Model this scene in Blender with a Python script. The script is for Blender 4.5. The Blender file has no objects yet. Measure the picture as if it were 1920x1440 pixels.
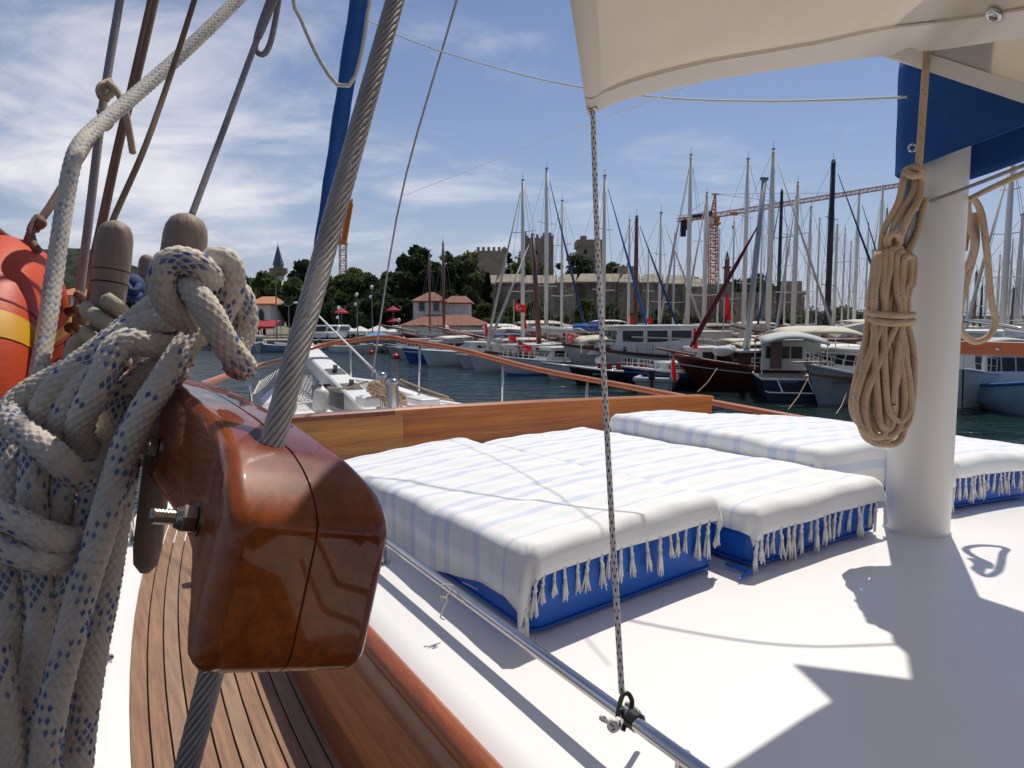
import bpy, bmesh, math, random
import numpy as np
from mathutils import Vector, Matrix, Quaternion
random.seed(7); RNG = np.random.default_rng(7)
sc = bpy.context.scene
COL = sc.collection
R = math.radians
# ------------------------------------------------------------------ camera, sky, sun, exposure
CZ = 3.6                                   # eye height above the water
FPX = 1333.0                               # focal length in pixels of a 1920 px wide frame
PITCH = math.atan(120 / FPX)
cam = bpy.data.cameras.new('camera'); cam.sensor_width = 36; cam.lens = 36 * FPX / 1920
cam.clip_start = 0.02; cam.clip_end = 9000
cam_o = bpy.data.objects.new('camera', cam); COL.objects.link(cam_o)
cam_o.location = (0, 0, CZ); cam_o.rotation_euler = (math.pi / 2 - PITCH, 0, 0)
sc.camera = cam_o
SUN_AZ, SUN_EL = R(25), R(60)              # azimuth measured from +Y towards +X
w = bpy.data.worlds.new('World'); sc.world = w; w.use_nodes = True
nt = w.node_tree; nt.nodes.clear()
def N(nt, t, **kw):
    n = nt.nodes.new(t)
    for k, v in kw.items(): setattr(n, k, v)
    return n
sky = N(nt, 'ShaderNodeTexSky', sky_type='NISHITA', sun_disc=False, sun_elevation=SUN_EL, sun_rotation=SUN_AZ,
        altitude=0, air_density=1.0, dust_density=0.15, ozone_density=3.0)
bg = N(nt, 'ShaderNodeBackground'); out = N(nt, 'ShaderNodeOutputWorld')
bg.inputs['Strength'].default_value = 0.071
tc = N(nt, 'ShaderNodeTexCoord'); sep = N(nt, 'ShaderNodeSeparateXYZ')
nt.links.new(tc.outputs['Generated'], sep.inputs[0])
def wmath(op, a, b=None, clamp=False):
    n = N(nt, 'ShaderNodeMath', operation=op, use_clamp=clamp)
    for i, v in enumerate((a, b)):
        if v is None: continue
        if isinstance(v, (int, float)): n.inputs[i].default_value = v
        else: nt.links.new(v, n.inputs[i])
    return n.outputs[0]
zz = wmath('ADD', wmath('MAXIMUM', sep.outputs['Z'], 0.0), 0.16)
cx = wmath('DIVIDE', sep.outputs['X'], zz); cy = wmath('DIVIDE', sep.outputs['Y'], zz)
cmb = N(nt, 'ShaderNodeCombineXYZ'); nt.links.new(cx, cmb.inputs[0]); nt.links.new(cy, cmb.inputs[1])
def wnoise(scale, detail, rough, seed, dist=0.0, sx=1, sy=1):
    mp = N(nt, 'ShaderNodeMapping'); nt.links.new(cmb.outputs[0], mp.inputs[0])
    mp.inputs['Location'].default_value = (seed * 3.17, seed * 1.71, seed); mp.inputs['Scale'].default_value = (sx, sy, 1)
    mp.inputs['Rotation'].default_value = (0, 0, 0.5)
    n = N(nt, 'ShaderNodeTexNoise'); n.inputs['Scale'].default_value = scale; n.inputs['Detail'].default_value = detail
    n.inputs['Roughness'].default_value = rough; n.inputs['Distortion'].default_value = dist
    nt.links.new(mp.outputs[0], n.inputs['Vector']); return n.outputs[0]
CLOUD_SEED = 13.2
big = wnoise(0.42, 2, 0.5, CLOUD_SEED); fine = wnoise(1.5, 10, 0.6, CLOUD_SEED + 5, 0.4, 1.0, 1.35)
mixn = wmath('ADD', wmath('MULTIPLY', big, 0.72), wmath('MULTIPLY', fine, 0.40))
ramp = N(nt, 'ShaderNodeValToRGB'); nt.links.new(mixn, ramp.inputs[0])
ramp.color_ramp.elements[0].position = 0.555; ramp.color_ramp.elements[0].color = (0, 0, 0, 1)
ramp.color_ramp.elements[1].position = 0.76; ramp.color_ramp.elements[1].color = (1, 1, 1, 1)
ramp.color_ramp.interpolation = 'EASE'
cm = wmath('MULTIPLY', ramp.outputs[0], wmath('MULTIPLY', sep.outputs['Z'], 9.0, True))
mixc = N(nt, 'ShaderNodeMix', data_type='RGBA'); nt.links.new(wmath('MULTIPLY', cm, 0.82), mixc.inputs[0])
tint = N(nt, 'ShaderNodeMix', data_type='RGBA', blend_type='MULTIPLY'); tint.inputs[0].default_value = 1.0
nt.links.new(sky.outputs[0], tint.inputs[6]); tint.inputs[7].default_value = (1.0, 0.92, 0.96, 1)
hz = wmath('POWER', 2.718, wmath('MULTIPLY', wmath('MAXIMUM', sep.outputs['Z'], 0.0), -6.5))
hmix = N(nt, 'ShaderNodeMix', data_type='RGBA'); nt.links.new(wmath('MULTIPLY', hz, 0.88), hmix.inputs[0]); nt.links.new(tint.outputs[2], hmix.inputs[6]); hmix.inputs[7].default_value = (4.2, 4.7, 6.4, 1)
nt.links.new(hmix.outputs[2], mixc.inputs[6]); mixc.inputs[7].default_value = (11.2, 10.8, 10.9, 1)
nt.links.new(mixc.outputs[2], bg.inputs[0]); nt.links.new(bg.outputs[0], out.inputs[0])
sun_dir = Vector((math.sin(SUN_AZ) * math.cos(SUN_EL), math.cos(SUN_AZ) * math.cos(SUN_EL), math.sin(SUN_EL)))
sl = bpy.data.lights.new('sun', 'SUN'); sl.energy = 3.3; sl.angle = R(0.53); sl.color = (1.0, 0.94, 0.85)
slo = bpy.data.objects.new('sun', sl); COL.objects.link(slo); slo.rotation_euler = sun_dir.to_track_quat('Z', 'Y').to_euler()
slo.location = (20, 30, 60)
sc.view_settings.view_transform = 'Standard'; sc.view_settings.look = 'None'
sc.view_settings.exposure = 0.32; sc.view_settings.gamma = 1.0
sc.cycles.use_denoising = True
sc.cycles.max_bounces = 8; sc.cycles.transparent_max_bounces = 12; sc.cycles.caustics_reflective = False; sc.cycles.caustics_refractive = False
# ------------------------------------------------------------------ places
cp, sp = math.cos(PITCH), math.sin(PITCH)
def P(px, py, d):
    """the point d metres ahead of the eye in the direction of a pixel of the photograph"""
    u = (px - 960) / FPX; v = (720 - py) / FPX
    k = d / (cp + sp * v)
    return Vector((u * k, d, CZ + (-sp + cp * v) * k))
HEAD = R(31); ch, sh = math.cos(HEAD), math.sin(HEAD); MX, MY = 1.71, 3.0
def B(s, l, z):
    """boat frame: s to starboard of the mast, l ahead of it, z relative to the eye"""
    return Vector((MX + s * ch - l * sh, MY + s * sh + l * ch, CZ + z))
# ------------------------------------------------------------------ materials
MATS = {}; PITCH_B = 0.72
def M(name, col, rough=0.5, metal=0.0, col2=None, scale=5.0, stretch=(1, 1, 1), rot=0.0, bump=0.0, bscale=60.0, coat=0.0,
      spec=0.5, ramp=(0.35, 0.65), detail=4.0, trans=0.0, attr=None, acol=None, sub=0.0, bstretch=None, dist=0.0, crough=0.05, trcol=None, fleck=None, grain=None):
    m = bpy.data.materials.new(name); m.use_nodes = True; t = m.node_tree; p = t.nodes['Principled BSDF']
    p.inputs['Roughness'].default_value = rough; p.inputs['Metallic'].default_value = metal
    p.inputs['Coat Weight'].default_value = coat; p.inputs['Coat Roughness'].default_value = crough
    p.inputs['Specular IOR Level'].default_value = spec
    c = col + (1,) if len(col) == 3 else col
    p.inputs['Base Color'].default_value = c
    tcn = N(t, 'ShaderNodeTexCoord')
    def vec(s, st):
        m1 = N(t, 'ShaderNodeMapping'); m1.inputs['Rotation'].default_value = (0, 0, rot); t.links.new(tcn.outputs['Object'], m1.inputs[0])
        m2 = N(t, 'ShaderNodeMapping'); m2.inputs['Scale'].default_value = st; t.links.new(m1.outputs[0], m2.inputs[0])
        return m2.outputs[0]
    src = None
    if col2 is not None:
        n = N(t, 'ShaderNodeTexNoise'); n.inputs['Scale'].default_value = scale; n.inputs['Detail'].default_value = detail; n.inputs['Roughness'].default_value = 0.6
        n.inputs['Distortion'].default_value = dist
        t.links.new(vec(scale, stretch), n.inputs['Vector'])
        rp = N(t, 'ShaderNodeValToRGB'); t.links.new(n.outputs[0], rp.inputs[0])
        rp.color_ramp.elements[0].position = ramp[0]; rp.color_ramp.elements[1].position = ramp[1]
        rp.color_ramp.elements[0].color = c; rp.color_ramp.elements[1].color = tuple(col2) + (1,)
        src = rp.outputs[0]
    if attr:
        a = N(t, 'ShaderNodeAttribute', attribute_name=attr); mx = N(t, 'ShaderNodeMix', data_type='RGBA')
        t.links.new(a.outputs['Fac'], mx.inputs[0])
        if src: t.links.new(src, mx.inputs[6])
        else: mx.inputs[6].default_value = c
        mx.inputs[7].default_value = tuple(acol) + (1,); src = mx.outputs[2]
    if grain:
        gs, gst, glo, ghi = grain
        n = N(t, 'ShaderNodeTexNoise'); n.inputs['Scale'].default_value = gs; n.inputs['Detail'].default_value = 8; n.inputs['Roughness'].default_value = 0.7; n.inputs['Distortion'].default_value = 0.3
        t.links.new(vec(1.0, gst), n.inputs['Vector']); gr_ = N(t, 'ShaderNodeMapRange'); t.links.new(n.outputs[0], gr_.inputs[0])
        gr_.inputs[1].default_value = 0.35; gr_.inputs[2].default_value = 0.65; gr_.inputs[3].default_value = glo; gr_.inputs[4].default_value = ghi
        mg = N(t, 'ShaderNodeMix', data_type='RGBA', blend_type='MULTIPLY'); mg.inputs[0].default_value = 1.0
        if src: t.links.new(src, mg.inputs[6])
        else: mg.inputs[6].default_value = c
        t.links.new(gr_.outputs[0], mg.inputs[7]); src = mg.outputs[2]
    if fleck:
        k_, kind = fleck; uv = N(t, 'ShaderNodeUVMap'); sx_ = N(t, 'ShaderNodeSeparateXYZ'); t.links.new(uv.outputs[0], sx_.inputs[0])
        def mt(op, a, b=None):
            n = N(t, 'ShaderNodeMath', operation=op)
            for i, v in enumerate((a, b)):
                if v is None: continue
                if isinstance(v, (int, float)): n.inputs[i].default_value = v
                else: t.links.new(v, n.inputs[i])
            return n.outputs[0]
        U, S = sx_.outputs[0], sx_.outputs[1]
        if kind == 'dot':
            row = mt('MULTIPLY', S, 2.9); fr = mt('FLOOR', row); fu = mt('FRACT', mt('ADD', mt('MULTIPLY', U, 4.0), mt('MULTIPLY', fr, 0.5)))
            f_ = mt('MULTIPLY', mt('LESS_THAN', mt('ABSOLUTE', mt('SUBTRACT', mt('FRACT', row), 0.5)), 0.24), mt('LESS_THAN', mt('ABSOLUTE', mt('SUBTRACT', fu, 0.5)), 0.17))
        else:
            a_ = mt('MULTIPLY', mt('ADD', U, mt('MULTIPLY', S, PITCH_B)), float(k_)); b_ = mt('MULTIPLY', mt('SUBTRACT', U, mt('MULTIPLY', S, PITCH_B)), float(k_))
            ia, ib = mt('FLOOR', a_), mt('FLOOR', b_)
            ev = mt('LESS_THAN', mt('FLOORED_MODULO', mt('ADD', ia, ib), 2.0), 0.5); st = mt('LESS_THAN', mt('FLOORED_MODULO', ia, float(k_)), 2.5 if kind == 'braid' else 0.5)
            ins = mt('MULTIPLY', mt('LESS_THAN', mt('ABSOLUTE', mt('SUBTRACT', mt('FRACT', a_), 0.5)), 0.36), mt('LESS_THAN', mt('ABSOLUTE', mt('SUBTRACT', mt('FRACT', b_), 0.5)), 0.36))
            wc = N(t, 'ShaderNodeCombineXYZ'); t.links.new(ia, wc.inputs[0]); t.links.new(ib, wc.inputs[1]); wn_ = N(t, 'ShaderNodeTexWhiteNoise', noise_dimensions='2D'); t.links.new(wc.outputs[0], wn_.inputs['Vector'])
            hit = mt('MULTIPLY', ev, st)
            if kind == 'braid': hit = mt('MAXIMUM', hit, mt('MULTIPLY', mt('SUBTRACT', 1.0, ev), mt('LESS_THAN', mt('FLOORED_MODULO', mt('ADD', ib, 4.0), float(k_)), 1.5)))
            f_ = mt('MULTIPLY', mt('MULTIPLY', hit, ins), mt('MULTIPLY', mt('GREATER_THAN', wn_.outputs[0], 0.15), mt('ADD', mt('MULTIPLY', wn_.outputs[0], 0.35), 0.65)))
        mx = N(t, 'ShaderNodeMix', data_type='RGBA'); t.links.new(f_, mx.inputs[0])
        if src: t.links.new(src, mx.inputs[6])
        else: mx.inputs[6].default_value = c
        mx.inputs[7].default_value = tuple(acol) + (1,); src = mx.outputs[2]
    if src: t.links.new(src, p.inputs['Base Color'])
    if bump:
        n = N(t, 'ShaderNodeTexNoise'); n.inputs['Scale'].default_value = bscale; n.inputs['Detail'].default_value = 5
        t.links.new(vec(1.0, bstretch or (1, 1, 1)), n.inputs['Vector'])
        b = N(t, 'ShaderNodeBump'); b.inputs['Strength'].default_value = bump; b.inputs['Distance'].default_value = 0.01
        t.links.new(n.outputs[0], b.inputs['Height']); t.links.new(b.outputs[0], p.inputs['Normal'])
    if trans:
        tr = N(t, 'ShaderNodeBsdfTranslucent'); tr.inputs[0].default_value = tuple(trcol or col[:3]) + (1,)
        mxs = N(t, 'ShaderNodeMixShader'); mxs.inputs[0].default_value = trans
        o = t.nodes['Material Output']; t.links.new(p.outputs[0], mxs.inputs[1]); t.links.new(tr.outputs[0], mxs.inputs[2]); t.links.new(mxs.outputs[0], o.inputs[0])
        if src: t.links.new(src, tr.inputs[0])
    MATS[name] = m
    return m
M('gelcoat', (0.875, 0.855, 0.82), 0.32, coat=0.25, crough=0.2, col2=(0.835, 0.82, 0.79), scale=1.2, bump=0.015, bscale=30)
M('white_paint', (0.78, 0.78, 0.76), 0.4, coat=0.2, col2=(0.70, 0.70, 0.67), scale=1.5)
M('mast_paint', (0.74, 0.71, 0.655), 0.38, coat=0.2, col2=(0.68, 0.655, 0.61), scale=1.4, stretch=(1, 1, 0.25), crough=0.25)
HR = -HEAD
M('varnish_board', (0.58, 0.20, 0.042), 0.4, grain=(7, (0.6, 8, 14), 0.72, 1.1), spec=0.3, col2=(0.36, 0.10, 0.02), scale=1.7, stretch=(0.35, 5.5, 9), rot=HR, coat=0.28, crough=0.15, ramp=(0.38, 0.66), bump=0.02, bscale=90, dist=0.6)
M('varnish_board_pale', (0.66, 0.29, 0.07), 0.4, grain=(7, (0.6, 8, 14), 0.72, 1.1), spec=0.3, col2=(0.36, 0.13, 0.03), scale=1.7, stretch=(0.35, 5.5, 10), rot=HR, coat=0.28, crough=0.15, ramp=(0.35, 0.7), dist=0.6)
M('varnish_rail', (0.42, 0.115, 0.03), 0.38, spec=0.3, col2=(0.30, 0.085, 0.026), scale=2.2, stretch=(4, 0.6, 4), rot=HR, coat=0.35, crough=0.12)
M('varnish_dark', (0.15, 0.022, 0.004), 0.4, spec=0.12, grain=(13, (9, 0.3, 9), 0.6, 1.12), col2=(0.52, 0.135, 0.015), scale=2.2, stretch=(2.2, 0.35, 1.3), rot=HR, coat=0.62, ramp=(0.44, 0.76), detail=2, crough=0.03, dist=0.4)
M('varnish_side', (0.33, 0.08, 0.015), 0.4, col2=(0.42, 0.135, 0.03), scale=2.0, stretch=(7, 0.5, 5), rot=HR, coat=0.3, spec=0.3, dist=0.4, grain=(8, (6, 0.5, 8), 0.6, 1.1))
M('varnish_side_dark', (0.21, 0.042, 0.009), 0.4, col2=(0.25, 0.062, 0.015), scale=2.0, stretch=(7, 0.5, 5), rot=HR, coat=0.3, spec=0.3, dist=0.4, grain=(8, (6, 0.5, 8), 0.6, 1.1))
M('varnish_mould', (0.34, 0.085, 0.018), 0.4, col2=(0.24, 0.055, 0.012), scale=2.2, stretch=(4, 0.6, 4), rot=HR, coat=0.3, crough=0.2, spec=0.3, grain=(10, (6, 0.6, 6), 0.7, 1.1))
M('teak_deck', (0.33, 0.18, 0.10), 0.6, col2=(0.23, 0.118, 0.06), scale=3, stretch=(14, 0.7, 6), rot=HR, ramp=(0.3, 0.75), bump=0.1, bscale=40, bstretch=(8, 0.6, 4), grain=(6, (10, 0.6, 6), 0.65, 1.1))
M('teak_deck_pale', (0.36, 0.22, 0.135), 0.6, col2=(0.25, 0.145, 0.085), scale=3, stretch=(14, 0.7, 6), rot=HR, ramp=(0.3, 0.75), bump=0.1, bscale=40, bstretch=(8, 0.6, 4), grain=(6, (10, 0.6, 6), 0.7, 1.1))
M('caulk', (0.02, 0.016, 0.014), 0.8)
M('gap_dark', (0.012, 0.006, 0.003), 0.8)
M('pin_wood', (0.27, 0.20, 0.15), 0.62, col2=(0.17, 0.12, 0.085), scale=9, stretch=(5, 5, 0.7), bump=0.25, bscale=160, bstretch=(1, 1, 0.15), ramp=(0.3, 0.75))
M('stainless', (0.62, 0.61, 0.60), 0.16, 1.0, col2=(0.52, 0.51, 0.5), scale=4, bump=0.01, bscale=200)
M('wire', (0.37, 0.34, 0.32), 0.42, 0.6, col2=(0.28, 0.255, 0.24), scale=14)
M('bolt', (0.34, 0.30, 0.23), 0.28, 1.0, col2=(0.22, 0.17, 0.12), scale=40, ramp=(0.45, 0.75))
M('vinyl_blue', (0.005, 0.11, 0.52), 0.5, col2=(0.005, 0.095, 0.46), scale=6, bump=0.08, bscale=300)
M('canvas', (0.78, 0.72, 0.64), 0.8, col2=(0.74, 0.68, 0.60), scale=3, trans=0.42, bump=0.06, bscale=500, trcol=(0.7, 0.6, 0.48))
M('canvas_thin', (0.76, 0.70, 0.60), 0.8, col2=(0.73, 0.67, 0.57), scale=3, trans=0.6, trcol=(0.8, 0.7, 0.55))
M('canvas_hem', (0.72, 0.66, 0.59), 0.8, trans=0.12, bump=0.06, bscale=500, trcol=(0.7, 0.6, 0.48))
M('canvas_blue', (0.008, 0.085, 0.33), 0.75, col2=(0.007, 0.07, 0.27), scale=4, bump=0.1, bscale=400, trans=0.12, trcol=(0.008, 0.1, 0.42))
M('rope_cream', (0.66, 0.585, 0.49), 0.8, col2=(0.52, 0.45, 0.365), scale=6, fleck=(11, 'braid'), acol=(0.03, 0.095, 0.27), bump=0.25, bscale=900)
M('rope_cream_thin', (0.66, 0.60, 0.50), 0.8, col2=(0.54, 0.48, 0.39), scale=9, fleck=(9, 'braid'), acol=(0.22, 0.30, 0.42), bump=0.2, bscale=900)
M('rope_tan', (0.52, 0.38, 0.25), 0.85, col2=(0.43, 0.30, 0.19), scale=7, fleck=(8, 'thin'), acol=(0.33, 0.14, 0.09), bump=0.2, bscale=700)
M('rope_brown', (0.26, 0.155, 0.10), 0.85, col2=(0.18, 0.10, 0.065), scale=10, fleck=(7, 'thin'), acol=(0.30, 0.2, 0.14), bump=0.2, bscale=700)
M('rope_grey', (0.30, 0.275, 0.26), 0.8, col2=(0.22, 0.2, 0.19), scale=10, fleck=(7, 'thin'), acol=(0.34, 0.31, 0.29))
M('rope_olive', (0.42, 0.38, 0.28), 0.85, col2=(0.34, 0.30, 0.21), scale=10, fleck=(9, 'thin'), acol=(0.14, 0.24, 0.16))
M('cord_dot', (0.72, 0.68, 0.63), 0.7, fleck=(8, 'dot'), acol=(0.006, 0.006, 0.007))
M('cord_white', (0.72, 0.70, 0.66), 0.7)
M('cotton', (0.80, 0.79, 0.76), 0.9, col2=(0.72, 0.71, 0.68), scale=40, bump=0.2, bscale=900)
M('orange_ring', (0.62, 0.072, 0.012), 0.5, col2=(0.52, 0.055, 0.012), scale=8, spec=0.3, bump=0.05, bscale=120)
M('yellow_tape', (0.72, 0.36, 0.008), 0.45)
M('black_plastic', (0.012, 0.012, 0.013), 0.4)
M('dark_metal', (0.10, 0.10, 0.10), 0.45, 0.6)
M('glass', (0.018, 0.022, 0.025), 0.12, spec=0.35)
M('fender_white', (0.66, 0.64, 0.58), 0.45, col2=(0.55, 0.53, 0.47), scale=12)
M('fender_grey', (0.33, 0.31, 0.28), 0.6)
M('brown_tarp', (0.17, 0.12, 0.10), 0.7)
# striped cotton of the bed covers: bands across the cloth, read from its own length coordinate
def towel_mat():
    m = bpy.data.materials.new('towel_stripe'); m.use_nodes = True; t = m.node_tree; p = t.nodes['Principled BSDF']
    p.inputs['Roughness'].default_value = 0.9; p.inputs['Sheen Weight'].default_value = 0.15
    uv = N(t, 'ShaderNodeUVMap'); s = N(t, 'ShaderNodeSeparateXYZ'); t.links.new(uv.outputs[0], s.inputs[0])
    d = N(t, 'ShaderNodeMath', operation='DIVIDE'); d.inputs[1].default_value = 0.56; t.links.new(s.outputs[1], d.inputs[0])
    f = N(t, 'ShaderNodeMath', operation='FRACT'); t.links.new(d.outputs[0], f.inputs[0])
    rp = N(t, 'ShaderNodeValToRGB'); t.links.new(f.outputs[0], rp.inputs[0]); cr = rp.color_ramp; cr.interpolation = 'CONSTANT'
    W, BL, MI = (0.78, 0.775, 0.755, 1), (0.61, 0.655, 0.755, 1), (0.70, 0.755, 0.74, 1)
    st = [(0, W), (0.10, BL), (0.18, W), (0.29, BL), (0.38, W), (0.49, MI), (0.57, W), (0.70, BL), (0.78, W), (0.88, MI), (0.93, W)]
    cr.elements[0].color = W; cr.elements[0].position = 0; cr.elements[1].position = st[1][0]; cr.elements[1].color = st[1][1]
    for pos, c in st[2:]:
        e = cr.elements.new(pos); e.color = c
    rp2 = N(t, 'ShaderNodeMath', operation='GREATER_THAN'); t.links.new(s.outputs[1], rp2.inputs[0]); rp2.inputs[1].default_value = 0.20
    mx = N(t, 'ShaderNodeMix', data_type='RGBA'); t.links.new(rp2.outputs[0], mx.inputs[0]); mx.inputs[6].default_value = W; t.links.new(rp.outputs[0], mx.inputs[7])
    t.links.new(mx.outputs[2], p.inputs['Base Color'])
    wv = N(t, 'ShaderNodeTexNoise'); wv.inputs['Scale'].default_value = 220; t.links.new(uv.outputs[0], wv.inputs['Vector'])
    b = N(t, 'ShaderNodeBump'); b.inputs['Strength'].default_value = 0.25; b.inputs['Distance'].default_value = 0.004; t.links.new(wv.outputs[0], b.inputs['Height']); t.links.new(b.outputs[0], p.inputs['Normal'])
    MATS['towel_stripe'] = m
towel_mat()
# far things
M('hull_white', (0.68, 0.675, 0.65), 0.4, col2=(0.54, 0.54, 0.52), scale=0.8, coat=0.2)
M('hull_grey', (0.33, 0.35, 0.345), 0.4, col2=(0.25, 0.27, 0.265), scale=0.8, coat=0.2)
M('hull_navy', (0.010, 0.015, 0.045), 0.4, spec=0.3)
M('hull_blue', (0.02, 0.11, 0.38), 0.4, col2=(0.03, 0.09, 0.28), scale=1)
M('hull_lightblue', (0.26, 0.36, 0.45), 0.4, col2=(0.2, 0.29, 0.37), scale=1)
M('hull_maroon', (0.055, 0.012, 0.009), 0.4, col2=(0.085, 0.02, 0.013), scale=1.5, coat=0.15, spec=0.3)
M('hull_black', (0.016, 0.016, 0.017), 0.45, spec=0.3)
M('boat_wood', (0.26, 0.085, 0.035), 0.4, col2=(0.17, 0.05, 0.02), scale=3, coat=0.5)
M('boat_deck', (0.42, 0.33, 0.25), 0.7, col2=(0.33, 0.25, 0.18), scale=2)
M('alu_white', (0.76, 0.73, 0.66), 0.4, coat=0.1)
M('alu_grey', (0.36, 0.38, 0.40), 0.4, 0.3)
M('mast_black', (0.02, 0.022, 0.03), 0.4)
M('mast_brown', (0.16, 0.045, 0.02), 0.4, coat=0.3)
M('sail_cream', (0.62, 0.58, 0.50), 0.8, col2=(0.52, 0.48, 0.41), scale=2)
M('sail_white', (0.72, 0.71, 0.68), 0.8, col2=(0.6, 0.59, 0.56), scale=2)
M('sail_maroon', (0.15, 0.012, 0.018), 0.8)
M('sail_navy', (0.02, 0.05, 0.14), 0.8)
M('sail_blue', (0.01, 0.12, 0.42), 0.8)
M('canopy_cream', (0.70, 0.66, 0.50), 0.8, trans=0.2, trcol=(0.6, 0.55, 0.4))
M('canopy_grey', (0.42, 0.43, 0.42), 0.7)
M('flag_red', (0.62, 0.012, 0.018), 0.7, trans=0.3, trcol=(0.7, 0.02, 0.02))
M('flag_white', (0.8, 0.8, 0.8), 0.7)
M('stone', (0.46, 0.37, 0.265), 0.9, col2=(0.27, 0.205, 0.145), scale=0.9, bump=0.6, bscale=2.2, ramp=(0.3, 0.7))
M('stone_pale', (0.33, 0.285, 0.21), 0.9, col2=(0.21, 0.17, 0.12), scale=0.9, bump=0.4, bscale=2.5)
M('stone_wall', (0.44, 0.345, 0.25), 0.9, col2=(0.20, 0.15, 0.105), scale=0.22, stretch=(1.4, 1, 0.45), bump=0.8, bscale=1.3, ramp=(0.4, 0.62), detail=9, grain=(0.9, (1, 1, 2.2), 0.55, 1.25))
M('plaster', (0.80, 0.77, 0.71), 0.8, col2=(0.72, 0.68, 0.62), scale=0.8)
M('roof_tile', (0.26, 0.095, 0.06), 0.85, col2=(0.16, 0.055, 0.036), scale=1.6, bump=0.5, bscale=3)
M('roof_orange', (0.56, 0.23, 0.10), 0.85, col2=(0.4, 0.15, 0.07), scale=1.6)
M('awning_red', (0.42, 0.03, 0.05), 0.8, trans=0.2, trcol=(0.5, 0.03, 0.04))
M('tent_white', (0.80, 0.80, 0.77), 0.8, trans=0.25, trcol=(0.7, 0.7, 0.66))
M('tent_blue', (0.10, 0.33, 0.60), 0.8, trans=0.25, trcol=(0.12, 0.4, 0.7))
M('lead', (0.13, 0.145, 0.17), 0.6)
M('crane_orange', (0.75, 0.27, 0.045), 0.5, col2=(0.62, 0.2, 0.035), scale=0.6)
M('crane_pale', (0.60, 0.42, 0.30), 0.5)
M('lamp_grey', (0.22, 0.23, 0.23), 0.5, 0.3)
M('lamp_globe', (0.8, 0.8, 0.78), 0.3)
M('quay', (0.32, 0.29, 0.26), 0.85, col2=(0.24, 0.22, 0.2), scale=1)
M('ground', (0.20, 0.17, 0.12), 0.95, col2=(0.10, 0.10, 0.05), scale=0.12)
M('hill', (0.016, 0.022, 0.012), 0.95, col2=(0.075, 0.068, 0.05), scale=0.06, detail=12, ramp=(0.45, 0.75), bump=1.0, bscale=0.2, spec=0.1)
M('trunk', (0.09, 0.06, 0.045), 0.9)
M('car_white', (0.75, 0.75, 0.75), 0.3, coat=0.4)
M('car_silver', (0.42, 0.43, 0.44), 0.35, 0.4, coat=0.4)
M('tyre', (0.015, 0.015, 0.015), 0.8)
M('buoy_red', (0.62, 0.06, 0.05), 0.5)
for nm, a, b in (('leaf_green', (0.15, 0.19, 0.055), (0.075, 0.105, 0.03)), ('leaf_dark', (0.065, 0.09, 0.035), (0.03, 0.048, 0.018)),
                 ('leaf_olive', (0.15, 0.165, 0.06), (0.075, 0.09, 0.035)), ('leaf_cypress', (0.03, 0.045, 0.02), (0.016, 0.026, 0.012)),
                 ('leaf_scrub', (0.125, 0.14, 0.05), (0.06, 0.08, 0.028))):
    M(nm, a, 0.75, col2=b, scale=0.5, trans=0.32, spec=0.2)
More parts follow.
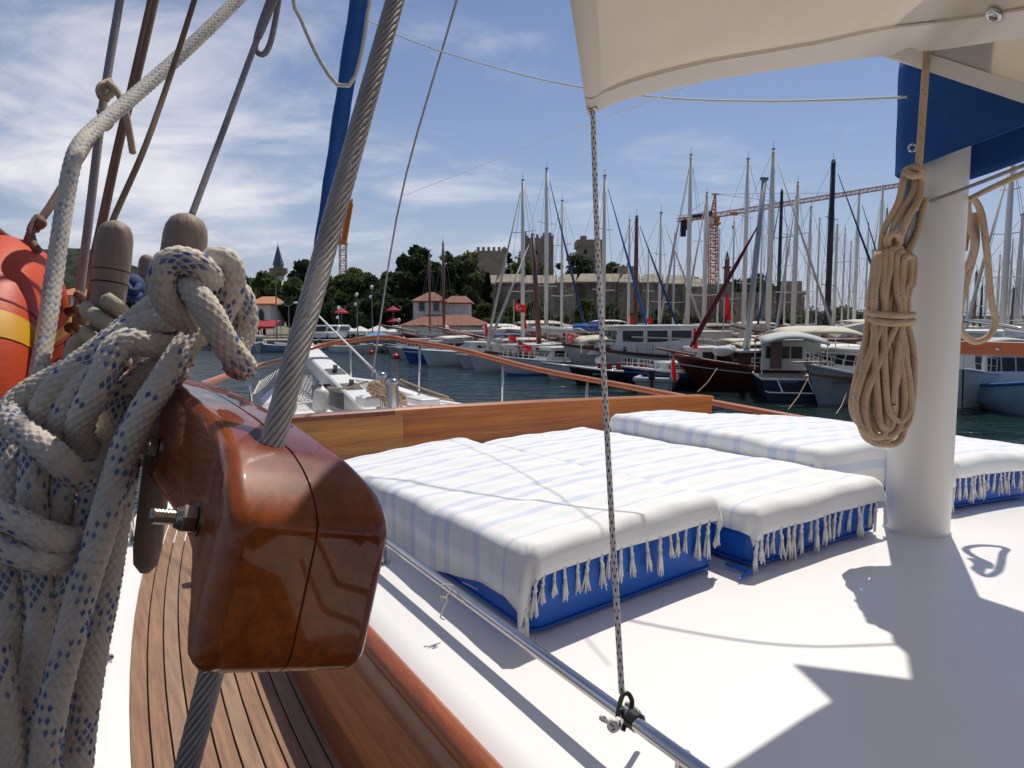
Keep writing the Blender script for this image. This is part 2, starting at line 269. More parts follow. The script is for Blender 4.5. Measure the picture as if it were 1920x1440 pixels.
# ------------------------------------------------------------------ mesh helpers
class MB:
    def __init__(s): s.v = []; s.f = []; s.uv = None
    def add(s, vs, fs):
        o = len(s.v); s.v += [tuple(p) for p in vs]; s.f += [tuple(i + o for i in f) for f in fs]; return s
    def box(s, c, size, rot=None, taper=1.0):
        x, y, z = (q / 2 for q in size); c = Vector(c)
        vs = [Vector((a * x * (taper if k > 0 else 1), b * y * (taper if k > 0 else 1), k * z)) for k in (-1, 1) for a, b in ((-1, -1), (1, -1), (1, 1), (-1, 1))]
        if rot is not None:
            m = Matrix.Rotation(rot, 3, 'Z') if isinstance(rot, (int, float)) else rot
            vs = [m @ p for p in vs]
        return s.add([c + p for p in vs], [(3, 2, 1, 0), (4, 5, 6, 7), (0, 1, 5, 4), (1, 2, 6, 5), (2, 3, 7, 6), (3, 0, 4, 7)])
    def rbox(s, c, size, r, rot=None, seg=2):
        bm = bmesh.new(); bmesh.ops.create_cube(bm, size=1.0)
        for v in bm.verts: v.co = Vector((v.co.x * size[0], v.co.y * size[1], v.co.z * size[2]))
        bmesh.ops.bevel(bm, geom=bm.edges[:] , offset=r, segments=seg, profile=0.5, affect='EDGES')
        m = Matrix.Identity(3) if rot is None else (Matrix.Rotation(rot, 3, 'Z') if isinstance(rot, (int, float)) else rot)
        bm.verts.index_update(); s.add([Vector(c) + m @ v.co for v in bm.verts], [[v.index for v in f.verts] for f in bm.faces]); bm.free(); return s
    def tube(s, pts, r, n=8, cap=True, closed=False):
        pts = [Vector(p) for p in pts]; m = len(pts)
        rs = r if isinstance(r, (list, tuple)) else [r] * m
        vs = []; nrm = None
        for i, p in enumerate(pts):
            a = pts[(i - 1) % m] if (closed or i > 0) else p; b = pts[(i + 1) % m] if (closed or i < m - 1) else p
            t = (b - a).normalized()
            if nrm is None: nrm = t.orthogonal().normalized()
            nrm = (nrm - t * nrm.dot(t)); nrm = nrm.normalized() if nrm.length > 1e-9 else t.orthogonal().normalized()
            bn = t.cross(nrm)
            for k in range(n):
                an = 2 * math.pi * k / n
                vs.append(p + (nrm * math.cos(an) + bn * math.sin(an)) * rs[i])
        fs = []
        for i in range(m if closed else m - 1):
            j = (i + 1) % m
            for k in range(n):
                q = (k + 1) % n; fs.append((i * n + k, i * n + q, j * n + q, j * n + k))
        if cap and not closed: fs += [tuple(range(n - 1, -1, -1)), tuple((m - 1) * n + k for k in range(n))]
        return s.add(vs, fs)
    def cyl(s, a, b, r0, r1=None, n=12): return s.tube([a, b], [r0, r0 if r1 is None else r1], n)
    def lathe(s, base, axis, prof, n=16):
        axis = Vector(axis).normalized(); x = axis.orthogonal().normalized(); y = axis.cross(x); base = Vector(base); vs = []; fs = []
        for h, r in prof:
            for k in range(n):
                a = 2 * math.pi * k / n; vs.append(base + axis * h + (x * math.cos(a) + y * math.sin(a)) * r)
        for i in range(len(prof) - 1):
            for k in range(n):
                q = (k + 1) % n; fs.append((i * n + k, i * n + q, (i + 1) * n + q, (i + 1) * n + k))
        fs += [tuple(range(n - 1, -1, -1)), tuple((len(prof) - 1) * n + k for k in range(n))]
        return s.add(vs, fs)
    def loft(s, rings, cap=True, closed=True):
        n = len(rings[0]); vs = [p for r_ in rings for p in r_]; fs = []
        for i in range(len(rings) - 1):
            for k in range(n if closed else n - 1):
                q = (k + 1) % n; fs.append((i * n + k, i * n + q, (i + 1) * n + q, (i + 1) * n + k))
        if cap: fs += [tuple(range(n - 1, -1, -1)), tuple((len(rings) - 1) * n + k for k in range(n))]
        return s.add(vs, fs)
    def grid(s, fn, nu, nv):
        vs = [fn(i / nu, j / nv) for j in range(nv + 1) for i in range(nu + 1)]
        fs = [(j * (nu + 1) + i, j * (nu + 1) + i + 1, (j + 1) * (nu + 1) + i + 1, (j + 1) * (nu + 1) + i) for j in range(nv) for i in range(nu)]
        return s.add(vs, fs)
    def sphere(s, c, r, n=12, sq=(1, 1, 1)):
        c = Vector(c); vs = []; fs = []; m = n // 2
        for i in range(m + 1):
            t = math.pi * i / m
            for k in range(n):
                a = 2 * math.pi * k / n; vs.append(c + Vector((math.sin(t) * math.cos(a) * r * sq[0], math.sin(t) * math.sin(a) * r * sq[1], math.cos(t) * r * sq[2])))
        for i in range(m):
            for k in range(n):
                q = (k + 1) % n; fs.append((i * n + k, (i + 1) * n + k, (i + 1) * n + q, i * n + q))
        return s.add(vs, fs)
    def mesh(s, name, smooth=False):
        me = bpy.data.meshes.new(name); me.from_pydata(s.v, [], s.f)
        if smooth: me.polygons.foreach_set('use_smooth', [True] * len(me.polygons)); 
        me.validate(); me.update(); return me
def link(name, me, mat, parent=None, smooth=None, angle=None):
    o = bpy.data.objects.new(name, me); COL.objects.link(o)
    if mat and not me.materials: me.materials.append(MATS[mat])
    if angle is not None: me.set_sharp_from_angle(angle=R(angle))
    if parent is not None:
        o.parent = parent; o.matrix_parent_inverse = parent.matrix_basis.inverted()
    return o
def part(name, mb, mat, parent=None, smooth=False, angle=None):
    return link(name, mb.mesh(name, smooth or angle is not None), mat, parent, angle=angle)
def tag(o, label=None, cat=None, group=None, kind=None):
    if label: o['label'] = label
    if cat: o['category'] = cat
    if group: o['group'] = group
    if kind: o['kind'] = kind
    return o
def thing(name, label, cat, loc=(0, 0, 0), group=None, rotz=0.0):
    o = bpy.data.objects.new(name, None); COL.objects.link(o); o.empty_display_size = 0.2
    o.location = loc; o.rotation_euler = (0, 0, rotz)
    o.matrix_basis = Matrix.Translation(Vector(loc)) @ Matrix.Rotation(rotz, 4, 'Z')
    return tag(o, label, cat, group)
def local(name, mb, mat, parent, smooth=False, angle=None):
    """a part modelled in its thing's own frame"""
    o = link(name, mb.mesh(name, smooth or angle is not None), mat, None, angle=angle); o.parent = parent; return o
def spline(pts, step, closed=False):
    """Catmull-Rom through the points, resampled at an even step"""
    p = np.array([tuple(q) for q in pts], float); n = len(p); outp = []
    rng_ = range(n if closed else n - 1)
    for i in rng_:
        p0 = p[(i - 1) % n] if (closed or i > 0) else 2 * p[0] - p[1]
        p1 = p[i]; p2 = p[(i + 1) % n]; p3 = p[(i + 2) % n] if (closed or i + 2 < n) else 2 * p[-1] - p[-2]
        t = np.linspace(0, 1, 24, endpoint=False)[:, None]
        outp.append(0.5 * ((2 * p1) + (-p0 + p2) * t + (2 * p0 - 5 * p1 + 4 * p2 - p3) * t ** 2 + (-p0 + 3 * p1 - 3 * p2 + p3) * t ** 3))
    outp.append((p[:1] if closed else p[-1:])); q = np.vstack(outp)
    d = np.concatenate([[0], np.cumsum(np.linalg.norm(np.diff(q, axis=0), axis=1))])
    m = max(2, int(round(d[-1] / step)) + 1); t = np.linspace(0, d[-1], m)
    return np.stack([np.interp(t, d, q[:, k]) for k in range(3)], 1)
def curve(pts, step=0.02, closed=False): return [Vector(p) for p in spline(pts, step, closed)]
def rope_mesh(name, curves, r, mat, k=10, style='braid', amp=0.16, around=None, closed=False, pitch=PITCH_B):
    """braided rope: every stitch is a raised pillow; coloured stitches are kept in the 'fleck' attribute"""
    n = around or 4 * k
    V_, F_, A_ = [], [], []; off = 0
    for ci, c in enumerate(curves):
        step = 2 * math.pi * r / n * 1.1
        p = spline(c, step, closed); m = len(p)
        t = np.gradient(p, axis=0); t /= np.linalg.norm(t, axis=1)[:, None]
        nr = np.zeros_like(p); v = np.cross(t[0], [0.3, 0.2, 0.93]); v /= np.linalg.norm(v)
        for i in range(m):
            v = v - t[i] * v.dot(t[i]); v /= np.linalg.norm(v); nr[i] = v
        bn = np.cross(t, nr)
        u = np.arange(n) / n; s = np.arange(m) * step / (2 * math.pi * r)
        U, S = np.meshgrid(u, s)
        a = k * U + k * S * pitch; b = k * U - k * S * pitch
        ia, ib = np.floor(a).astype(int), np.floor(b).astype(int); fa, fb = a - ia, b - ib
        h = (np.sin(np.pi * fa) * np.sin(np.pi * fb)) ** 0.55
        rad = r * (1 - amp + amp * h)
        sq = 1.0
        pos = p[:, None, :] + (nr[:, None, :] * np.cos(2 * np.pi * U)[..., None] + bn[:, None, :] * np.sin(2 * np.pi * U)[..., None]) * rad[..., None]
        V_.append(pos.reshape(-1, 3))
        i, j = np.meshgrid(np.arange(m - 1), np.arange(n), indexing='ij'); q = (j + 1) % n
        F_.append(np.stack([i * n + j, i * n + q, (i + 1) * n + q, (i + 1) * n + j], -1).reshape(-1, 4) + off)
        ds = step / (2 * math.pi * r); A_.append(np.stack([np.stack([j / n, i * ds], -1), np.stack([(j + 1) / n, i * ds], -1), np.stack([(j + 1) / n, (i + 1) * ds], -1), np.stack([j / n, (i + 1) * ds], -1)], 2).reshape(-1, 4, 2))
        # rounded ends
        for e, sg in ((0, -1), (m - 1, 1)):
            V_.append((p[e] + t[e] * sg * r * 0.5)[None])
        base = off; off += m * n + 2; cidx0, cidx1 = off - 2, off - 1
        jj = np.arange(n); qq = (jj + 1) % n
        capf = np.stack([base + qq, base + jj, np.full(n, cidx0), np.full(n, cidx0)], -1); capf2 = np.stack([base + (m - 1) * n + jj, base + (m - 1) * n + qq, np.full(n, cidx1), np.full(n, cidx1)], -1)
        F_.append(np.vstack([capf, capf2])); A_.append(np.full((2 * n, 4, 2), 0.03))
    vs = np.vstack(V_); fs = np.vstack(F_); at = np.concatenate(A_)
    tri = fs[:, 2] == fs[:, 3]
    me = bpy.data.meshes.new(name); nf = len(fs); lt = np.where(tri, 3, 4); ls = np.concatenate([[0], np.cumsum(lt)[:-1]])
    me.vertices.add(len(vs)); me.vertices.foreach_set('co', vs.astype(np.float32).ravel())
    kp = np.ones((len(fs), 4), bool); kp[tri, 3] = False; flat = fs[kp]
    me.loops.add(len(flat)); me.loops.foreach_set('vertex_index', flat.astype(np.int32))
    me.polygons.add(nf); me.polygons.foreach_set('loop_start', ls.astype(np.int32)); me.polygons.foreach_set('loop_total', lt.astype(np.int32))
    me.polygons.foreach_set('use_smooth', np.ones(nf, bool)); me.update(calc_edges=True)
    ul = me.uv_layers.new(name='UVMap'); keep = np.ones((nf, 4), bool); keep[tri, 3] = False
    ul.data.foreach_set('uv', at[keep].astype(np.float32).ravel())
    me.materials.append(MATS[mat]); return me
def rope(name, label, curves, r, mat, cat='rope', group=None, up=(), **kw):
    o = tag(link(name, rope_mesh(name, curves, r, mat, **kw), None), label, cat, group)
    for ci, rev, ln in up:                       # the rope goes on up into the rigging
        c = curves[ci][::-1] if rev else curves[ci]; p0, p1 = Vector(c[0]), Vector(c[1]); dr_ = (p0 - p1).normalized()
        part('upper_length', MB().tube([p0 - dr_ * 0.004, p0 + dr_ * ln * 0.5 + Vector((0, 0, 0.02)), p0 + dr_ * ln], r * 0.94, 10), mat, o, smooth=True)
    return o
def text_mesh(body, size, depth=0.004):
    c = bpy.data.curves.new('lettering', 'FONT'); c.body = body; c.size = size; c.extrude = depth; c.align_x = 'CENTER'; c.align_y = 'CENTER'
    o = bpy.data.objects.new('lettering_tmp', c); COL.objects.link(o); bpy.context.view_layer.update()
    me = bpy.data.meshes.new_from_object(o.evaluated_get(bpy.context.evaluated_depsgraph_get())); bpy.data.objects.remove(o); return me
# ================================================================== the boat one stands on
def zroof(s): return -0.9 - 0.15 * (s / 2.19) ** 2
def half(l):
    x = max(0.0, l - 0.5); return max(0.02, 3.1 - 0.03 * x * x - 0.000125 * x ** 4)
def zdeck(l): return -1.5 + 0.0057 * max(0, l) ** 2
BOW = 9.12
boat = thing('sailing_boat', 'white sailing boat with varnished wood rails, seen from its own side deck', 'boat', B(0, 0, -1.5))
# cabin roof
CE = 2.23
def roof_half(l): return CE - 0.02 * max(0, l - 0.5) ** 2
mb = MB()
def roof_pt(a, b):
    l = -4.2 + 7.72 * b; t = -1 + 2 * a; h = roof_half(l); s = t * h
    z = zroof(s); e = max(0, (abs(t) * h - (h - 0.05)) / 0.05); z -= 0.045 * e * e
    return B(s, l, z)
mb.grid(roof_pt, 90, 40); part('cabin_roof', mb, 'gelcoat', boat, smooth=True)
# cabin sides: strakes of varnished wood under a rounded moulding
for sg in (-1, 1):
    side = None
    zs = [-1.115, -1.215, -1.315, -1.415, -1.52]
    for i in range(4):
        mb = MB(); ring = []
        for j in range(41):
            l = -4.2 + 7.65 * j / 40; h = roof_half(l)
            o0 = h - 0.01 + (-1.115 - zs[i]) * 0.3; o1 = h - 0.01 + (-1.115 - zs[i + 1]) * 0.3
            dz = zdeck(l) + 1.5
            z0, z1 = zs[i], zs[i + 1]
            ring.append([B(sg * (o0 - 0.03), l, z0 - 0.0002), B(sg * (o0), l, z0 - 0.0010), B(sg * o1, l, z1 + 0.0008), B(sg * (o1 - 0.03), l, z1 + 0.0002)])
        mb.loft(ring); pm = part('strake', mb, 'varnish_side' if i in (1, 2) else 'varnish_side_dark', None, angle=40)
        if side is None: side = part('cabin_side', MB().loft([[B(sg * (roof_half(l) - 0.05), l, -1.06), B(sg * (roof_half(l) + 0.075), l, -1.53)] for l in (-4.2, -2, 0, 1, 2, 3, 3.45)], cap=False, closed=False), 'gap_dark', boat)
        pm.parent = side
    mb = MB(); mb.tube([B(sg * (roof_half(l) + 0.002), l, -1.082) for l in [-4.2 + 7.66 * j / 40 for j in range(41)]], 0.036, 10)
    part('moulding', mb, 'varnish_mould', side, smooth=True).matrix_parent_inverse = Matrix.Identity(4)
# unseen, added to darken what the pin rail reflects: deckhouse behind the eye
mb = MB(); mb.rbox(B(0.0, -7.2, -0.55), (4.2, 4.2, 1.95), 0.08, HEAD); dh = part('added_deckhouse', mb, 'varnish_side_dark', boat)
for s in (-1.5, -0.5, 0.5, 1.5):
    o_ = part('window', MB().rbox(B(s, -5.09, -0.25), (0.72, 0.03, 0.6), 0.01, HEAD), 'glass'); o_.parent = dh
o_ = part('roof', MB().rbox(B(0.0, -7.2, 0.47), (4.7, 4.7, 0.1), 0.03, HEAD), 'gelcoat'); o_.parent = dh
mb = MB(); mb.grid(lambda a, b: B(-2.9 + 5.8 * a, -4.6 - 6.5 * b, 1.0 + 0.35 * math.sin(math.pi * a)), 10, 8); aft_aw = tag(part('awning', mb, 'canvas', None, smooth=True), 'unseen aft awning behind the viewer, added to darken reflections', 'awning')
part('aft_deck', MB().loft([[B(-3.0, l, -1.508), B(3.0, l, -1.508)] for l in (-11.0, -4.38)], cap=False, closed=False), 'teak_deck', boat)
# front bulkhead under the board
part('cabin_front', MB().loft([[B(s, 3.47, zroof(s) - 0.03), B(s * 1.02, 3.55, -1.5)] for s in [-2.1 + 4.2 * i / 12 for i in range(13)]], cap=False, closed=False), 'white_paint', boat)
# side decks: dark caulk bed, teak planks set on it one by one, white covering board outboard
def edge_s(l): return half(l) - 0.155
for sg in (-1, 1):
    deck = part('side_deck', MB().loft([[B(sg * 2.15, l, zdeck(l) - 0.012), B(sg * (half(l) - 0.1), l, zdeck(l) - 0.012)] for l in [-4.4 + 0.4 * i for i in range(21)]], cap=False, closed=False), 'caulk', boat)
    if sg < 0 or True:
        pw = 0.0655
        for i in range(12):
            segs = [(-4.4, -0.3 + 0.35 * (i % 3)), (-0.296 + 0.35 * (i % 3), 3.9)]
            for l0, l1 in segs:
                nn = 14; top = []
                for j in range(nn + 1):
                    l = l0 + (l1 - l0) * j / nn; o = edge_s(l) - pw * i; q = o - pw + 0.0065
                    lim = roof_half(min(l, 3.4)) + 0.085
                    if q < lim: q = lim
                    if o <= q + 0.004: break
                    z = zdeck(l)
                    top.append([B(sg * o, l, z - 0.012), B(sg * o, l, z - 0.001), B(sg * (o - 0.001), l, z), B(sg * (q + 0.001), l, z), B(sg * q, l, z - 0.001), B(sg * q, l, z - 0.012)])
                if len(top) > 2:
                    mbp = MB().loft(top); o_ = part('plank', mbp, 'teak_deck_pale' if (i * 7 + (l0 > -4)) % 3 == 0 else 'teak_deck'); o_.parent = deck
    LS = [-4.4 + 0.3 * i for i in range(46)]; LS = [l for l in LS if l < BOW - 0.02] + [BOW - 0.01]
    mb = MB(); mb.loft([[B(sg * (half(l) - 0.155), l, zdeck(l) - 0.02), B(sg * (half(l) - 0.152), l, zdeck(l) + 0.012), B(sg * max(half(l) - 0.085, 0), l, zdeck(l) + 0.016), B(sg * max(half(l) - 0.075, 0), l, zdeck(l) + 0.032), B(sg * (half(l) + 0.02), l, zdeck(l) + 0.036), B(sg * (half(l) + 0.02), l, zdeck(l) - 0.06)] for l in LS], cap=False, closed=False)
    part('covering_board', mb, 'gelcoat', boat, angle=35)
    mb = MB(); mb.loft([[B(sg * (half(l) + 0.02), l, zdeck(l) - 0.055), B(sg * (half(l) + 0.0) * (1.0 if l < 6 else 0.97), l, -2.2), B(sg * max(0.01, half(l) - 0.12 - 0.05 * max(0, l - 4)), l, -3.7)] for l in LS], cap=False, closed=False)
    part('hull_side', mb, 'white_paint', boat, smooth=True)
    mb = MB(); mb.tube([B(sg * (half(l) + 0.03), l, zdeck(l) - 0.085) for l in LS], 0.032, 8); part('rubbing_strake', mb, 'varnish_rail', boat, smooth=True)
# foredeck
part('foredeck', MB().loft([[B(-(half(l) - 0.06), l, zdeck(l) - 0.004), B(0, l, zdeck(l) + 0.02), B(half(l) - 0.06, l, zdeck(l) - 0.004)] for l in [3.3 + 0.4 * i for i in range(15)] + [BOW - 0.03]], cap=False, closed=False), 'gelcoat', boat)
# bow bulwark, white inside
mb = MB()
for sg in (-1, 1):
    rr = []
    for l in [7.5 + 0.15 * i for i in range(12)]:
        hh = -0.03 + 0.17 * min(1, (l - 7.5) / 0.9); l2 = min(l, BOW - 0.01)
        rr.append([B(sg * (half(l2) - 0.16), l2, zdeck(l) + 0.0), B(sg * max(half(l2) - 0.12, 0.0), l2, zdeck(l) + hh + 0.05), B(sg * (half(l2) + 0.03), l2, zdeck(l) + hh + 0.05), B(sg * (half(l2) + 0.03), l2, zdeck(l) - 0.02)])
    mb.loft(rr, closed=False, cap=False)
part('bulwark', mb, 'gelcoat', boat, angle=35)
# forward board across the cabin roof: planks with a rounded cap
BL_ = 2.75
def ztop(s): return float(np.interp(s, [-2.3, -1.98, -1.0, -0.16, 0.8, 1.72], [-0.592, -0.590, -0.588, -0.600, -0.625, -0.656]))
board = part('coaming_board', MB().loft([[B(s, BL_ + 0.008, zroof(s) - 0.04), B(s, BL_ + 0.008, ztop(s) - 0.03), B(s, BL_ + 0.048, ztop(s) - 0.03), B(s, BL_ + 0.048, zroof(s) - 0.04)] for s in [-2.16 + 3.86 * i / 24 for i in range(25)]]), 'gap_dark', boat)
for i, (s0, s1, m_) in enumerate(((-2.18, -1.195, 'varnish_board_pale'), (-1.193, 1.72, 'varnish_board'))):
    for k, (f0, f1) in enumerate(((0.0, 0.53), (0.534, 1.0))):
        ring = []
        for j in range(17):
            s_ = s0 + (s1 - s0) * j / 16; zb = zroof(max(-2.2, min(2.2, s_))) - 0.02; zt = ztop(s_) - 0.035
            a = zb + (zt - zb) * f0; b = zb + (zt - zb) * f1
            ring.append([B(s_, BL_, a), B(s_, BL_, b), B(s_, BL_ + 0.056, b), B(s_, BL_ + 0.056, a)])
        o_ = part('plank', MB().loft(ring), m_); o_.parent = board
for s0, s1, m_ in ((-2.2, -1.26, 'varnish_side_dark'), (-1.26, 1.735, 'varnish_board')):
    ring = []
    for j in range(21):
        s_ = s0 + (s1 - s0) * j / 20; z = ztop(s_); e = 0.0 if 0 < j < 20 or -2 < s_ < 1.6 else 0.012
        ring.append([B(s_, BL_ - 0.017 + e, z - 0.04), B(s_, BL_ - 0.017 + e, z - 0.012 - e), B(s_, BL_ - 0.002, z - e), B(s_, BL_ + 0.058, z - e), B(s_, BL_ + 0.073, z - 0.012 - e), B(s_, BL_ + 0.073, z - 0.04)])
    o_ = part('cap', MB().loft(ring), m_, None, angle=30); o_.parent = board
# rail round the bow, through measured points
RAIL = [(-3.5, -4.4, -0.78), (-3.45, -1.0, -0.75), (-3.2, 1.0, -0.72), (-2.87, 3.0, -0.68), (-2.50, 4.73, -0.665), (-1.95, 6.24, -0.655), (-1.25, 7.6, -0.60), (-0.66, 8.42, -0.555), (-0.42, 8.62, -0.49), (-0.16, 8.88, -0.42), (0.16, 8.93, -0.36),
        (0.40, 8.78, -0.32), (0.79, 8.30, -0.25), (1.06, 7.9, -0.31), (1.48, 7.22, -0.41), (2.01, 6.12, -0.63), (2.45, 5.0, -0.77), (2.75, 3.68, -0.885), (3.0, 2.05, -0.995), (3.06, 0.5, -1.03), (3.06, -4.4, -1.05)]
pts = curve([B(*p) for p in RAIL], 0.08)
ring = []
for i, p in enumerate(pts):
    a = pts[max(0, i - 1)]; b = pts[min(len(pts) - 1, i + 1)]; t = (b - a).normalized(); sdir = t.cross(Vector((0, 0, 1))).normalized(); up = sdir.cross(t)
    ring.append([p + sdir * (0.058 * math.cos(k * math.pi / 5)) + up * (0.034 * math.sin(k * math.pi / 5)) for k in range(10)])
part('cap_rail', MB().loft(ring), 'varnish_rail', boat, smooth=True)
def railz(side, l):
    c = [r_ for r_ in RAIL if (r_[0] < 0) == (side < 0)]; c.sort(key=lambda q: q[1])
    for a, b in zip(c, c[1:]):
        if a[1] <= l <= b[1]:
            f = (l - a[1]) / (b[1] - a[1] + 1e-9); return a[0] + (b[0] - a[0]) * f, a[2] + (b[2] - a[2]) * f
    return c[-1][0], c[-1][2]
for sd, l in ((-1, -0.4), (-1, 1.72), (-1, 3.28), (-1, 5.0), (-1, 6.3), (-1, 7.55), (-1, 8.45), (1, 8.75), (1, 7.78), (1, 6.55), (1, 5.35), (1, 3.9), (1, 2.3), (1, 0.6), (1, -1.2)):
    s, z = railz(sd, l); bs = sd * (half(l) - 0.05) if abs(s) > 0.6 else s
    mb = MB(); mb.tube([B(bs, l, zdeck(l) + 0.03), B(s, l, z - 0.015)], 0.0165, 10); st = part('stanchion', mb, 'stainless', boat, smooth=True)
    mb = MB(); mb.lathe(B(bs, l, zdeck(l) + 0.034), (0, 0, 1), [(0, 0.042), (0.008, 0.042), (0.014, 0.022), (0.02, 0.019)], 14); o_ = part('flange', mb, 'stainless', None, smooth=True); o_.parent = st
# bowsprit: a white box beam with steel fittings
def bs_ring(l, wd, ht):
    z = -0.98 + 0.222 * (l - 7.0)
    return [B(-wd, l, z - ht), B(-wd - 0.004, l, z - 0.02), B(-wd + 0.02, l, z), B(wd - 0.02, l, z), B(wd + 0.004, l, z - 0.02), B(wd, l, z - ht)]
spr = part('bowsprit', MB().loft([bs_ring(6.3, 0.16, 0.22), bs_ring(7.2, 0.16, 0.22), bs_ring(9.4, 0.145, 0.2), bs_ring(9.95, 0.125, 0.17)]), 'white_paint', boat)
def sprz(l): return -0.98 + 0.222 * (l - 7.0)
for l in (7.45, 8.15):
    mb = MB(); mb.loft([[B(-0.12, l - 0.14, sprz(l - 0.14) + 0.006), B(0.12, l - 0.14, sprz(l - 0.14) + 0.006)], [B(-0.12, l + 0.14, sprz(l + 0.14) + 0.006), B(0.12, l + 0.14, sprz(l + 0.14) + 0.006)]], closed=False, cap=False)
    mb.box(B(0, l, sprz(l) + 0.05), (0.03, 0.12, 0.09), HEAD); o_ = part('plate', mb, 'dark_metal'); o_.parent = spr
mb = MB(); mb.box(B(-0.36, 7.35, -0.98), (0.03, 1.3, 0.2), HEAD); mb.box(B(-0.25, 7.9, -0.93), (0.2, 0.03, 0.12), HEAD); part('anchor_roller', mb, 'dark_metal', boat)
# mast with collar, track and cleat
MA = Vector((MX + 0.035, MY, 0))
def mz(z): return Vector((MA.x, MA.y, CZ + z))
mast = part('mast', MB().lathe(mz(-0.93), (0, 0, 1), [(0, 0.145), (0.02, 0.142), (0.04, 0.125), (0.6, 0.124), (3.5, 0.120), (9, 0.105)], 40), 'mast_paint', boat, angle=40)
mb = MB(); tk = Vector((-0.80, -0.28, 0)).normalized()
mb.box(mz(2.7) + tk * 0.13, (0.02, 0.03, 3.0), math.atan2(tk.y, tk.x)); o_ = part('track', mb, 'white_paint'); o_.parent = mast
c0 = P(1706, 335, 2.84); c1 = P(1692, 485, 2.84)
mb = MB(); mb.tube([c0, c0.lerp(c1, 0.5) + Vector((-0.015, -0.03, 0)), c1], [0.022, 0.034, 0.022], 8); mb.box(c0.lerp(c1, 0.5) + Vector((0.03, 0.02, 0)), (0.05, 0.05, 0.06)); o_ = part('cleat', mb, 'lamp_grey', None, smooth=True); o_.parent = mast
# grab rail on the roof edge: a steel tube on short posts
TS, TH = -1.972, 0.115
tp = [B(TS - 0.012 * math.cos(0.3 * l), l, zroof(TS) + TH) for l in [-3.6 + 0.2 * i for i in range(34)]]
gr = part('grab_rail', MB().tube(tp, 0.0165, 16), 'stainless', boat, smooth=True)
for l in (-2.35, -0.66, 1.1, 2.7):
    mb = MB(); mb.lathe(B(TS, l, zroof(TS) - 0.004), (0, 0, 1), [(0, 0.045), (0.006, 0.045), (0.01, 0.018), (TH + 0.004, 0.0165)], 18); o_ = part('post', mb, 'stainless', None, angle=40); o_.parent = gr
# bollards on the foredeck
for px, py, d in ((715, 697, 8.35), (736, 709, 7.9)):
    top = P(px, py, d); h = top.z - (CZ - 1.2)
    mb = MB(); mb.lathe(top - Vector((0, 0, h)), (0, 0, 1), [(0, 0.075), (h - 0.06, 0.062), (h - 0.055, 0.068), (h - 0.035, 0.068), (h - 0.012, 0.05), (h, 0.006)], 20); part('bollard', mb, 'stainless', boat, angle=45)
mb = MB(); mb.rbox(P(690, 752, 8.3), (0.22, 0.3, 0.12), 0.03, HEAD); mb.rbox(P(792, 752, 8.6), (0.26, 0.5, 0.1), 0.03, HEAD); part('windlass_cover', mb, 'white_paint', boat)
# wooden pin rail of the starboard shrouds
mb = MB(); mb.rbox(B(2.9, -0.35, -0.215), (0.1, 3.4, 0.105), 0.012, HEAD)
srail = tag(part('pin_rail', mb, 'varnish_rail', None), 'straight orange-brown wooden rail seen to the right behind the white mast', 'pin rail')
mb = MB(); mb.lathe(B(2.845, 1.0, -0.215), (-ch, -sh, 0), [(0, 0.014), (0.006, 0.014), (0.012, 0.006)], 10); o_ = part('bolt', mb, 'stainless', srail)
mb = MB(); mb.tube(curve([P(1800, 600, 5.9), P(1860, 607, 5.6), P(1935, 620, 5.3)], 0.1), 0.014, 8)
tag(part('grab_bar', mb, 'stainless', None, smooth=True), 'polished steel bar above the orange-brown rail at the right edge', 'bar')
# ================================================================== pin rail in front of the lens
PA = R(34); ph = Vector((-math.sin(PA), math.cos(PA), 0)); pr = Vector((math.cos(PA), math.sin(PA), 0))
PO = Vector((-0.143, 0.47, CZ))
TOPS = [(-0.004, -0.1395), (0.0, -0.1345), (0.012, -0.1255), (0.03, -0.113), (0.06, -0.097), (0.1, -0.0885), (0.15, -0.083), (0.25, -0.077), (0.4, -0.071), (0.6, -0.069), (0.95, -0.068)]
BOTS = [(-0.004, -0.233), (0.0, -0.2385), (0.012, -0.2445), (0.028, -0.244), (0.04, -0.238), (0.05, -0.226), (0.06, -0.210), (0.08, -0.191), (0.12, -0.183), (0.25, -0.178), (0.5, -0.175), (0.95, -0.174)]
HWS = [(0, 0.0595), (0.03, 0.0575), (0.06, 0.050), (0.1, 0.0445), (0.2, 0.042), (0.95, 0.042)]
ROLL = R(14)
def interp(tab, t): return float(np.interp(t, [a for a, _ in tab], [b for _, b in tab]))
def bend(t): return -0.05 * max(0, t - 0.3) ** 2 / 0.25
HW = 0.0565
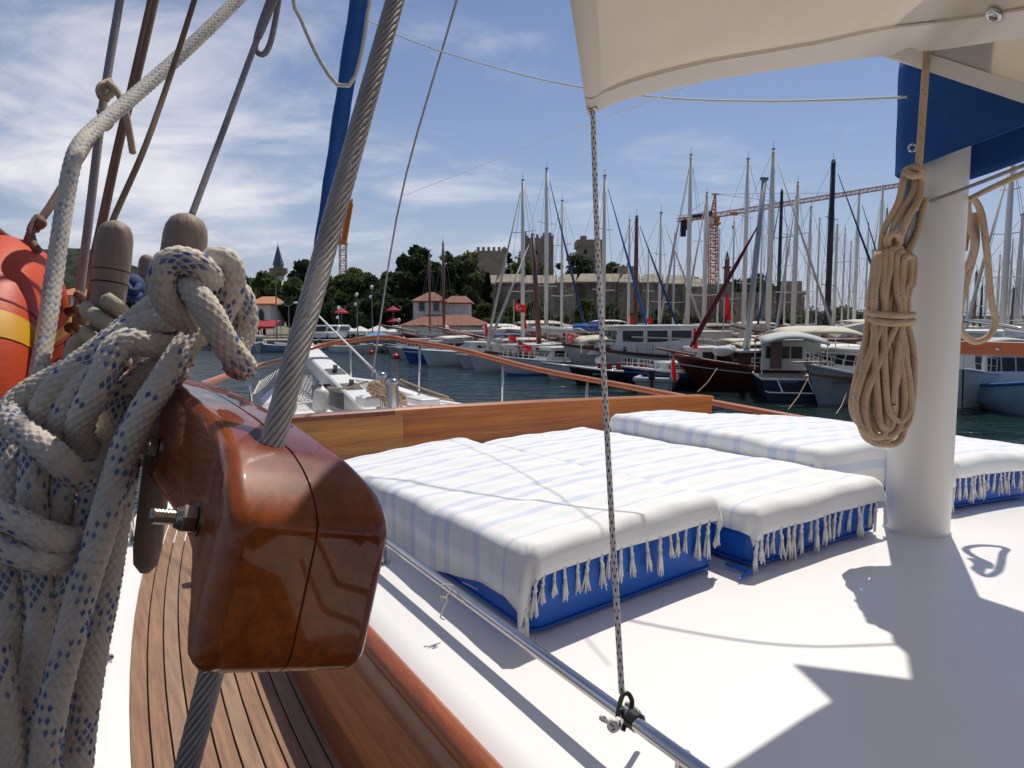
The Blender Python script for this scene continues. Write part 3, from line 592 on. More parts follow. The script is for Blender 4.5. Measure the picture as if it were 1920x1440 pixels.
def beam_half(sg):
    rings = []; n = 7
    for t in [-0.004, 0.0, 0.004, 0.010, 0.018, 0.028, 0.035, 0.041, 0.046, 0.051, 0.056, 0.063, 0.072, 0.085, 0.11, 0.135, 0.16, 0.2, 0.25, 0.32, 0.4, 0.5, 0.6, 0.75, 0.95]:
        zt, zb = interp(TOPS, t), interp(BOTS, t); c = (zt + zb) / 2; hh = (zt - zb) / 2
        wd = interp(HWS, t)
        ins = {-0.004: 0.0125, 0.0: 0.0062, 0.004: 0.003, 0.010: 0.0009, 0.018: 0.0}.get(t, 0)
        gap = 0.0003 + (0.0005 if t > 0.06 else 0.0)
        rin, rout = 0.0010, 0.0125
        x0, x1, y0, y1 = gap + ins * 0.04, wd - ins, -hh + ins * 0.5, hh - ins * 0.5
        loop = []
        for (cx_, cy_, rr_, a0) in ((x1 - rout, y1 - rout, rout, 0), (x0 + rin, y1 - rin, rin, 90), (x0 + rin, y0 + rin, rin, 180), (x1 - rout, y0 + rout, rout, 270)):
            for k in range(5):
                a = R(a0 + 22.5 * k); loop.append((cx_ + rr_ * math.cos(a), cy_ + rr_ * math.sin(a)))
        rg = []
        for x, y in loop:
            xl = sg * x
            rg.append(PO + ph * t + pr * (xl * math.cos(ROLL) + y * math.sin(ROLL) + bend(t)) + Vector((0, 0, c + y * math.cos(ROLL) - xl * math.sin(ROLL))))
        rings.append(rg if sg > 0 else rg[::-1])
    return MB().loft(rings)
pinrail = thing('pin_rail', 'thick glossy mahogany pin rail with rounded end, clamped round the steel wire in front', 'pin rail', PO + Vector((0, 0, -0.16)))
for sg in (-1, 1): o_ = part('beam_half', beam_half(sg), 'varnish_dark', pinrail, angle=70); wn = o_.modifiers.new('wn', 'WEIGHTED_NORMAL'); wn.keep_sharp = True; wn.weight = 80
mb = MB(); mb.loft([[PO + ph * t + pr * (x + y * math.sin(ROLL) + bend(t)) + Vector((0, 0, (interp(TOPS, t) + interp(BOTS, t)) / 2 + y * math.cos(ROLL))) for x, y in ((-0.006, -k), (0.006, -k), (0.006, k), (-0.006, k))] for t, k in ((0.006, 0.036), (0.03, 0.05), (0.05, 0.05), (0.1, 0.042), (0.2, 0.042), (0.4, 0.044), (0.9, 0.045))])
part('seam', mb, 'gap_dark', pinrail)
def bolt_at(t, z, ln):
    ax = (-pr * math.cos(ROLL) + Vector((0, 0, math.sin(ROLL)))).normalized(); cc = (interp(TOPS, t) + interp(BOTS, t)) / 2; upd = pr * math.sin(ROLL) + Vector((0, 0, math.cos(ROLL))); base = PO + ph * t + Vector((0, 0, cc)) + ax * (interp(HWS, t) - 0.0012) + upd * z
    mb = MB(); mb.lathe(base - ax * 0.012, ax, [(0, 0.006)] + [q for i in range(14) for q in ((0.012 + ln * i / 14, 0.0062), (0.012 + ln * (i + 0.5) / 14, 0.0052))] + [(0.012 + ln, 0.005)], 14)
    b = part('bolt', mb, 'bolt', pinrail, smooth=True)
    mb = MB(); mb.lathe(base + ax * 0.001, ax, [(0, 0.0125), (0.0022, 0.0125)], 20); o_ = part('washer', mb, 'bolt', None, angle=30); o_.parent = b
    mb = MB(); mb.lathe(base + ax * 0.0035, ax, [(0, 0.0098), (0.001, 0.0108), (0.009, 0.0108), (0.0102, 0.0096)], 6); mb.lathe(base + ax * 0.0137, ax, [(0, 0.0088), (0.003, 0.0078), (0.004, 0.0066)], 16); o_ = part('nut', mb, 'bolt', None, angle=20); o_.parent = b
bolt_at(0.082, -0.016, 0.034); bolt_at(0.31, -0.012, 0.036)
# belaying pins
def pin(top, bot, r, label, marks=True):
    ax = (bot - top).normalized(); L = (bot - top).length
    t = thing('belaying_pin', label, 'belaying pin', top, 'belaying pins')
    pf = [(0, 0.25 * r), (0.10 * r, 0.5 * r), (0.3 * r, 0.76 * r), (0.65 * r, 0.93 * r), (1.1 * r, 1.0 * r), (2.4 * r, 1.03 * r), (4.6 * r, 0.94 * r), (6.0 * r, 0.84 * r), (7.6 * r, 0.74 * r), (7.7 * r, 0.66 * r), (L - 1.2 * r, 0.62 * r), (L - 0.4 * r, 0.52 * r), (L, 0.2 * r)]
    part('shaft', MB().lathe(top, ax, pf, 28), 'pin_wood', t, smooth=True)
    if marks:
        for h in (3.0 * r, 3.75 * r):
            mb = MB(); mb.lathe(top + ax * h, ax, [(0, 0.985 * r), (0.01 * r, 1.012 * r), (0.07 * r, 1.012 * r), (0.08 * r, 0.985 * r)], 28); part('dark_ring', mb, 'gap_dark', t)  # dark rings laid round the handle
    return t
pin(P(353, 402, 0.775), P(271, 1074, 0.715), 0.0222, 'weathered wooden belaying pin with the big blue-flecked rope knotted round it', False)
pin(P(219, 415, 0.98), P(165, 900, 0.93), 0.0225, 'weathered wooden belaying pin with pale olive rope wound round its foot')
pin(P(277, 478, 1.9), P(255, 700, 1.85), 0.0200, 'small farther belaying pin between the other two, above the blue bundle')
mb = MB(); mb.rbox(P(175, 700, 1.86), (0.3, 0.09, 0.07), 0.012, R(120)); tag(part('pin_rail', mb, 'varnish_dark'), 'farther varnished pin rail glimpsed between the orange ring and the ropes', 'pin rail')
# shroud wire: twelve laid strands round a core
def wire(name, label, pts, Rw, strands=12, lay=0.13, group=None, mat='wire'):
    t = thing(name, label, 'wire', pts[0], group); p = spline(pts, 0.006); d = np.gradient(p, axis=0); d /= np.linalg.norm(d, axis=1)[:, None]
    v = np.cross(d[0], [0.1, 0.9, 0.2]); v /= np.linalg.norm(v); n1 = v; n2 = np.cross(d[0], v)
    rs = Rw * math.sin(math.pi / strands) / (1 + math.sin(math.pi / strands)) * 1.06; rc = Rw - rs
    L = np.arange(len(p)) * 0.006
    part('core', MB().tube([Vector(q) for q in p[::20]] + [Vector(p[-1])], rc, 10), mat, t)
    for k in range(strands):
        a = 2 * math.pi * (k / strands + L / lay)
        q = p + rc * (np.cos(a)[:, None] * n1 + np.sin(a)[:, None] * n2)
        part('strand', MB().tube([Vector(x) for x in q], rs, 6), mat, t, smooth=True)
    return t
hole = P(507, 845, 0.532)
wire('shroud_wire', 'thick twisted steel shroud wire running down through the mahogany pin rail', [P(335, 1500, 0.525), P(420, 1170, 0.53), hole, P(620, 430, 0.64), P(752, -40, 0.78)], 0.0098, lay=0.125)
w0, w1 = P(620, 430, 0.64), P(752, -40, 0.78); wd_ = (w1 - w0).normalized()
part('upper_length', MB().tube([w1 - wd_ * 0.01, w1 + wd_ * 6.0], 0.0096, 12), 'wire', bpy.data.objects['shroud_wire'], smooth=True)
# ================================================================== sun beds and their cotton covers
def zsea(s): return zroof(s)
RC = 0.036
def cloth_pt(a, b, s0, s1, l0, l1, H, fold=0.012, seed=0.0, lift=0.004, slope=0.0):
    """a = across, b = along, in metres of cloth; outside the bed the cloth rolls over the edge and hangs"""
    sgx = -1 if a < (s0 + s1) / 2 else 1; sgy = -1 if b < (l0 + l1) / 2 else 1
    ex = max(s0 - a, a - s1); ey = max(l0 - b, b - l1)
    def roll(e):
        if e <= -RC: return e, 0.0
        th = (e + RC) / RC
        if th < math.pi / 2: return -RC + RC * math.sin(th), RC * (1 - math.cos(th))
        return 0.0, RC + (e + RC - RC * math.pi / 2)
    if ex > -RC and ey > -RC:
        r_ = math.hypot(ex + RC, ey + RC); phi = math.atan2(ey + RC, ex + RC); o, dr = roll(r_ - RC)
        k = min(1, dr / 0.12); bulge = k * (0.018 * math.sin(phi * 5.0 + seed) + 0.02 * math.sin(2 * phi))
        ox, oy = (o + RC + bulge) * math.cos(phi) - RC, (o + RC + bulge) * math.sin(phi) - RC
    else:
        ox, dx = roll(ex); oy, dy = roll(ey); dr = max(dx, dy)
        k = min(1, dr / 0.1); q = b if dx > dy else a
        wv = k * fold * (0.5 * math.sin(q * 9 + seed) + 0.35 * math.sin(q * 23 + 2 * seed) + 0.5)
        if dx > dy: ox += wv
        elif dy > 0: oy += wv
    s = (s0 - ox if sgx < 0 else s1 + ox); l = (l0 - oy if sgy < 0 else l1 + oy)
    wr = 0.0
    if dr < 0.01: wr = 0.0035 * math.sin(a * 11 + 3 * math.sin(b * 4 + seed) + seed) * math.sin(b * 7 + seed) + 0.0022 * math.sin(a * 31 + b * 13) + 0.004 * max(0, math.sin(b * 17 + 2.5 * math.sin(a * 5 + seed) + seed)) ** 6
    sc_ = min(max(s, s0), s1)
    cush = 0.006 * (math.sin(math.pi * min(1, max(0, (a - s0) / (s1 - s0)))) ** 0.5) * (math.sin(math.pi * min(1, max(0, (b - l0) / (l1 - l0)))) ** 0.5)
    return s, l, zroof(sc_) + H - slope * (min(max(l, l0), l1) - l0) + lift + wr + cush - dr
def tassel_mesh(seed):
    rg = random.Random(seed); mb = MB()
    ln = 0.036; bx_ = rg.uniform(-0.006, 0.006); mb.tube([(0.002 * math.sin(i * 2.1) + bx_ * i / 5, 0.0015 * math.cos(i * 1.7), -ln * i / 5) for i in range(6)], [0.0065, 0.004, 0.0052, 0.0042, 0.0058, 0.0066], 7)
    for k in range(11):
        a = 2 * math.pi * k / 11 + rg.random(); rr = 0.003 + 0.008 * rg.random(); e = 0.048 + 0.022 * rg.random(); sw = rg.uniform(-0.004, 0.006)
        mb.tube([(bx_ + 0.002 * math.cos(a), 0.002 * math.sin(a), -ln + 0.003), (bx_ + rr * 0.6 * math.cos(a), rr * 0.6 * math.sin(a), -ln - e * 0.45), (bx_ * 1.3 + rr * math.cos(a) + sw, rr * math.sin(a), -ln - e)], [0.0030, 0.0029, 0.0014], 5)
    return mb.mesh('tassel', True)
TASSELS = [tassel_mesh(i) for i in range(5)]
for tm in TASSELS: tm.materials.append(MATS['cotton'])
def bed(s0, s1, l0, l1, H, hl, hr_, hf, hb, label, tlabel, front=None, seed=0.0, back=None, v0=0.0, slope=0.0):
    c = ((s0 + s1) / 2, (l0 + l1) / 2)
    mt = thing('mattress', label, 'mattress', B(c[0], c[1], zroof(c[0])), 'blue sun mattresses on the cabin roof')
    rings = []
    for z, ins in ((0.004, 0.045), (0.018, 0.022), (0.045, 0.012), (H * 0.5, 0.008), (H - 0.06, 0.012), (H - 0.03, 0.025), (H - 0.014, 0.05)):
        rg = []; x0, x1, y0, y1 = s0 + ins, s1 - ins, l0 + ins, l1 - ins; cr = 0.045
        for cx_, cy_, a0 in ((x1 - cr, y1 - cr, 0), (x0 + cr, y1 - cr, 90), (x0 + cr, y0 + cr, 180), (x1 - cr, y0 + cr, 270)):
            for k in range(6):
                a = R(a0 + 18 * k); s = cx_ + cr * math.cos(a); l = cy_ + cr * math.sin(a); rg.append(B(s, l, zroof(s) + z * (1 - slope * (l - l0) / H)))
        rings.append(rg)
    part('cushion', MB().loft(rings), 'vinyl_blue', mt, angle=60)
    ring = [B(s0 + 0.0, l0 - 0.004, zroof(s0) + 0.06)]
    mb = MB(); zp = 0.022
    pl = []
    for cx_, cy_, a0 in ((s1 - 0.065, l1 - 0.065, 0), (s0 + 0.065, l1 - 0.065, 90), (s0 + 0.065, l0 + 0.065, 180), (s1 - 0.065, l0 + 0.065, 270)):
        for k in range(6):
            a = R(a0 + 18 * k); s = cx_ + 0.05 * math.cos(a); l = cy_ + 0.05 * math.sin(a); pl.append(B(s, l, zroof(s) + zp))
    mb.tube(pl, 0.0042, 6, closed=True); part('piping', mb, 'vinyl_blue', mt, smooth=True)
    a0, a1, b0, b1 = s0 - hl, s1 + hr_, l0 - hf, l1 + hb
    nu, nv = max(20, int((a1 - a0) / 0.018)), max(30, int((b1 - b0) / 0.022))
    vs, uv = [], []
    for j in range(nv + 1):
        for i in range(nu + 1):
            b = b0 + (b1 - b0) * j / nv; fr_ = min(1, max(0, (0.95 - (b - l0)) / 0.8)); fr_ = fr_ * fr_ * (3 - 2 * fr_) * (1 - min(1, max(0, (0.13 - (b - l0)) / 0.2)) * 0.9)
            a0b = a0 + (0.45 * (hl - 0.06) * fr_ if hl > 0.2 else 0); a = a0b + (a1 - a0b) * i / nu
            vs.append(B(*cloth_pt(a, b, s0, s1, l0, l1, H, seed=seed, slope=slope))); uv.append((a, b - b0 + v0))
    fs = [(j * (nu + 1) + i, j * (nu + 1) + i + 1, (j + 1) * (nu + 1) + i + 1, (j + 1) * (nu + 1) + i) for j in range(nv) for i in range(nu)]
    me = bpy.data.meshes.new('cloth'); me.from_pydata([tuple(v) for v in vs], [], fs)
    ul = me.uv_layers.new(name='UVMap'); li = np.zeros(len(me.loops), np.int32); me.loops.foreach_get('vertex_index', li)
    ul.data.foreach_set('uv', np.array(uv, np.float32)[li].ravel()); me.polygons.foreach_set('use_smooth', [True] * len(me.polygons)); me.update()
    tw = thing('bed_cover', tlabel, 'towel', B(c[0], l0, zroof(c[0]) + H), 'striped cotton covers on the sun mattresses')
    o = link('cloth', me, 'towel_stripe', tw)
    md = o.modifiers.new('thick', 'SOLIDIFY'); md.thickness = 0.004; md.offset = 1.0
    def fringe(a_, b_, yaw):
        s, l, z = cloth_pt(a_, b_, s0, s1, l0, l1, H, seed=seed, slope=slope)
        q = link('tassel', TASSELS[random.randrange(5)], None, None)
        q.parent = tw; q.matrix_parent_inverse = tw.matrix_basis.inverted()
        k = random.uniform(0.85, 1.35)
        q.matrix_basis = Matrix.Translation(B(s, l, z)) @ Matrix.Rotation(yaw + random.uniform(-1, 1), 4, 'Z') @ Matrix.Rotation(random.uniform(-0.1, 0.1), 4, 'X') @ Matrix.Diagonal((k, k, k, 1))
    if front:
        x = front[0]
        while x <= front[1]: fringe(x, b0 + 0.004, HEAD); x += front[2] * random.uniform(0.65, 1.3)
    if back:
        x = back[0]
        while x <= back[1]: fringe(x, b1 - 0.002, HEAD + math.pi); x += 0.055
    return mt, tw
bed(-1.86, -1.02, 0.12, 2.24, 0.285, 0.24, 0.09, 0.07, 0.05, 'blue vinyl mattress nearest the steel grab rail, its front end bare below the fringe', 'striped white and pale blue cotton cover on the mattress nearest the grab rail', (-1.86 - 0.2, -0.99, 0.052), 0.4, slope=0.04)
bed(-0.945, -0.14, 0.03, 2.14, 0.228, 0.07, 0.02, 0.075, 0.05, 'blue vinyl mattress between the nearest mattress and the mast foot', 'fringed striped cover with a folded front edge, on the mattress left of the mast foot', (-0.98, -0.12, 0.05), 1.7, back=(-0.5, -0.2), v0=0.03, slope=0.026)
bed(-0.13, 0.425, 0.36, 1.88, 0.29, 0.19, 0.0, 0.2, 0.02, 'narrow blue mattress directly ahead of the white mast', 'striped cover on the raised mattress directly ahead of the mast', None, 2.9, back=(0.1, 0.4), v0=0.3)
bed(0.445, 1.26, 0.06, 1.92, 0.245, 0.17, 0.03, 0.07, 0.02, 'blue mattress to the right of the white mast', 'pale cover with a blue stripe on the mattress right of the mast', (0.44 - 0.1, 1.2, 0.047), 3.6, v0=0.24, back=(0.5, 1.2))
bed(1.29, 2.05, 0.1, 1.92, 0.235, 0.02, 0.12, 0.1, 0.02, 'far blue mattress on the starboard side of the roof', 'striped cover on the farthest starboard mattress', None, 4.2, v0=0.1)
mb = MB(); q = [B(-0.985, 0.12, zroof(-1) + 0.02), B(-0.97, 0.02, zroof(-1) + 0.02), B(-1.05, 0.0, zroof(-1) + 0.012)]
mb.tube(q, [0.008, 0.012, 0.004], 6); tag(part('tie_tape', mb, 'vinyl_blue'), 'short blue tape end lying on the roof between the two front mattresses', 'tape')
# ================================================================== awning over the deck
hem = [(1100, 205, 2.12), (1106, 213, 2.12), (1125, 203, 2.13), (1180, 181, 2.17), (1320, 149, 2.28), (1466, 127, 2.46), (1600, 108, 2.72), (1680, 99, 2.84), (1760, 90, 2.66), (1830, 80, 2.52), (1960, 60, 2.36), (2150, 35, 2.2)]
hp = [Vector(x) for x in spline([P(*h) for h in hem], 0.03)]
aft = Vector((0.42, -1.0, 0.05)); xa = [p.x for p in hp]
def awn(a, b):
    i = a * (len(hp) - 1); k = int(min(i, len(hp) - 2)); p = hp[k].lerp(hp[k + 1], i - k)
    q = p + Vector((-0.13 * (1 - a) - 0.02, -1.0, 0.0)) * (b * 3.2)
    q.z += -0.10 * b * (1 - a) + 0.30 * math.sin(b * math.pi) * 0.4 * (0.2 + a) - 0.03 * math.sin(a * math.pi * 2.0) * b * 3 + 0.012 * math.sin(b * 9 + a * 12) * min(1, b * 8)
    return q
aw = thing('awning', 'cream canvas awning with a wide hem, its corner held by the dotted cord', 'awning', hp[0])
o = part('canvas', MB().grid(awn, 60, 60), 'canvas', aw, smooth=True); o.modifiers.new('thick', 'SOLIDIFY').thickness = 0.004
def hemp(a, b):
    q = awn(a, b * 0.068 * (0.6 + 0.4 * min(a * 3, 1))); q.z -= 0.0065; return q
o = part('hem', MB().grid(hemp, 90, 4), 'canvas_hem', aw, smooth=True)
def hems(a, b):
    q = awn(a * 0.028, b); q.z -= 0.0045; return q
part('side_hem', MB().grid(hems, 3, 50), 'canvas_hem', aw, smooth=True)
mb = MB(); mb.tube([awn(a / 80, 0.066 * (0.6 + 0.4 * min(a * 3 / 80, 1))) + Vector((0, 0, -0.0085)) for a in range(3, 81)], 0.0010, 4); part('seam', mb, 'rope_tan', aw)
def eyelet(c, nrm, r, parent):
    nrm = nrm.normalized(); x = nrm.orthogonal().normalized(); y = nrm.cross(x)
    mb = MB(); mb.tube([c + (x * math.cos(a) + y * math.sin(a)) * r for a in [2 * math.pi * k / 24 for k in range(24)]], r * 0.34, 8, closed=True); part('eyelet', mb, 'stainless', parent, smooth=True)
def normal_at(a, b):
    p = awn(a, b); return (awn(min(1, a + 0.01), b) - p).cross(awn(a, b + 0.01) - p)
eyelet(awn(0.012, 0.012) + Vector((0, 0, -0.008)), normal_at(0.02, 0.02), 0.0125, aw)
best = min(((P(1865, 22, 2.6) - awn(a / 100, b / 200)).length, a / 100, b / 200) for a in range(40, 100) for b in range(1, 30))
best = min(((Vector(((awn(a / 200, b / 400) - Vector((0, 0, CZ))).x / awn(a / 200, b / 400).y - (P(1865, 22, 1).x), (awn(a / 200, b / 400).z - CZ) / awn(a / 200, b / 400).y - (P(1865, 22, 1).z - CZ)))).length, a / 200, b / 400) for a in range(80, 200) for b in range(1, 60))
ea, eb = best[1], best[2]
eyelet(awn(ea, eb) + Vector((0, 0, -0.012)), normal_at(ea, eb), 0.021, aw)
mb = MB(); mb.sphere(awn(ea, eb) + Vector((0, 0, -0.006)), 0.017, 12, (1, 1, 0.25)); part('eyelet_light_disc', mb, 'cord_white', aw, smooth=True)  # pale disc painted for the light showing through the eyelet
# second panel beyond it
qa, qb = P(1560, 68, 3.0), P(2040, 226, 2.42)
def pan2(a, b):
    q = qa.lerp(qb, a) + Vector((0.25, -0.75, 0.42)) * b * 2.0; q.z += 0.05 * math.sin(a * math.pi) * (b) ; return q
aw2 = thing('awning', 'brighter flat awning panel in the top right corner above the blue sail cover', 'awning', qa)
o = part('canvas', MB().grid(pan2, 10, 10), 'canvas_thin', aw2, smooth=True); o.modifiers.new('thick', 'SOLIDIFY').thickness = 0.004
part('hem', MB().grid(lambda a, b: pan2(a, b * 0.035 - 0.004) + Vector((0, 0, -0.006)), 10, 2), 'canvas_hem', aw2, smooth=True)
# cord from the awning corner to the grab rail, with its black snap hook
ctop = awn(0.012, 0.012) + Vector((0, -0.004, -0.012)); cbot = P(1166, 1300, 1.60)
rope('dotted_cord', 'thin white cord with black dots hanging from the awning corner to the grab rail', [[ctop + Vector((0.002, 0.015, 0.012)), ctop, ctop.lerp(cbot, 0.3) + Vector((-0.006, 0, 0)), ctop.lerp(cbot, 0.7) + Vector((-0.004, 0, 0)), cbot], [P(1174, 1318, 1.6), P(1190, 1330, 1.60), P(1204, 1345, 1.63)],
     [P(1126, 1344, 1.535), P(1140, 1352, 1.53), P(1150, 1356, 1.525), P(1158, 1350, 1.52), P(1160, 1360, 1.51), P(1150, 1368, 1.515), P(1144, 1362, 1.52), P(1152, 1352, 1.51), P(1148, 1370, 1.52)]], 0.0074, 'cord_dot', 'cord', style='dot', k=8, amp=0.03, around=24)
hk = thing('snap_hook', 'black plastic snap hook clipped round the steel grab rail', 'hook', P(1170, 1350, 1.56))
mb = MB(); mb.tube(curve([P(1156, 1360, 1.53), P(1160, 1330, 1.555), P(1168, 1304, 1.58), P(1178, 1302, 1.585), P(1184, 1315, 1.585), P(1182, 1332, 1.575), P(1172, 1350, 1.55), P(1170, 1366, 1.535)], 0.004), [0.0075] * 3 + [0.0055] * 200, 8) if False else mb.tube(curve([P(1156, 1364, 1.53), P(1160, 1330, 1.555), P(1168, 1303, 1.58), P(1178, 1301, 1.585), P(1185, 1315, 1.585), P(1182, 1334, 1.575), P(1174, 1352, 1.55), P(1168, 1370, 1.535)], 0.004), 0.0058, 8)
part('clip', mb, 'black_plastic', hk, smooth=True)
tb = B(TS - 0.008, -0.515, zroof(TS) + TH); td = (B(TS, 0, 0) - B(TS, -1, 0)).normalized()
mb = MB(); mb.lathe(tb - td * 0.016, td, [(0, 0.0185), (0.003, 0.0215), (0.029, 0.0215), (0.032, 0.0185)], 20); part('collar', mb, 'black_plastic', hk, angle=40)
# small string tied to the grab rail
g0 = P(832, 1103, 2.27)
mb = MB(); mb.tube(curve([P(822, 1112, 2.27), P(824, 1100, 2.275), P(836, 1096, 2.28), P(850, 1100, 2.285), P(842, 1112, 2.27), P(830, 1128, 2.25), P(826, 1120, 2.25), P(838, 1124, 2.255), P(830, 1145, 2.23), P(826, 1158, 2.215), P(834, 1162, 2.22)], 0.006), 0.0026, 6)
tag(part('string', mb, 'sail_cream', None, smooth=True), 'scrap of pale string knotted on the steel grab rail', 'string')
mb = MB(); mb.tube(curve([P(868, 1092, 2.42), P(884, 1100, 2.4), P(896, 1106, 2.38)], 0.01), 0.002, 5); tag(part('string', mb, 'sail_cream', None), 'thin string lying on the roof beside the nearest mattress', 'string')
# ================================================================== blue sail cover, furled sail, rigging lines
cov = thing('sail_cover', 'blue canvas sail cover wrapped round the boom and the mast', 'sail cover', mz(0.6))
af = Vector((sh, -ch, 0)); stb = Vector((ch, sh, 0))
def cover(side):
    rows = []
    for j in range(13):
        zf = j / 12; row = []
        for t in [-0.134, -0.130, -0.105, -0.05, 0.02, 0.15, 0.35, 0.7, 1.2, 2.0]:
            wd = 0.15 * (1 if t > -0.05 else max(0.02, (1 - ((t + 0.05) / 0.085) ** 2)) ** 0.5) * (1 - 0.35 * zf * min(1, max(0, t + 0.2)))
            zb = 0.60 + 0.20 * max(0, t + 0.05) - (0.04 if side > 0 else 0)
            zt = 1.05 - 0.03 * t
            row.append(mz(zb + (zt - zb) * zf) + af * (t + 0.02 * math.sin(zf * 7) * 0.3) + stb * (side * (wd + 0.008 * math.sin(zf * 9 + t * 8))))
        rows.append(row)
    mb = MB(); mb.loft(rows, cap=False, closed=False); return mb
for sd in (-1, 1):
    o = part('canvas', cover(sd), 'canvas_blue', cov, smooth=True); o.modifiers.new('thick', 'SOLIDIFY').thickness = 0.005
for pp in (P(1711, 277, 2.78),):
    eyelet(pp, Vector((-0.3, -0.9, 0)), 0.013, cov)
mb = MB(); mb.cyl(mz(0.86) + af * 0.12, mz(0.98) + af * 3.0, 0.06, 0.06, 14); bm_ = part('boom', mb, 'boat_wood', boat, smooth=True)
rope('halyard', 'tan rope running down the mast in front of the blue sail cover', [[P(1742, 60, 2.74), P(1735, 140, 2.72), P(1728, 240, 2.73), P(1722, 312, 2.75), P(1716, 345, 2.8)]], 0.0135, 'rope_tan', style='thin', k=8, amp=0.08)
mb = MB(); mb.tube(curve([P(1745, 377, 2.9), P(1800, 357, 2.75), P(1930, 306, 2.4)], 0.05), 0.007, 6); tag(part('line', mb, 'rope_grey', None, smooth=True), 'thin grey line leading from the mast up to the right edge', 'line')
mb = MB(); mb.tube(curve([P(1808, 378, 3.0), P(1860, 352, 2.8), P(1935, 318, 2.5)], 0.05), 0.011, 6); tag(part('line', mb, 'rope_tan', None, smooth=True), 'thicker tan line from behind the mast up to the right edge', 'line')
# tan coil on the mast
rg = random.Random(3); loops = []
for i in range(17):
    f = i / 16; x0 = 1636 + 62 * f; dep = 2.80 - 0.035 * (i % 3)
    xl = 1604 + 17 * (i % 5) + 8 * rg.random(); xr = 1704 - 15 * (i % 4) + 8 * rg.random(); yb = 806 + 26 * rg.random() - (i % 5) * 11
    if i == 0: xl, xr, yb = 1598, 1622, 792
    if i == 1: xl, xr, yb = 1615, 1702, 833
    xm = (xl + xr) / 2
    x1 = min(1704, x0 + 14 * rg.uniform(-1, 1)); xt = 1646 + 60 * f
    yt = 462 + 16 * abs(f - 0.45) * 2 + 6 * rg.random()
    loops.append([P(xt - 8, yt + 40, dep), P(xt - 6, yt + 8, dep), P(xt + 2, yt, dep + 0.01), P(xt + 9, yt + 10, dep + 0.02), P(xt + 6, yt + 50, dep + 0.02), P((x0 + xt) / 2 + 4, 540, dep + 0.02), P(x0, 592, dep + 0.015), P((x0 + xr) / 2 + 8, 660, dep + 0.01), P(xr, 745, dep + 0.01), P(xm + (xr - xm) * 0.72, yb - 12, dep), P(xm, yb, dep), P(xl + (xm - xl) * 0.28, yb - 14, dep - 0.01), P(xl, 750, dep - 0.01), P((x1 + xl) / 2 - 4, 670, dep - 0.01), P(x1 - 4, 592, dep - 0.005), P((x1 + xt) / 2 - 8, 545, dep - 0.005)])
coil = [l + [l[0]] for l in loops]
coil.append([P(1624, 582, 2.78), P(1640, 588, 2.715), P(1672, 592, 2.70), P(1702, 592, 2.73), P(1712, 590, 2.8)])
coil.append([P(1626, 595, 2.78), P(1642, 602, 2.715), P(1672, 606, 2.70), P(1702, 605, 2.73), P(1712, 602, 2.8)])
coil.append([P(1690, 470, 2.78), P(1672, 440, 2.77), P(1690, 395, 2.765), P(1712, 360, 2.77), P(1718, 330, 2.78)])
coil.append([P(1650, 480, 2.78), P(1658, 430, 2.78), P(1684, 380, 2.77), P(1694, 335, 2.78), P(1700, 318, 2.78), P(1720, 314, 2.76)])
coil.append([P(1680, 475, 2.75), P(1690, 440, 2.745), P(1702, 410, 2.74), P(1722, 375, 2.75), P(1728, 340, 2.76), P(1724, 318, 2.74), P(1704, 316, 2.76), P(1698, 330, 2.8)])
coil.append([P(1700, 480, 2.80), P(1718, 440, 2.80), P(1728, 400, 2.80), P(1734, 372, 2.80)])
coil.append([P(1697, 322, 2.75), P(1712, 330, 2.735), P(1728, 326, 2.75)])
coil.append([P(1668, 470, 2.76), P(1664, 448, 2.74), P(1680, 438, 2.73), P(1688, 455, 2.75)])
rope('rope_coil', 'tan rope coil bound with two turns, hanging on the left of the white mast', coil, 0.0132, 'rope_tan', 'rope coil', style='thin', k=8, amp=0.09, around=22)
rope('rope_loop', 'loose tan rope loop hanging behind the right side of the mast', [[P(1806, 390, 3.25), P(1822, 372, 3.2), P(1840, 400, 3.2), P(1850, 470, 3.2), P(1858, 560, 3.2), P(1866, 605, 3.2), P(1852, 632, 3.2), P(1825, 640, 3.2), P(1803, 620, 3.2), P(1800, 585, 3.2), P(1812, 530, 3.2), P(1830, 460, 3.22), P(1828, 400, 3.25)], [P(1814, 380, 3.22), P(1818, 420, 3.22), P(1826, 455, 3.2), P(1818, 490, 3.2), P(1804, 512, 3.2)], [P(1806, 400, 3.24), P(1812, 430, 3.24), P(1808, 470, 3.24)]], 0.0145, 'rope_tan', 'rope', style='thin', k=8, amp=0.09, around=22)
# furled blue headsail on the forestay: on the boat's centre line
def on_centre(px, py):
    u = P(px, py, 1.0).x; l = (MX - u * MY) / (sh + u * ch); q = B(0, l, 0); return P(px, py, q.y)
f0, f1 = on_centre(553, 640), on_centre(686, -70)
f0 = B(0, 9.75, sprz(9.75)); 
fl_ = thing('furled_headsail', 'furled headsail in a blue sleeve, rising behind the twisted wire', 'sail', f0)
pts_ = [f0.lerp(f1, k / 24) for k in range(38)]
part('sleeve', MB().tube(pts_, [0.02, 0.05] + [0.075 + 0.045 * (k / 24) + 0.006 * math.sin(k * 1.7) for k in range(2, 38)], 12), 'canvas_blue', fl_, smooth=True)
mb = MB(); a_, b_ = P(683, 40, f1.y * 0.9), P(693, 46, f1.y * 0.9)
def line3(name, label, pts, r, mat='cord_white', cat='line', n=6, step=0.05):
    return tag(part(name, MB().tube(curve(pts, step), r, n), mat, None, smooth=True), label, cat)
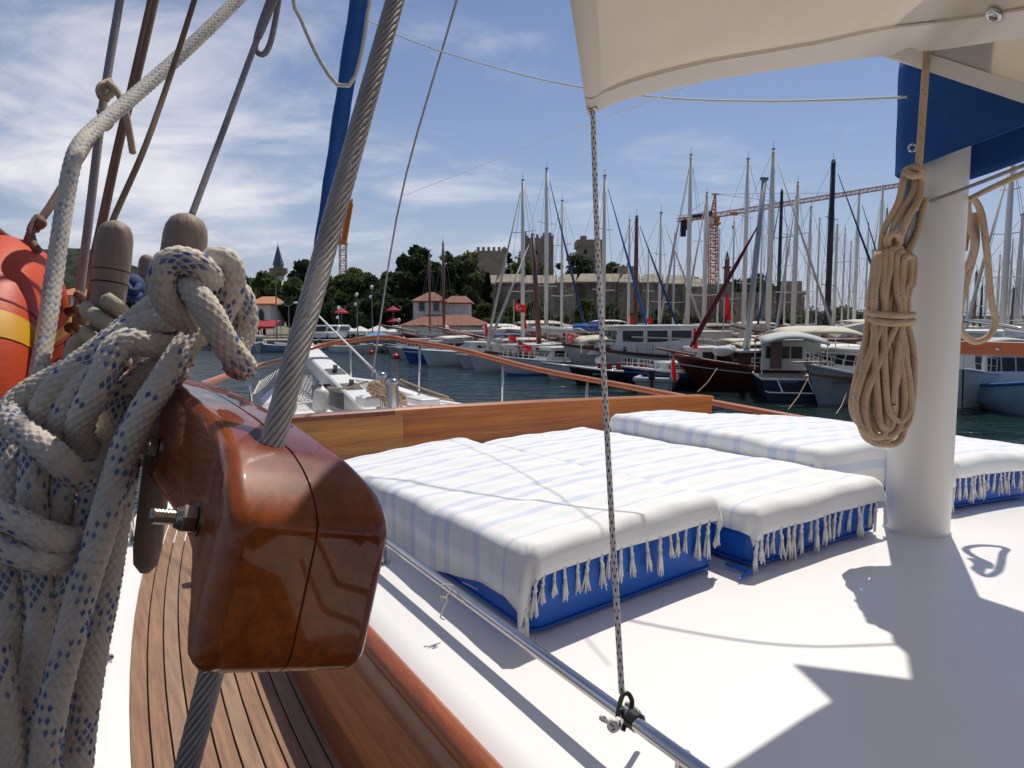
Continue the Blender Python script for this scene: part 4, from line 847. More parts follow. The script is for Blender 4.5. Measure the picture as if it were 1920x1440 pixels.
line3('line', 'long sagging white cord from the blue furled sail across to the sail cover', [P(686, 36, 6.6), P(780, 80, 5.6), P(940, 130, 4.6), P(1085, 163, 3.9), P(1250, 184, 3.4), P(1420, 190, 3.1), P(1560, 188, 2.96), P(1700, 182, 2.93)], 0.0055)
line3('line', 'thin pale line crossing the sky from the thin stay up to the awning', [P(755, 368, 8.5), P(1000, 272, 5.2), P(1310, 155, 3.0)], 0.0024)
line3('stay', 'thin dark stay rising from the bowsprit across the cloudy sky', [on_centre(698, 705), on_centre(752, 368), on_centre(868, -40), on_centre(930, -300)], 0.011, 'rope_grey', 'stay', step=0.5)
line3('line', 'white line from the bowsprit foot leaning left behind the twisted wire', [on_centre(704, 697), on_centre(590, 585)], 0.014, step=0.5)
line3('rope_loop', 'slack pale rope loop hanging in the sky left of the blue furled sail', [P(470, -900, 4.2), P(530, -300, 3.3), P(548, -20, 3.0), P(562, 30, 3.0), P(590, 95, 3.0), P(622, 148, 3.0), P(645, 164, 3.0), P(664, 148, 3.0), P(678, 100, 3.0), P(690, 20, 3.0), P(694, -20, 3.0), P(700, -300, 3.3), P(712, -900, 4.2)], 0.0085, 'rope_cream_thin', 'rope')
# ================================================================== lines and ropes at the left
rope('shroud_rope', 'thick grey shroud running up beside the brown ropes at the left', [[P(228, -20, 1.45), P(200, 150, 1.38), P(186, 250, 1.34), P(168, 400, 1.30), P(145, 590, 1.26), P(138, 680, 1.25)]], 0.0076, 'rope_grey', style='thin', k=7, amp=0.12, up=((0, False, 6),))
rope('halyard', 'brown rope nearest the grey shroud, running up to the top edge', [[P(297, -20, 1.5), P(262, 130, 1.44), P(228, 260, 1.4), P(190, 440, 1.36), P(160, 600, 1.34)]], 0.0060, 'rope_brown', style='thin', k=7, amp=0.12, up=((0, False, 6),))
rope('halyard', 'lighter brown rope just left of its twin, running up to the top edge', [[P(286, -20, 1.55), P(250, 140, 1.5), P(215, 290, 1.45), P(176, 470, 1.4), P(150, 560, 1.38)]], 0.0056, 'rope_brown', style='thin', k=7, amp=0.12, up=((0, False, 6),))
rope('halyard', 'brown rope slanting down to the olive-wrapped belaying pin', [[P(371, -20, 1.25), P(320, 140, 1.2), P(270, 280, 1.12), P(205, 430, 1.05), P(175, 540, 1.0), P(150, 600, 0.98), P(148, 575, 0.97)]], 0.0046, 'rope_brown', style='thin', k=7, amp=0.12, up=((0, False, 6),))
rope('halyard', 'grey line running up from behind the tallest belaying pin, with a hanging bight', [[P(524, -20, 1.2), P(490, 60, 1.18), P(478, 85, 1.18), P(430, 215, 1.12), P(360, 402, 1.02)], [P(512, -20, 1.22), P(484, 60, 1.19), P(480, 92, 1.185), P(492, 102, 1.185), P(504, 88, 1.19), P(514, 50, 1.2), P(526, -20, 1.22)]], 0.0048, 'rope_grey', style='thin', k=7, amp=0.1, up=((0, False, 6), (1, False, 3), (1, True, 3)))
rope('sheet', 'thick cream rope with blue flecks slanting from the orange ring up to the top edge', [[P(470, -25, 1.5), P(400, 45, 1.4), P(318, 122, 1.3), P(240, 190, 1.2), P(180, 240, 1.12), P(150, 272, 1.07), P(135, 310, 1.04), P(122, 380, 1.02), P(104, 500, 0.98), P(90, 600, 0.94), P(72, 700, 0.9), P(60, 760, 0.88)]], 0.0118, 'rope_cream_thin', k=9, amp=0.14, up=((0, False, 6),))
rope('lashing', 'two brown knots on the grey shroud with a short hanging tail', [[P(206, 152, 1.37), P(190, 160, 1.34), P(186, 174, 1.33), P(198, 182, 1.33), P(210, 174, 1.34), P(206, 160, 1.34), P(192, 164, 1.335), P(188, 180, 1.34), P(204, 186, 1.345)], [P(204, 156, 1.335), P(220, 172, 1.32), P(234, 205, 1.31), P(243, 250, 1.31), P(249, 287, 1.31)],
     [P(186, 210, 1.33), P(202, 208, 1.32), P(206, 218, 1.32), P(190, 226, 1.32), P(182, 236, 1.32), P(198, 240, 1.33), P(208, 228, 1.335), P(196, 214, 1.34)]], 0.0062, 'rope_tan', style='thin', k=7, amp=0.12)
rope('tether', 'brown rope tethering the orange ring to the grey shroud', [[P(190, 222, 1.33), P(172, 262, 1.28), P(150, 300, 1.22), P(120, 345, 1.16), P(92, 390, 1.12), P(74, 416, 1.1), P(66, 432, 1.09)], [P(78, 408, 1.1), P(66, 416, 1.09), P(58, 432, 1.08), P(62, 455, 1.07), P(72, 470, 1.06)], [P(72, 412, 1.1), P(58, 436, 1.1), P(50, 456, 1.1)], [P(70, 408, 1.1), P(80, 418, 1.085), P(72, 424, 1.09), P(66, 412, 1.1)]], 0.006, 'rope_brown', style='thin', k=7, amp=0.12)
rope('lashing', 'coils of brown rope wound round the foot of the grey shroud', [[P(142 + 14 * math.sin(t), 560 + 6 * t / 1.2 - 10 * math.cos(t), 1.2 - 0.03 * math.cos(t)) for t in [k * 0.7 for k in range(28)]]], 0.0068, 'rope_brown', style='thin', k=7, amp=0.12)
rope('rope_turns', 'pale olive rope wound round the foot of a belaying pin', [[P(196 + 32 * math.sin(t), 560 + 9 * t / 1.25 + 14 * math.sin(t), 0.945 - 0.032 * math.cos(t)) for t in [k * 0.5 for k in range(30)]] + [P(150, 640, 0.93), P(130, 690, 0.92), P(115, 720, 0.92)]], 0.0105, 'rope_olive', style='thin', k=9, amp=0.1)
mb = MB(); mb.sphere(P(249, 540, 1.78), 0.03, 14, (1, 1, 1.2)); mb.tube(curve([P(236, 530, 1.76), P(249, 548, 1.735), P(262, 535, 1.76)], 0.01), 0.008, 8); mb.tube(curve([P(236, 548, 1.76), P(249, 562, 1.735), P(262, 552, 1.76)], 0.01), 0.008, 8)
tag(part('rope_bundle', mb, 'sail_navy', None, smooth=True), 'small navy blue bundle between the belaying pins', 'bundle')
# life ring
LR = P(28, 838, 1.10); nrm = Vector((ch, sh, 0.0)); nrm = Matrix.Rotation(R(-5), 3, 'Z') @ nrm; upv = Vector((0.12, 0.1, 1)).normalized(); fw = upv.cross(nrm).normalized(); upv = nrm.cross(fw)
lr = thing('life_ring', 'orange life ring with yellow tape hanging at the left edge', 'life ring', LR)
RM, rm = 0.262, 0.070
def ring_pt(a, b, r=rm): 
    c = fw * math.cos(a) + upv * math.sin(a); return LR + c * (RM + r * math.cos(b) * 0.92) + nrm * (r * math.sin(b))
def torus(a0, a1, r, na, closed):
    mb = MB(); rings = [[ring_pt(a0 + (a1 - a0) * i / na, 2 * math.pi * k / 28, r) for k in range(28)] for i in range(na + (0 if closed else 1))]
    if closed: rings.append(rings[0])
    mb.loft(rings, cap=False); return mb
part('ring', torus(0, 2 * math.pi, rm, 72, True), 'orange_ring', lr, smooth=True)
for k in range(4):
    a = R(139 + 90 * k); part('tape', torus(a + 0.03, a + 0.16, rm * 1.012, 6, False), 'yellow_tape', lr, smooth=True)
    part('seam', torus(a - 0.035, a - 0.025, rm * 1.006, 1, False), 'sail_maroon', lr, smooth=True)
mb = MB(); mb.tube([LR + (fw * math.cos(a) + upv * math.sin(a)) * (RM + rm * (0.95 + 0.25 * abs(math.sin(2 * a)))) for a in [2 * math.pi * k / 80 for k in range(80)]], 0.0055, 6, closed=True); part('grab_line', mb, 'rope_brown', lr, smooth=True)
# ================================================================== the big coil: one rope, many turns
K = 0.0162
S_ = [
 [(362, 606, .70), (335, 590, .685), (312, 562, .675), (303, 530, .672), (310, 500, .672), (332, 488, .675), (358, 492, .68), (382, 506, .69), (398, 524, .715)],
 [(388, 522, .72), (392, 498, .72), (408, 486, .72), (428, 494, .725), (436, 522, .73), (430, 556, .735), (414, 588, .74), (398, 606, .745)],
 [(334, 524, .72), (350, 536, .69), (372, 558, .675), (395, 592, .67), (412, 626, .672), (432, 658, .68), (450, 680, .69), (456, 690, .715), (440, 684, .745)],
 [(436, 540, .77), (452, 556, .77), (460, 590, .77), (458, 622, .765), (446, 650, .755), (436, 668, .745)],
 [(404, 596, .75), (384, 616, .735), (352, 644, .715), (326, 682, .695), (300, 724, .68), (275, 762, .668), (252, 805, .66), (233, 850, .655), (216, 905, .65), (200, 960, .648), (184, 1015, .645), (166, 1070, .64), (148, 1130, .636), (132, 1195, .632), (114, 1262, .628), (96, 1340, .622), (80, 1450, .615)],
 [(238, 860, .70), (226, 930, .695), (214, 1000, .69), (204, 1070, .685), (192, 1140, .68), (178, 1210, .675), (165, 1290, .67), (154, 1370, .665), (146, 1455, .66)],
 [(318, 560, .735), (286, 578, .735), (250, 606, .73), (208, 640, .72), (160, 676, .71), (108, 708, .70), (58, 736, .69), (26, 764, .68), (22, 790, .665), (50, 815, .65), (88, 842, .64), (126, 876, .645), (154, 904, .675)],
 [(328, 596, .725), (290, 604, .72), (246, 620, .71), (200, 648, .70), (154, 684, .69), (112, 722, .685), (84, 762, .685), (72, 800, .69), (82, 835, .71)],
 [(300, 640, .73), (262, 640, .715), (222, 656, .70), (184, 690, .69), (150, 728, .685), (124, 770, .685), (112, 808, .69), (122, 842, .705)],
 [(320, 650, .73), (282, 646, .71), (240, 640, .695), (212, 660, .685), (196, 700, .675), (176, 742, .672), (156, 778, .675), (150, 812, .685), (166, 846, .71)],
 [(352, 664, .745), (312, 684, .74), (268, 706, .735), (228, 740, .73), (208, 790, .725), (196, 840, .72), (184, 890, .715), (170, 940, .71), (162, 990, .705), (158, 1040, .70)],
 [(340, 690, .76), (300, 712, .76), (262, 760, .76), (240, 820, .755), (216, 870, .75), (200, 930, .745), (190, 1000, .74)],
 [(24, 800, .71), (20, 840, .70), (18, 885, .69), (14, 930, .685), (8, 975, .68), (4, 1030, .68)],
 [(66, 830, .70), (64, 880, .685), (60, 925, .68), (64, 965, .68), (70, 1005, .685), (74, 1060, .69)],
 [(112, 850, .71), (116, 900, .705), (112, 950, .70), (104, 1000, .70), (100, 1060, .70)],
 [(-30, 952, .64), (10, 966, .628), (56, 990, .625), (98, 1008, .632), (132, 1015, .65), (150, 1012, .69)],
 [(-30, 1012, .645), (12, 1028, .632), (56, 1044, .628), (96, 1050, .635), (130, 1044, .655), (146, 1034, .69)],
 [(6, 1050, .67), (16, 1120, .66), (20, 1200, .655), (14, 1290, .65), (2, 1380, .645), (-8, 1455, .64)],
 [(66, 1056, .675), (74, 1120, .668), (72, 1190, .66), (62, 1260, .655), (48, 1340, .65), (40, 1455, .645)],
 [(136, 1040, .69), (130, 1090, .685), (104, 1130, .68), (84, 1180, .68), (70, 1240, .68)],
 [(-12, 1210, .62), (0, 1280, .615), (14, 1360, .612), (26, 1455, .61)],
]
CR = [[P(x, y, d) for x, y, d in s] for s in S_]
rope('rope_coil', 'big white braided rope with blue flecks, coiled over a belaying pin at the left', CR, 0.0139, 'rope_cream', 'rope coil', k=11, amp=0.24)
line3('line', 'thin tan line showing behind the lower turns of the big rope coil', [P(66, 1290, 1.0), P(80, 1320, 1.0), P(92, 1370, 1.0), P(96, 1440, 1.0)], 0.012, 'rope_tan', 'line')
line3('line', 'short pale line slanting behind the big rope coil near the bottom left', [P(64, 1270, 0.9), P(76, 1300, 0.9), P(90, 1345, 0.9)], 0.006, 'rope_cream_thin', 'line')
# foredeck clutter
def kn(name, label, pts, r, mat, cat='rope', **kw): return rope(name, label, [[P(*q) for q in c] for c in pts], r, mat, cat, style='thin', k=7, amp=0.12, around=14, **kw)
rg = random.Random(11); tw_ = []
for i in range(12):
    c = []
    for t in range(14):
        a = t * 0.8 + i; c.append((724 + (22 + 3 * (i % 4)) * math.cos(a) + rg.uniform(-9, 9), 738 + (10 + 2 * (i % 5)) * math.sin(a * 1.1) + rg.uniform(-7, 7), 8.1 + 0.2 * math.sin(a)))
    tw_.append(c)
tw_.append([(690, 715, 8.4), (650, 727, 8.6), (625, 728, 8.8), (615, 726, 8.9)]); tw_.append([(750, 712, 8.3), (790, 728, 8.0), (840, 745, 7.6)]); tw_.append([(745, 716, 8.3), (785, 735, 8.0), (850, 752, 7.5)])
kn('mooring_rope', 'tangle of tan mooring rope wound round the two steel bollards', tw_, 0.0125, 'rope_tan')
def fender(top, bot, r, label, mat):
    ax = (bot - top); L = ax.length; t = thing('fender', label, 'fender', bot)
    part('body', MB().lathe(top, ax, [(0, 0.15 * r), (0.06 * L, 0.35 * r), (0.14 * L, 0.75 * r), (0.25 * L, r), (0.8 * L, r), (0.93 * L, 0.75 * r), (L, 0.2 * r)], 18), mat, t, smooth=True)
    part('eye', MB().tube([top, top + Vector((0, 0, 0.08))], 0.012, 6), 'cord_white', t); return t
fender(P(604, 724, 8.8), P(600, 775, 8.75), 0.10, 'white fender standing beside the bowsprit foot', 'fender_white')
fender(P(533, 690, 8.3), P(536, 785, 8.2), 0.13, 'grey fender partly hidden behind the twisted wire', 'fender_grey')
# net under the bowsprit
mb = MB(); n_ = 13
c00, c10, c01, c11 = B(-0.16, 9.6, sprz(9.6) - 0.18), B(-0.95, 8.5, -0.84), B(-0.17, 7.6, sprz(7.6) - 0.2), B(-1.35, 7.5, -1.13)
def netp(a, b):
    q = c00.lerp(c01, a).lerp(c10.lerp(c11, a), b); q.z -= 0.10 * math.sin(math.pi * a) * math.sin(math.pi * b); return q
for k in range(-n_, n_ + 1):
    for dirn in (1, -1):
        pts_ = [netp(t / 26, (t / 26 * dirn + k / n_) if dirn > 0 else (1 - t / 26 + k / n_)) for t in range(27) if 0 <= ((t / 26 + k / n_) if dirn > 0 else (1 - t / 26 + k / n_)) <= 1]
        if len(pts_) > 1: mb.tube(pts_, 0.006, 4)
mb.tube([netp(t / 20, 1) for t in range(21)], 0.012, 5); mb.tube([netp(1, t / 20) for t in range(21)], 0.012, 5)
tag(part('safety_net', mb, 'fender_white'), 'white cord safety net stretched beside the bowsprit', 'net')
# ================================================================== harbour: water, land, hills
def water_mat():
    m = bpy.data.materials.new('water'); m.use_nodes = True; t = m.node_tree; p = t.nodes['Principled BSDF']
    p.inputs['Base Color'].default_value = (0.010, 0.026, 0.022, 1); p.inputs['Roughness'].default_value = 0.06; p.inputs['IOR'].default_value = 1.33
    tcn = N(t, 'ShaderNodeTexCoord'); hs = []
    for sc_, st, wgt in ((0.55, (0.45, 1.0, 1), 1.0), (1.9, (0.5, 1.0, 1), 0.42), (6.5, (0.7, 1, 1), 0.10)):
        mp = N(t, 'ShaderNodeMapping'); mp.inputs['Scale'].default_value = st; mp.inputs['Rotation'].default_value = (0, 0, 0.2 * sc_); t.links.new(tcn.outputs['Object'], mp.inputs[0])
        n = N(t, 'ShaderNodeTexNoise'); n.inputs['Scale'].default_value = sc_; n.inputs['Detail'].default_value = 3; n.inputs['Distortion'].default_value = 0.6; t.links.new(mp.outputs[0], n.inputs['Vector'])
        ml = N(t, 'ShaderNodeMath', operation='MULTIPLY'); ml.inputs[1].default_value = wgt; t.links.new(n.outputs[0], ml.inputs[0]); hs.append(ml.outputs[0])
    a1 = N(t, 'ShaderNodeMath', operation='ADD'); t.links.new(hs[0], a1.inputs[0]); t.links.new(hs[1], a1.inputs[1])
    a2 = N(t, 'ShaderNodeMath', operation='ADD'); t.links.new(a1.outputs[0], a2.inputs[0]); t.links.new(hs[2], a2.inputs[1])
    b = N(t, 'ShaderNodeBump'); b.inputs['Strength'].default_value = 1.0; b.inputs['Distance'].default_value = 0.34; t.links.new(a2.outputs[0], b.inputs['Height']); t.links.new(b.outputs[0], p.inputs['Normal'])
    MATS['water'] = m
water_mat()
tag(part('water', MB().add([(-4000, -400, 0), (4000, -400, 0), (4000, 7000, 0), (-4000, 7000, 0)], [(0, 1, 2, 3)]), 'water'), kind='structure')
ZG = 1.0
EDGE = [(-420, 70), (-60, 86), (-24, 88), (-8, 93), (4, 100), (14, 108), (30, 112), (60, 118), (95, 124), (130, 128), (180, 140)]
BACK = [(400, 560), (-420, 560)]
def landz(x, y):
    f = max(0.0, min(1.0, (y - 174) / 30)); g = max(0.0, min(1.0, (x + 30) / 35)) * max(0.0, min(1.0, (75 - x) / 40))
    return ZG + 6.0 * f * g + 1.2 * f
mb = MB(); xs = [-420 + 12 * i for i in range(58)]
def edge_y(x): return float(np.interp(x, [e[0] for e in EDGE], [e[1] for e in EDGE]))
mb.grid(lambda a, b: Vector((-420 + 620 * a, edge_y(-420 + 620 * a) + 300 * b, landz(-420 + 620 * a, edge_y(-420 + 620 * a) + 300 * b))), 70, 40)
tag(part('ground', mb, 'ground', smooth=True), kind='structure')
mb = MB(); mb.loft([[Vector((x, edge_y(x) - 0.05, -1.5)), Vector((x, edge_y(x) - 0.05, ZG + 0.12)), Vector((x, edge_y(x) + 7, ZG + 0.12)), Vector((x, edge_y(x) + 7, ZG - 0.4))] for x in [-420 + 10 * i for i in range(62)]], cap=False, closed=False)
tag(part('quay', mb, 'quay'), kind='structure')
def ridge(name, prof, d, dep, mat='hill', amp=0.06):
    pr_ = [P(x, y, d) for x, y in prof]; rg = random.Random(5); xs_ = np.linspace(pr_[0].x, pr_[-1].x, 120)
    zs_ = np.interp(xs_, [q.x for q in pr_], [q.z for q in pr_]); zs_ = zs_ + np.array([amp * 0.02 * d * math.sin(i * 1.3 + math.sin(i * 0.7) * 2) for i in range(120)])
    mb = MB(); mb.loft([[Vector((x, d - dep, -1.0)), Vector((x, d - dep * 0.5, z * 0.55)), Vector((x, d - dep * 0.2, z * 0.86)), Vector((x, d, z)), Vector((x, d + dep, z * 0.2))] for x, z in zip(xs_, zs_)], cap=False, closed=False)
    return tag(part(name, mb, mat, smooth=True), kind='structure')
ridge('hills', [(-900, 440), (-200, 452), (60, 466), (130, 464), (185, 470), (240, 492), (300, 515), (380, 540), (520, 570), (760, 590), (900, 599)], 900, 240, amp=0.08)
ridge('far_coast', [(1380, 599), (1480, 590), (1570, 586), (1640, 584), (1740, 590), (1860, 592), (2300, 588), (2900, 585)], 2400, 300, amp=0.02)
# ------------------------------------------------------------------ trees
def leaf_cloud(centres, rad, per, size, rng_):
    c = np.repeat(np.array(centres), per, 0); rr = np.repeat(np.array(rad), per)[:, None]
    dirs = rng_.normal(size=(len(c), 3)); dirs /= np.linalg.norm(dirs, axis=1)[:, None]
    p = c + dirs * rr * (rng_.random((len(c), 1)) ** 0.45) * np.array([1, 1, 0.75])
    nrm_ = rng_.normal(size=(len(c), 3)) + dirs * 0.7; nrm_ /= np.linalg.norm(nrm_, axis=1)[:, None]
    t = np.cross(nrm_, rng_.normal(size=(len(c), 3))); t /= np.linalg.norm(t, axis=1)[:, None]; b = np.cross(nrm_, t)
    s = size * (0.55 + 0.9 * rng_.random((len(c), 1)))
    v = np.stack([p - t * s, p - b * s * 0.55, p + t * s, p + b * s * 0.55], 1).reshape(-1, 3)
    return v
def cloud_mesh(name, v):
    n = len(v) // 4; me = bpy.data.meshes.new(name); me.vertices.add(len(v)); me.vertices.foreach_set('co', v.astype(np.float32).ravel())
    me.loops.add(len(v)); me.loops.foreach_set('vertex_index', np.arange(len(v), dtype=np.int32)); me.polygons.add(n)
    me.polygons.foreach_set('loop_start', np.arange(n, dtype=np.int32) * 4); me.polygons.foreach_set('loop_total', np.full(n, 4, np.int32)); me.update(calc_edges=True); return me
tree_i = 0
def tree(px, topy, wpx, d, leaf, label, form='round', boty=None, name='tree', clumps=54, per=115, cat='tree', group='trees on the shore', leafs=0.58, trunk=True):
    global tree_i; tree_i += 1; rng_ = np.random.default_rng(100 + tree_i)
    top = P(px, topy, d); W = wpx * (1.2 if form == 'round' else 1.0) * d / FPX / 2; zg = landz(top.x, d) if boty is None else P(px, boty, d).z
    H = top.z - zg; t = thing(name, label, cat, (top.x, d, zg - 0.1), group)
    cs, rs = [], []
    if form == 'cypress':
        for i in range(clumps):
            f = (i + 0.5) / clumps; r_ = W * (math.sin(math.pi * min(1, f * 0.86 + 0.12)) ** 0.7); a = rng_.random() * 6.28
            cs.append((r_ * 0.45 * math.cos(a), r_ * 0.45 * math.sin(a), H * (0.04 + 0.95 * f))); rs.append(r_ * 0.75)
    elif form == 'bush':
        for i in range(clumps):
            a = rng_.random() * 6.28; r_ = W * rng_.random() ** 0.5 * 0.85; cs.append((r_ * math.cos(a), r_ * 0.7 * math.sin(a), H * (0.15 + 0.68 * rng_.random() * (1 - (r_ / W) ** 2 * 0.8)))); rs.append(min(W * 0.28, H * 0.35) * (0.7 + 0.6 * rng_.random()))
    else:
        c0_ = 0.60 if form == 'round' else 0.66; vz = (0.40 if form == 'round' else 0.34) * H
        k = 0
        while k < clumps:
            q = rng_.uniform(-1, 1, 3); n2 = np.linalg.norm(q)
            if n2 > 1 or n2 < 0.25: continue
            wob = 0.8 + 0.3 * math.sin(5 * math.atan2(q[1], q[0]) + tree_i) * math.cos(3 * q[2] + tree_i)
            cs.append((q[0] * W * 0.86 * wob, q[1] * W * 0.8 * wob, H * c0_ + q[2] * vz * 0.86)); rs.append(W * (0.20 + 0.14 * rng_.random())); k += 1
    v = leaf_cloud(cs, rs, per, leafs, rng_)
    me = cloud_mesh('crown', v); o = link('crown', me, leaf); o.parent = t
    if trunk:
        mb = MB(); mb.tube([(0, 0, 0), (0.1, 0, H * 0.3), (0.0, 0.1, H * 0.62)], [0.03 * W + 0.16, 0.025 * W + 0.12, 0.05], 7)
        for k in range(5):
            a = k * 1.26 + tree_i; mb.tube([(0.05, 0, H * (0.26 + 0.05 * k)), (W * 0.3 * math.cos(a), W * 0.3 * math.sin(a), H * (0.42 + 0.05 * k)), (W * 0.55 * math.cos(a), W * 0.55 * math.sin(a), H * (0.55 + 0.05 * k))], [0.11, 0.08, 0.03], 5)
        o = local('trunk', mb, 'trunk', t, smooth=True)
    return t
G, D_, O_ = 'leaf_green', 'leaf_dark', 'leaf_olive'
for a in ((452, 514, 66, 120, G, 'green tree at the left end of the shoreline row, beside the big rope'), (492, 509, 74, 124, G, 'green tree just left of the minaret'),
          (548, 513, 66, 126, G, 'green tree just right of the minaret'), (569, 482, 50, 131, D_, 'dark pine standing taller between the minaret and the twisted wire'),
          (612, 518, 60, 122, G, 'green tree right behind the twisted wire'), (660, 503, 96, 122, G, 'broad green tree at the foot of the orange crane'), (702, 520, 66, 118, D_, 'dark tree right of the broad tree below the crane'),
          (742, 498, 84, 126, D_, 'dark tree left of the tallest tree'), (781, 453, 84, 130, D_, 'tallest dark tree above the white house'), (824, 482, 70, 127, D_, 'dark tree behind the dark thin masts'),
          (864, 460, 92, 132, O_, 'loose olive-green tree left of the square castle tower'), (893, 502, 50, 128, O_, 'small olive tree at the foot of the square castle tower')):
    tree(*a)
for a in ((480, 556, 80, 108, D_, 'low dark tree above the red shop awning'), (560, 550, 80, 106, D_, 'low dark tree behind the double street lamp'), (628, 548, 90, 107, D_, 'low dark tree behind the parked vans'), (700, 552, 92, 106, D_, 'low dark tree behind the red parasols'), (752, 556, 50, 109, D_, 'low dark tree beside the white house'), (590, 560, 60, 104, D_, 'low dark tree hidden behind the wire'), (660, 566, 70, 103, D_, 'low dark tree behind the tents'),
          (840, 540, 60, 116, D_, 'dark tree rising behind the white house'), (885, 545, 50, 118, D_, 'dark tree between the white house and the cypress')):
    tree(*a, clumps=34)
tree(914, 510, 19, 122, 'leaf_cypress', 'slim dark cypress right of the white house', 'cypress', leafs=0.3, per=90)
for a in ((948, 455, 26, 205, D_, 'small pine standing on top of the castle wall'), (1082, 473, 66, 205, D_, 'round dark tree below the right castle tower'), (985, 478, 90, 210, G, 'green tree at the foot of the ruined castle tower'), (1145, 486, 34, 200, G, 'small bright tree right of the castle towers'),
          (1305, 516, 30, 195, G, 'small green tree on the right end of the castle wall'), (1425, 512, 66, 185, D_, 'dark tree right of the orange crane tower'), (1380, 525, 50, 190, D_, 'dark tree beside the orange crane tower')):
    tree(*a, form='round', boty=575, clumps=34, per=90, leafs=0.5, group='trees on the castle hill')
for i, (px, ty, wp, d, lf, lb) in enumerate(((960, 565, 60, 118, G, 'bushes below the castle wall, behind the first flag'), (1000, 540, 70, 150, G, 'climbing bush against the left part of the castle wall'), (905, 560, 50, 112, 'leaf_scrub', 'yellowish bush right of the white house'), (1102, 545, 56, 150, G, 'climbing bush on the castle wall behind the dotted cord'), (1500, 575, 110, 150, 'leaf_scrub', 'long scrubby bush between the black masts'),
          (1590, 572, 90, 155, 'leaf_scrub', 'scrubby bush just left of the tan rope coil'), (1445, 588, 60, 150, 'leaf_scrub', 'low scrub below the square castle block'), (1550, 582, 80, 152, 'leaf_scrub', 'scrubby bush right of the tall black mast'), (1660, 580, 90, 158, 'leaf_scrub', 'scrubby bush behind the tan rope coil'), (1195, 575, 40, 148, G, 'bush at the foot of the castle wall, right of the brown mast'), (1290, 585, 60, 146, 'leaf_scrub', 'dry bush at the foot of the castle wall, right part'), (930, 585, 50, 110, G, 'low green bush at the foot of the cypress'), (1365, 575, 60, 160, G, 'bush below the red hanging flag'), (1040, 578, 60, 158, O_, 'olive bush against the wall between the first white masts'), (1150, 560, 44, 158, 'leaf_scrub', 'dry climber on the wall left of the brown mast'), (1245, 566, 70, 158, O_, 'olive bush against the wall left of the tall mast by the crane'), (970, 550, 40, 150, D_, 'dark climber on the wall below the square tower'))):
    tree(px, ty, wp, d, lf, lb, 'bush', boty=612, name='bush', cat='bush', group='bushes along the shore', clumps=26, per=90, trunk=False, leafs=0.4)
# ------------------------------------------------------------------ castle
def slab(mb, x0, x1, y0, y1, d, dep, taper=0.0):
    """an upright block seen between two pixel columns and rows, d metres off"""
    a, b = P(x0, y1, d), P(x1, y1, d); zt = P(x0, y0, d).z
    mb.add([(a.x, d, a.z), (b.x, d, a.z), (b.x, d + dep, a.z), (a.x, d + dep, a.z), (a.x + taper, d, zt), (b.x - taper, d, zt), (b.x - taper, d + dep, zt), (a.x + taper, d + dep, zt)], [(3, 2, 1, 0), (4, 5, 6, 7), (0, 1, 5, 4), (1, 2, 6, 5), (2, 3, 7, 6), (3, 0, 4, 7)])
def tower(label, x0, x1, y0, y1, d, dep, mat, merl, rough=False, extra=None):
    t = thing('castle_tower', label, 'tower', P((x0 + x1) / 2, y1, d), 'castle towers'); mb = MB(); slab(mb, x0, x1, y0, y1, d, dep, 0.15); part('wall', mb, mat, t)
    rg = random.Random(int(x0)); n = merl; w_ = (x1 - x0) / (2 * n - 1)
    for i in range(n):
        if rough and rg.random() < 0.25: continue
        h = 7 * (rg.uniform(0.3, 1.3) if rough else 1); xx = x0 + 2 * i * w_
        mb = MB(); slab(mb, xx, xx + w_ * 1.05, y0 - h, y0 + 0.5, d + 0.02, 1.0); part('merlon', mb, mat, t)
    if extra: extra(t)
    return t
def win(t, x0, x1, y0, y1, d):
    mb = MB(); slab(mb, x0, x1, y0, y1, d - 0.25, 0.35); part('opening', mb, 'gap_dark', t)
tower('square grey castle tower with even battlements, left of the others', 894, 948, 470, 535, 195, 9, 'stone', 6)
tower('tall ruined castle tower with a ragged top', 977, 1038, 446, 520, 215, 9, 'stone', 7, True, lambda t: (part('turret', (lambda m: (slab(m, 977, 987, 433, 470, 214.5, 2), m)[1])(MB()), 'stone', t), part('turret', (lambda m: (slab(m, 1018, 1034, 436, 470, 214.5, 3), m)[1])(MB()), 'stone', t), win(t, 1004, 1008, 470, 477, 215)))
tower('brownish castle tower with a jutting top and a small hut on its roof', 1084, 1133, 462, 520, 210, 9, 'stone', 1, False, lambda t: (part('cornice', (lambda m: (slab(m, 1082, 1136, 449, 462, 209.6, 10), m)[1])(MB()), 'stone', t), part('hut', (lambda m: (slab(m, 1089, 1100, 442, 450, 212, 3), m)[1])(MB()), 'stone_pale', t), win(t, 1096, 1100, 468, 476, 210), win(t, 1118, 1121, 478, 486, 210)))
tower('small broken castle turret above the wall', 1157, 1190, 499, 530, 198, 5, 'stone', 4, True)
tower('plain square stone block at the right end of the castle', 1465, 1502, 534, 615, 180, 8, 'stone', 1)
tower('lower stone block in front of the square one', 1440, 1508, 552, 615, 176, 8, 'stone_wall', 1)
tower('low crenellated grey wall behind the grey mast', 1370, 1440, 590, 622, 150, 3, 'stone', 6)
segs = [(880, 928, 516), (930, 976, 514), (978, 1040, 516), (1042, 1078, 514), (1080, 1118, 513), (1120, 1158, 513), (1160, 1196, 514), (1198, 1240, 514), (1242, 1282, 516), (1284, 1322, 522)]
cw = thing('castle_wall', 'long dark castle wall with a sunlit sloping parapet, behind the masts', 'wall', P(1100, 620, 168))
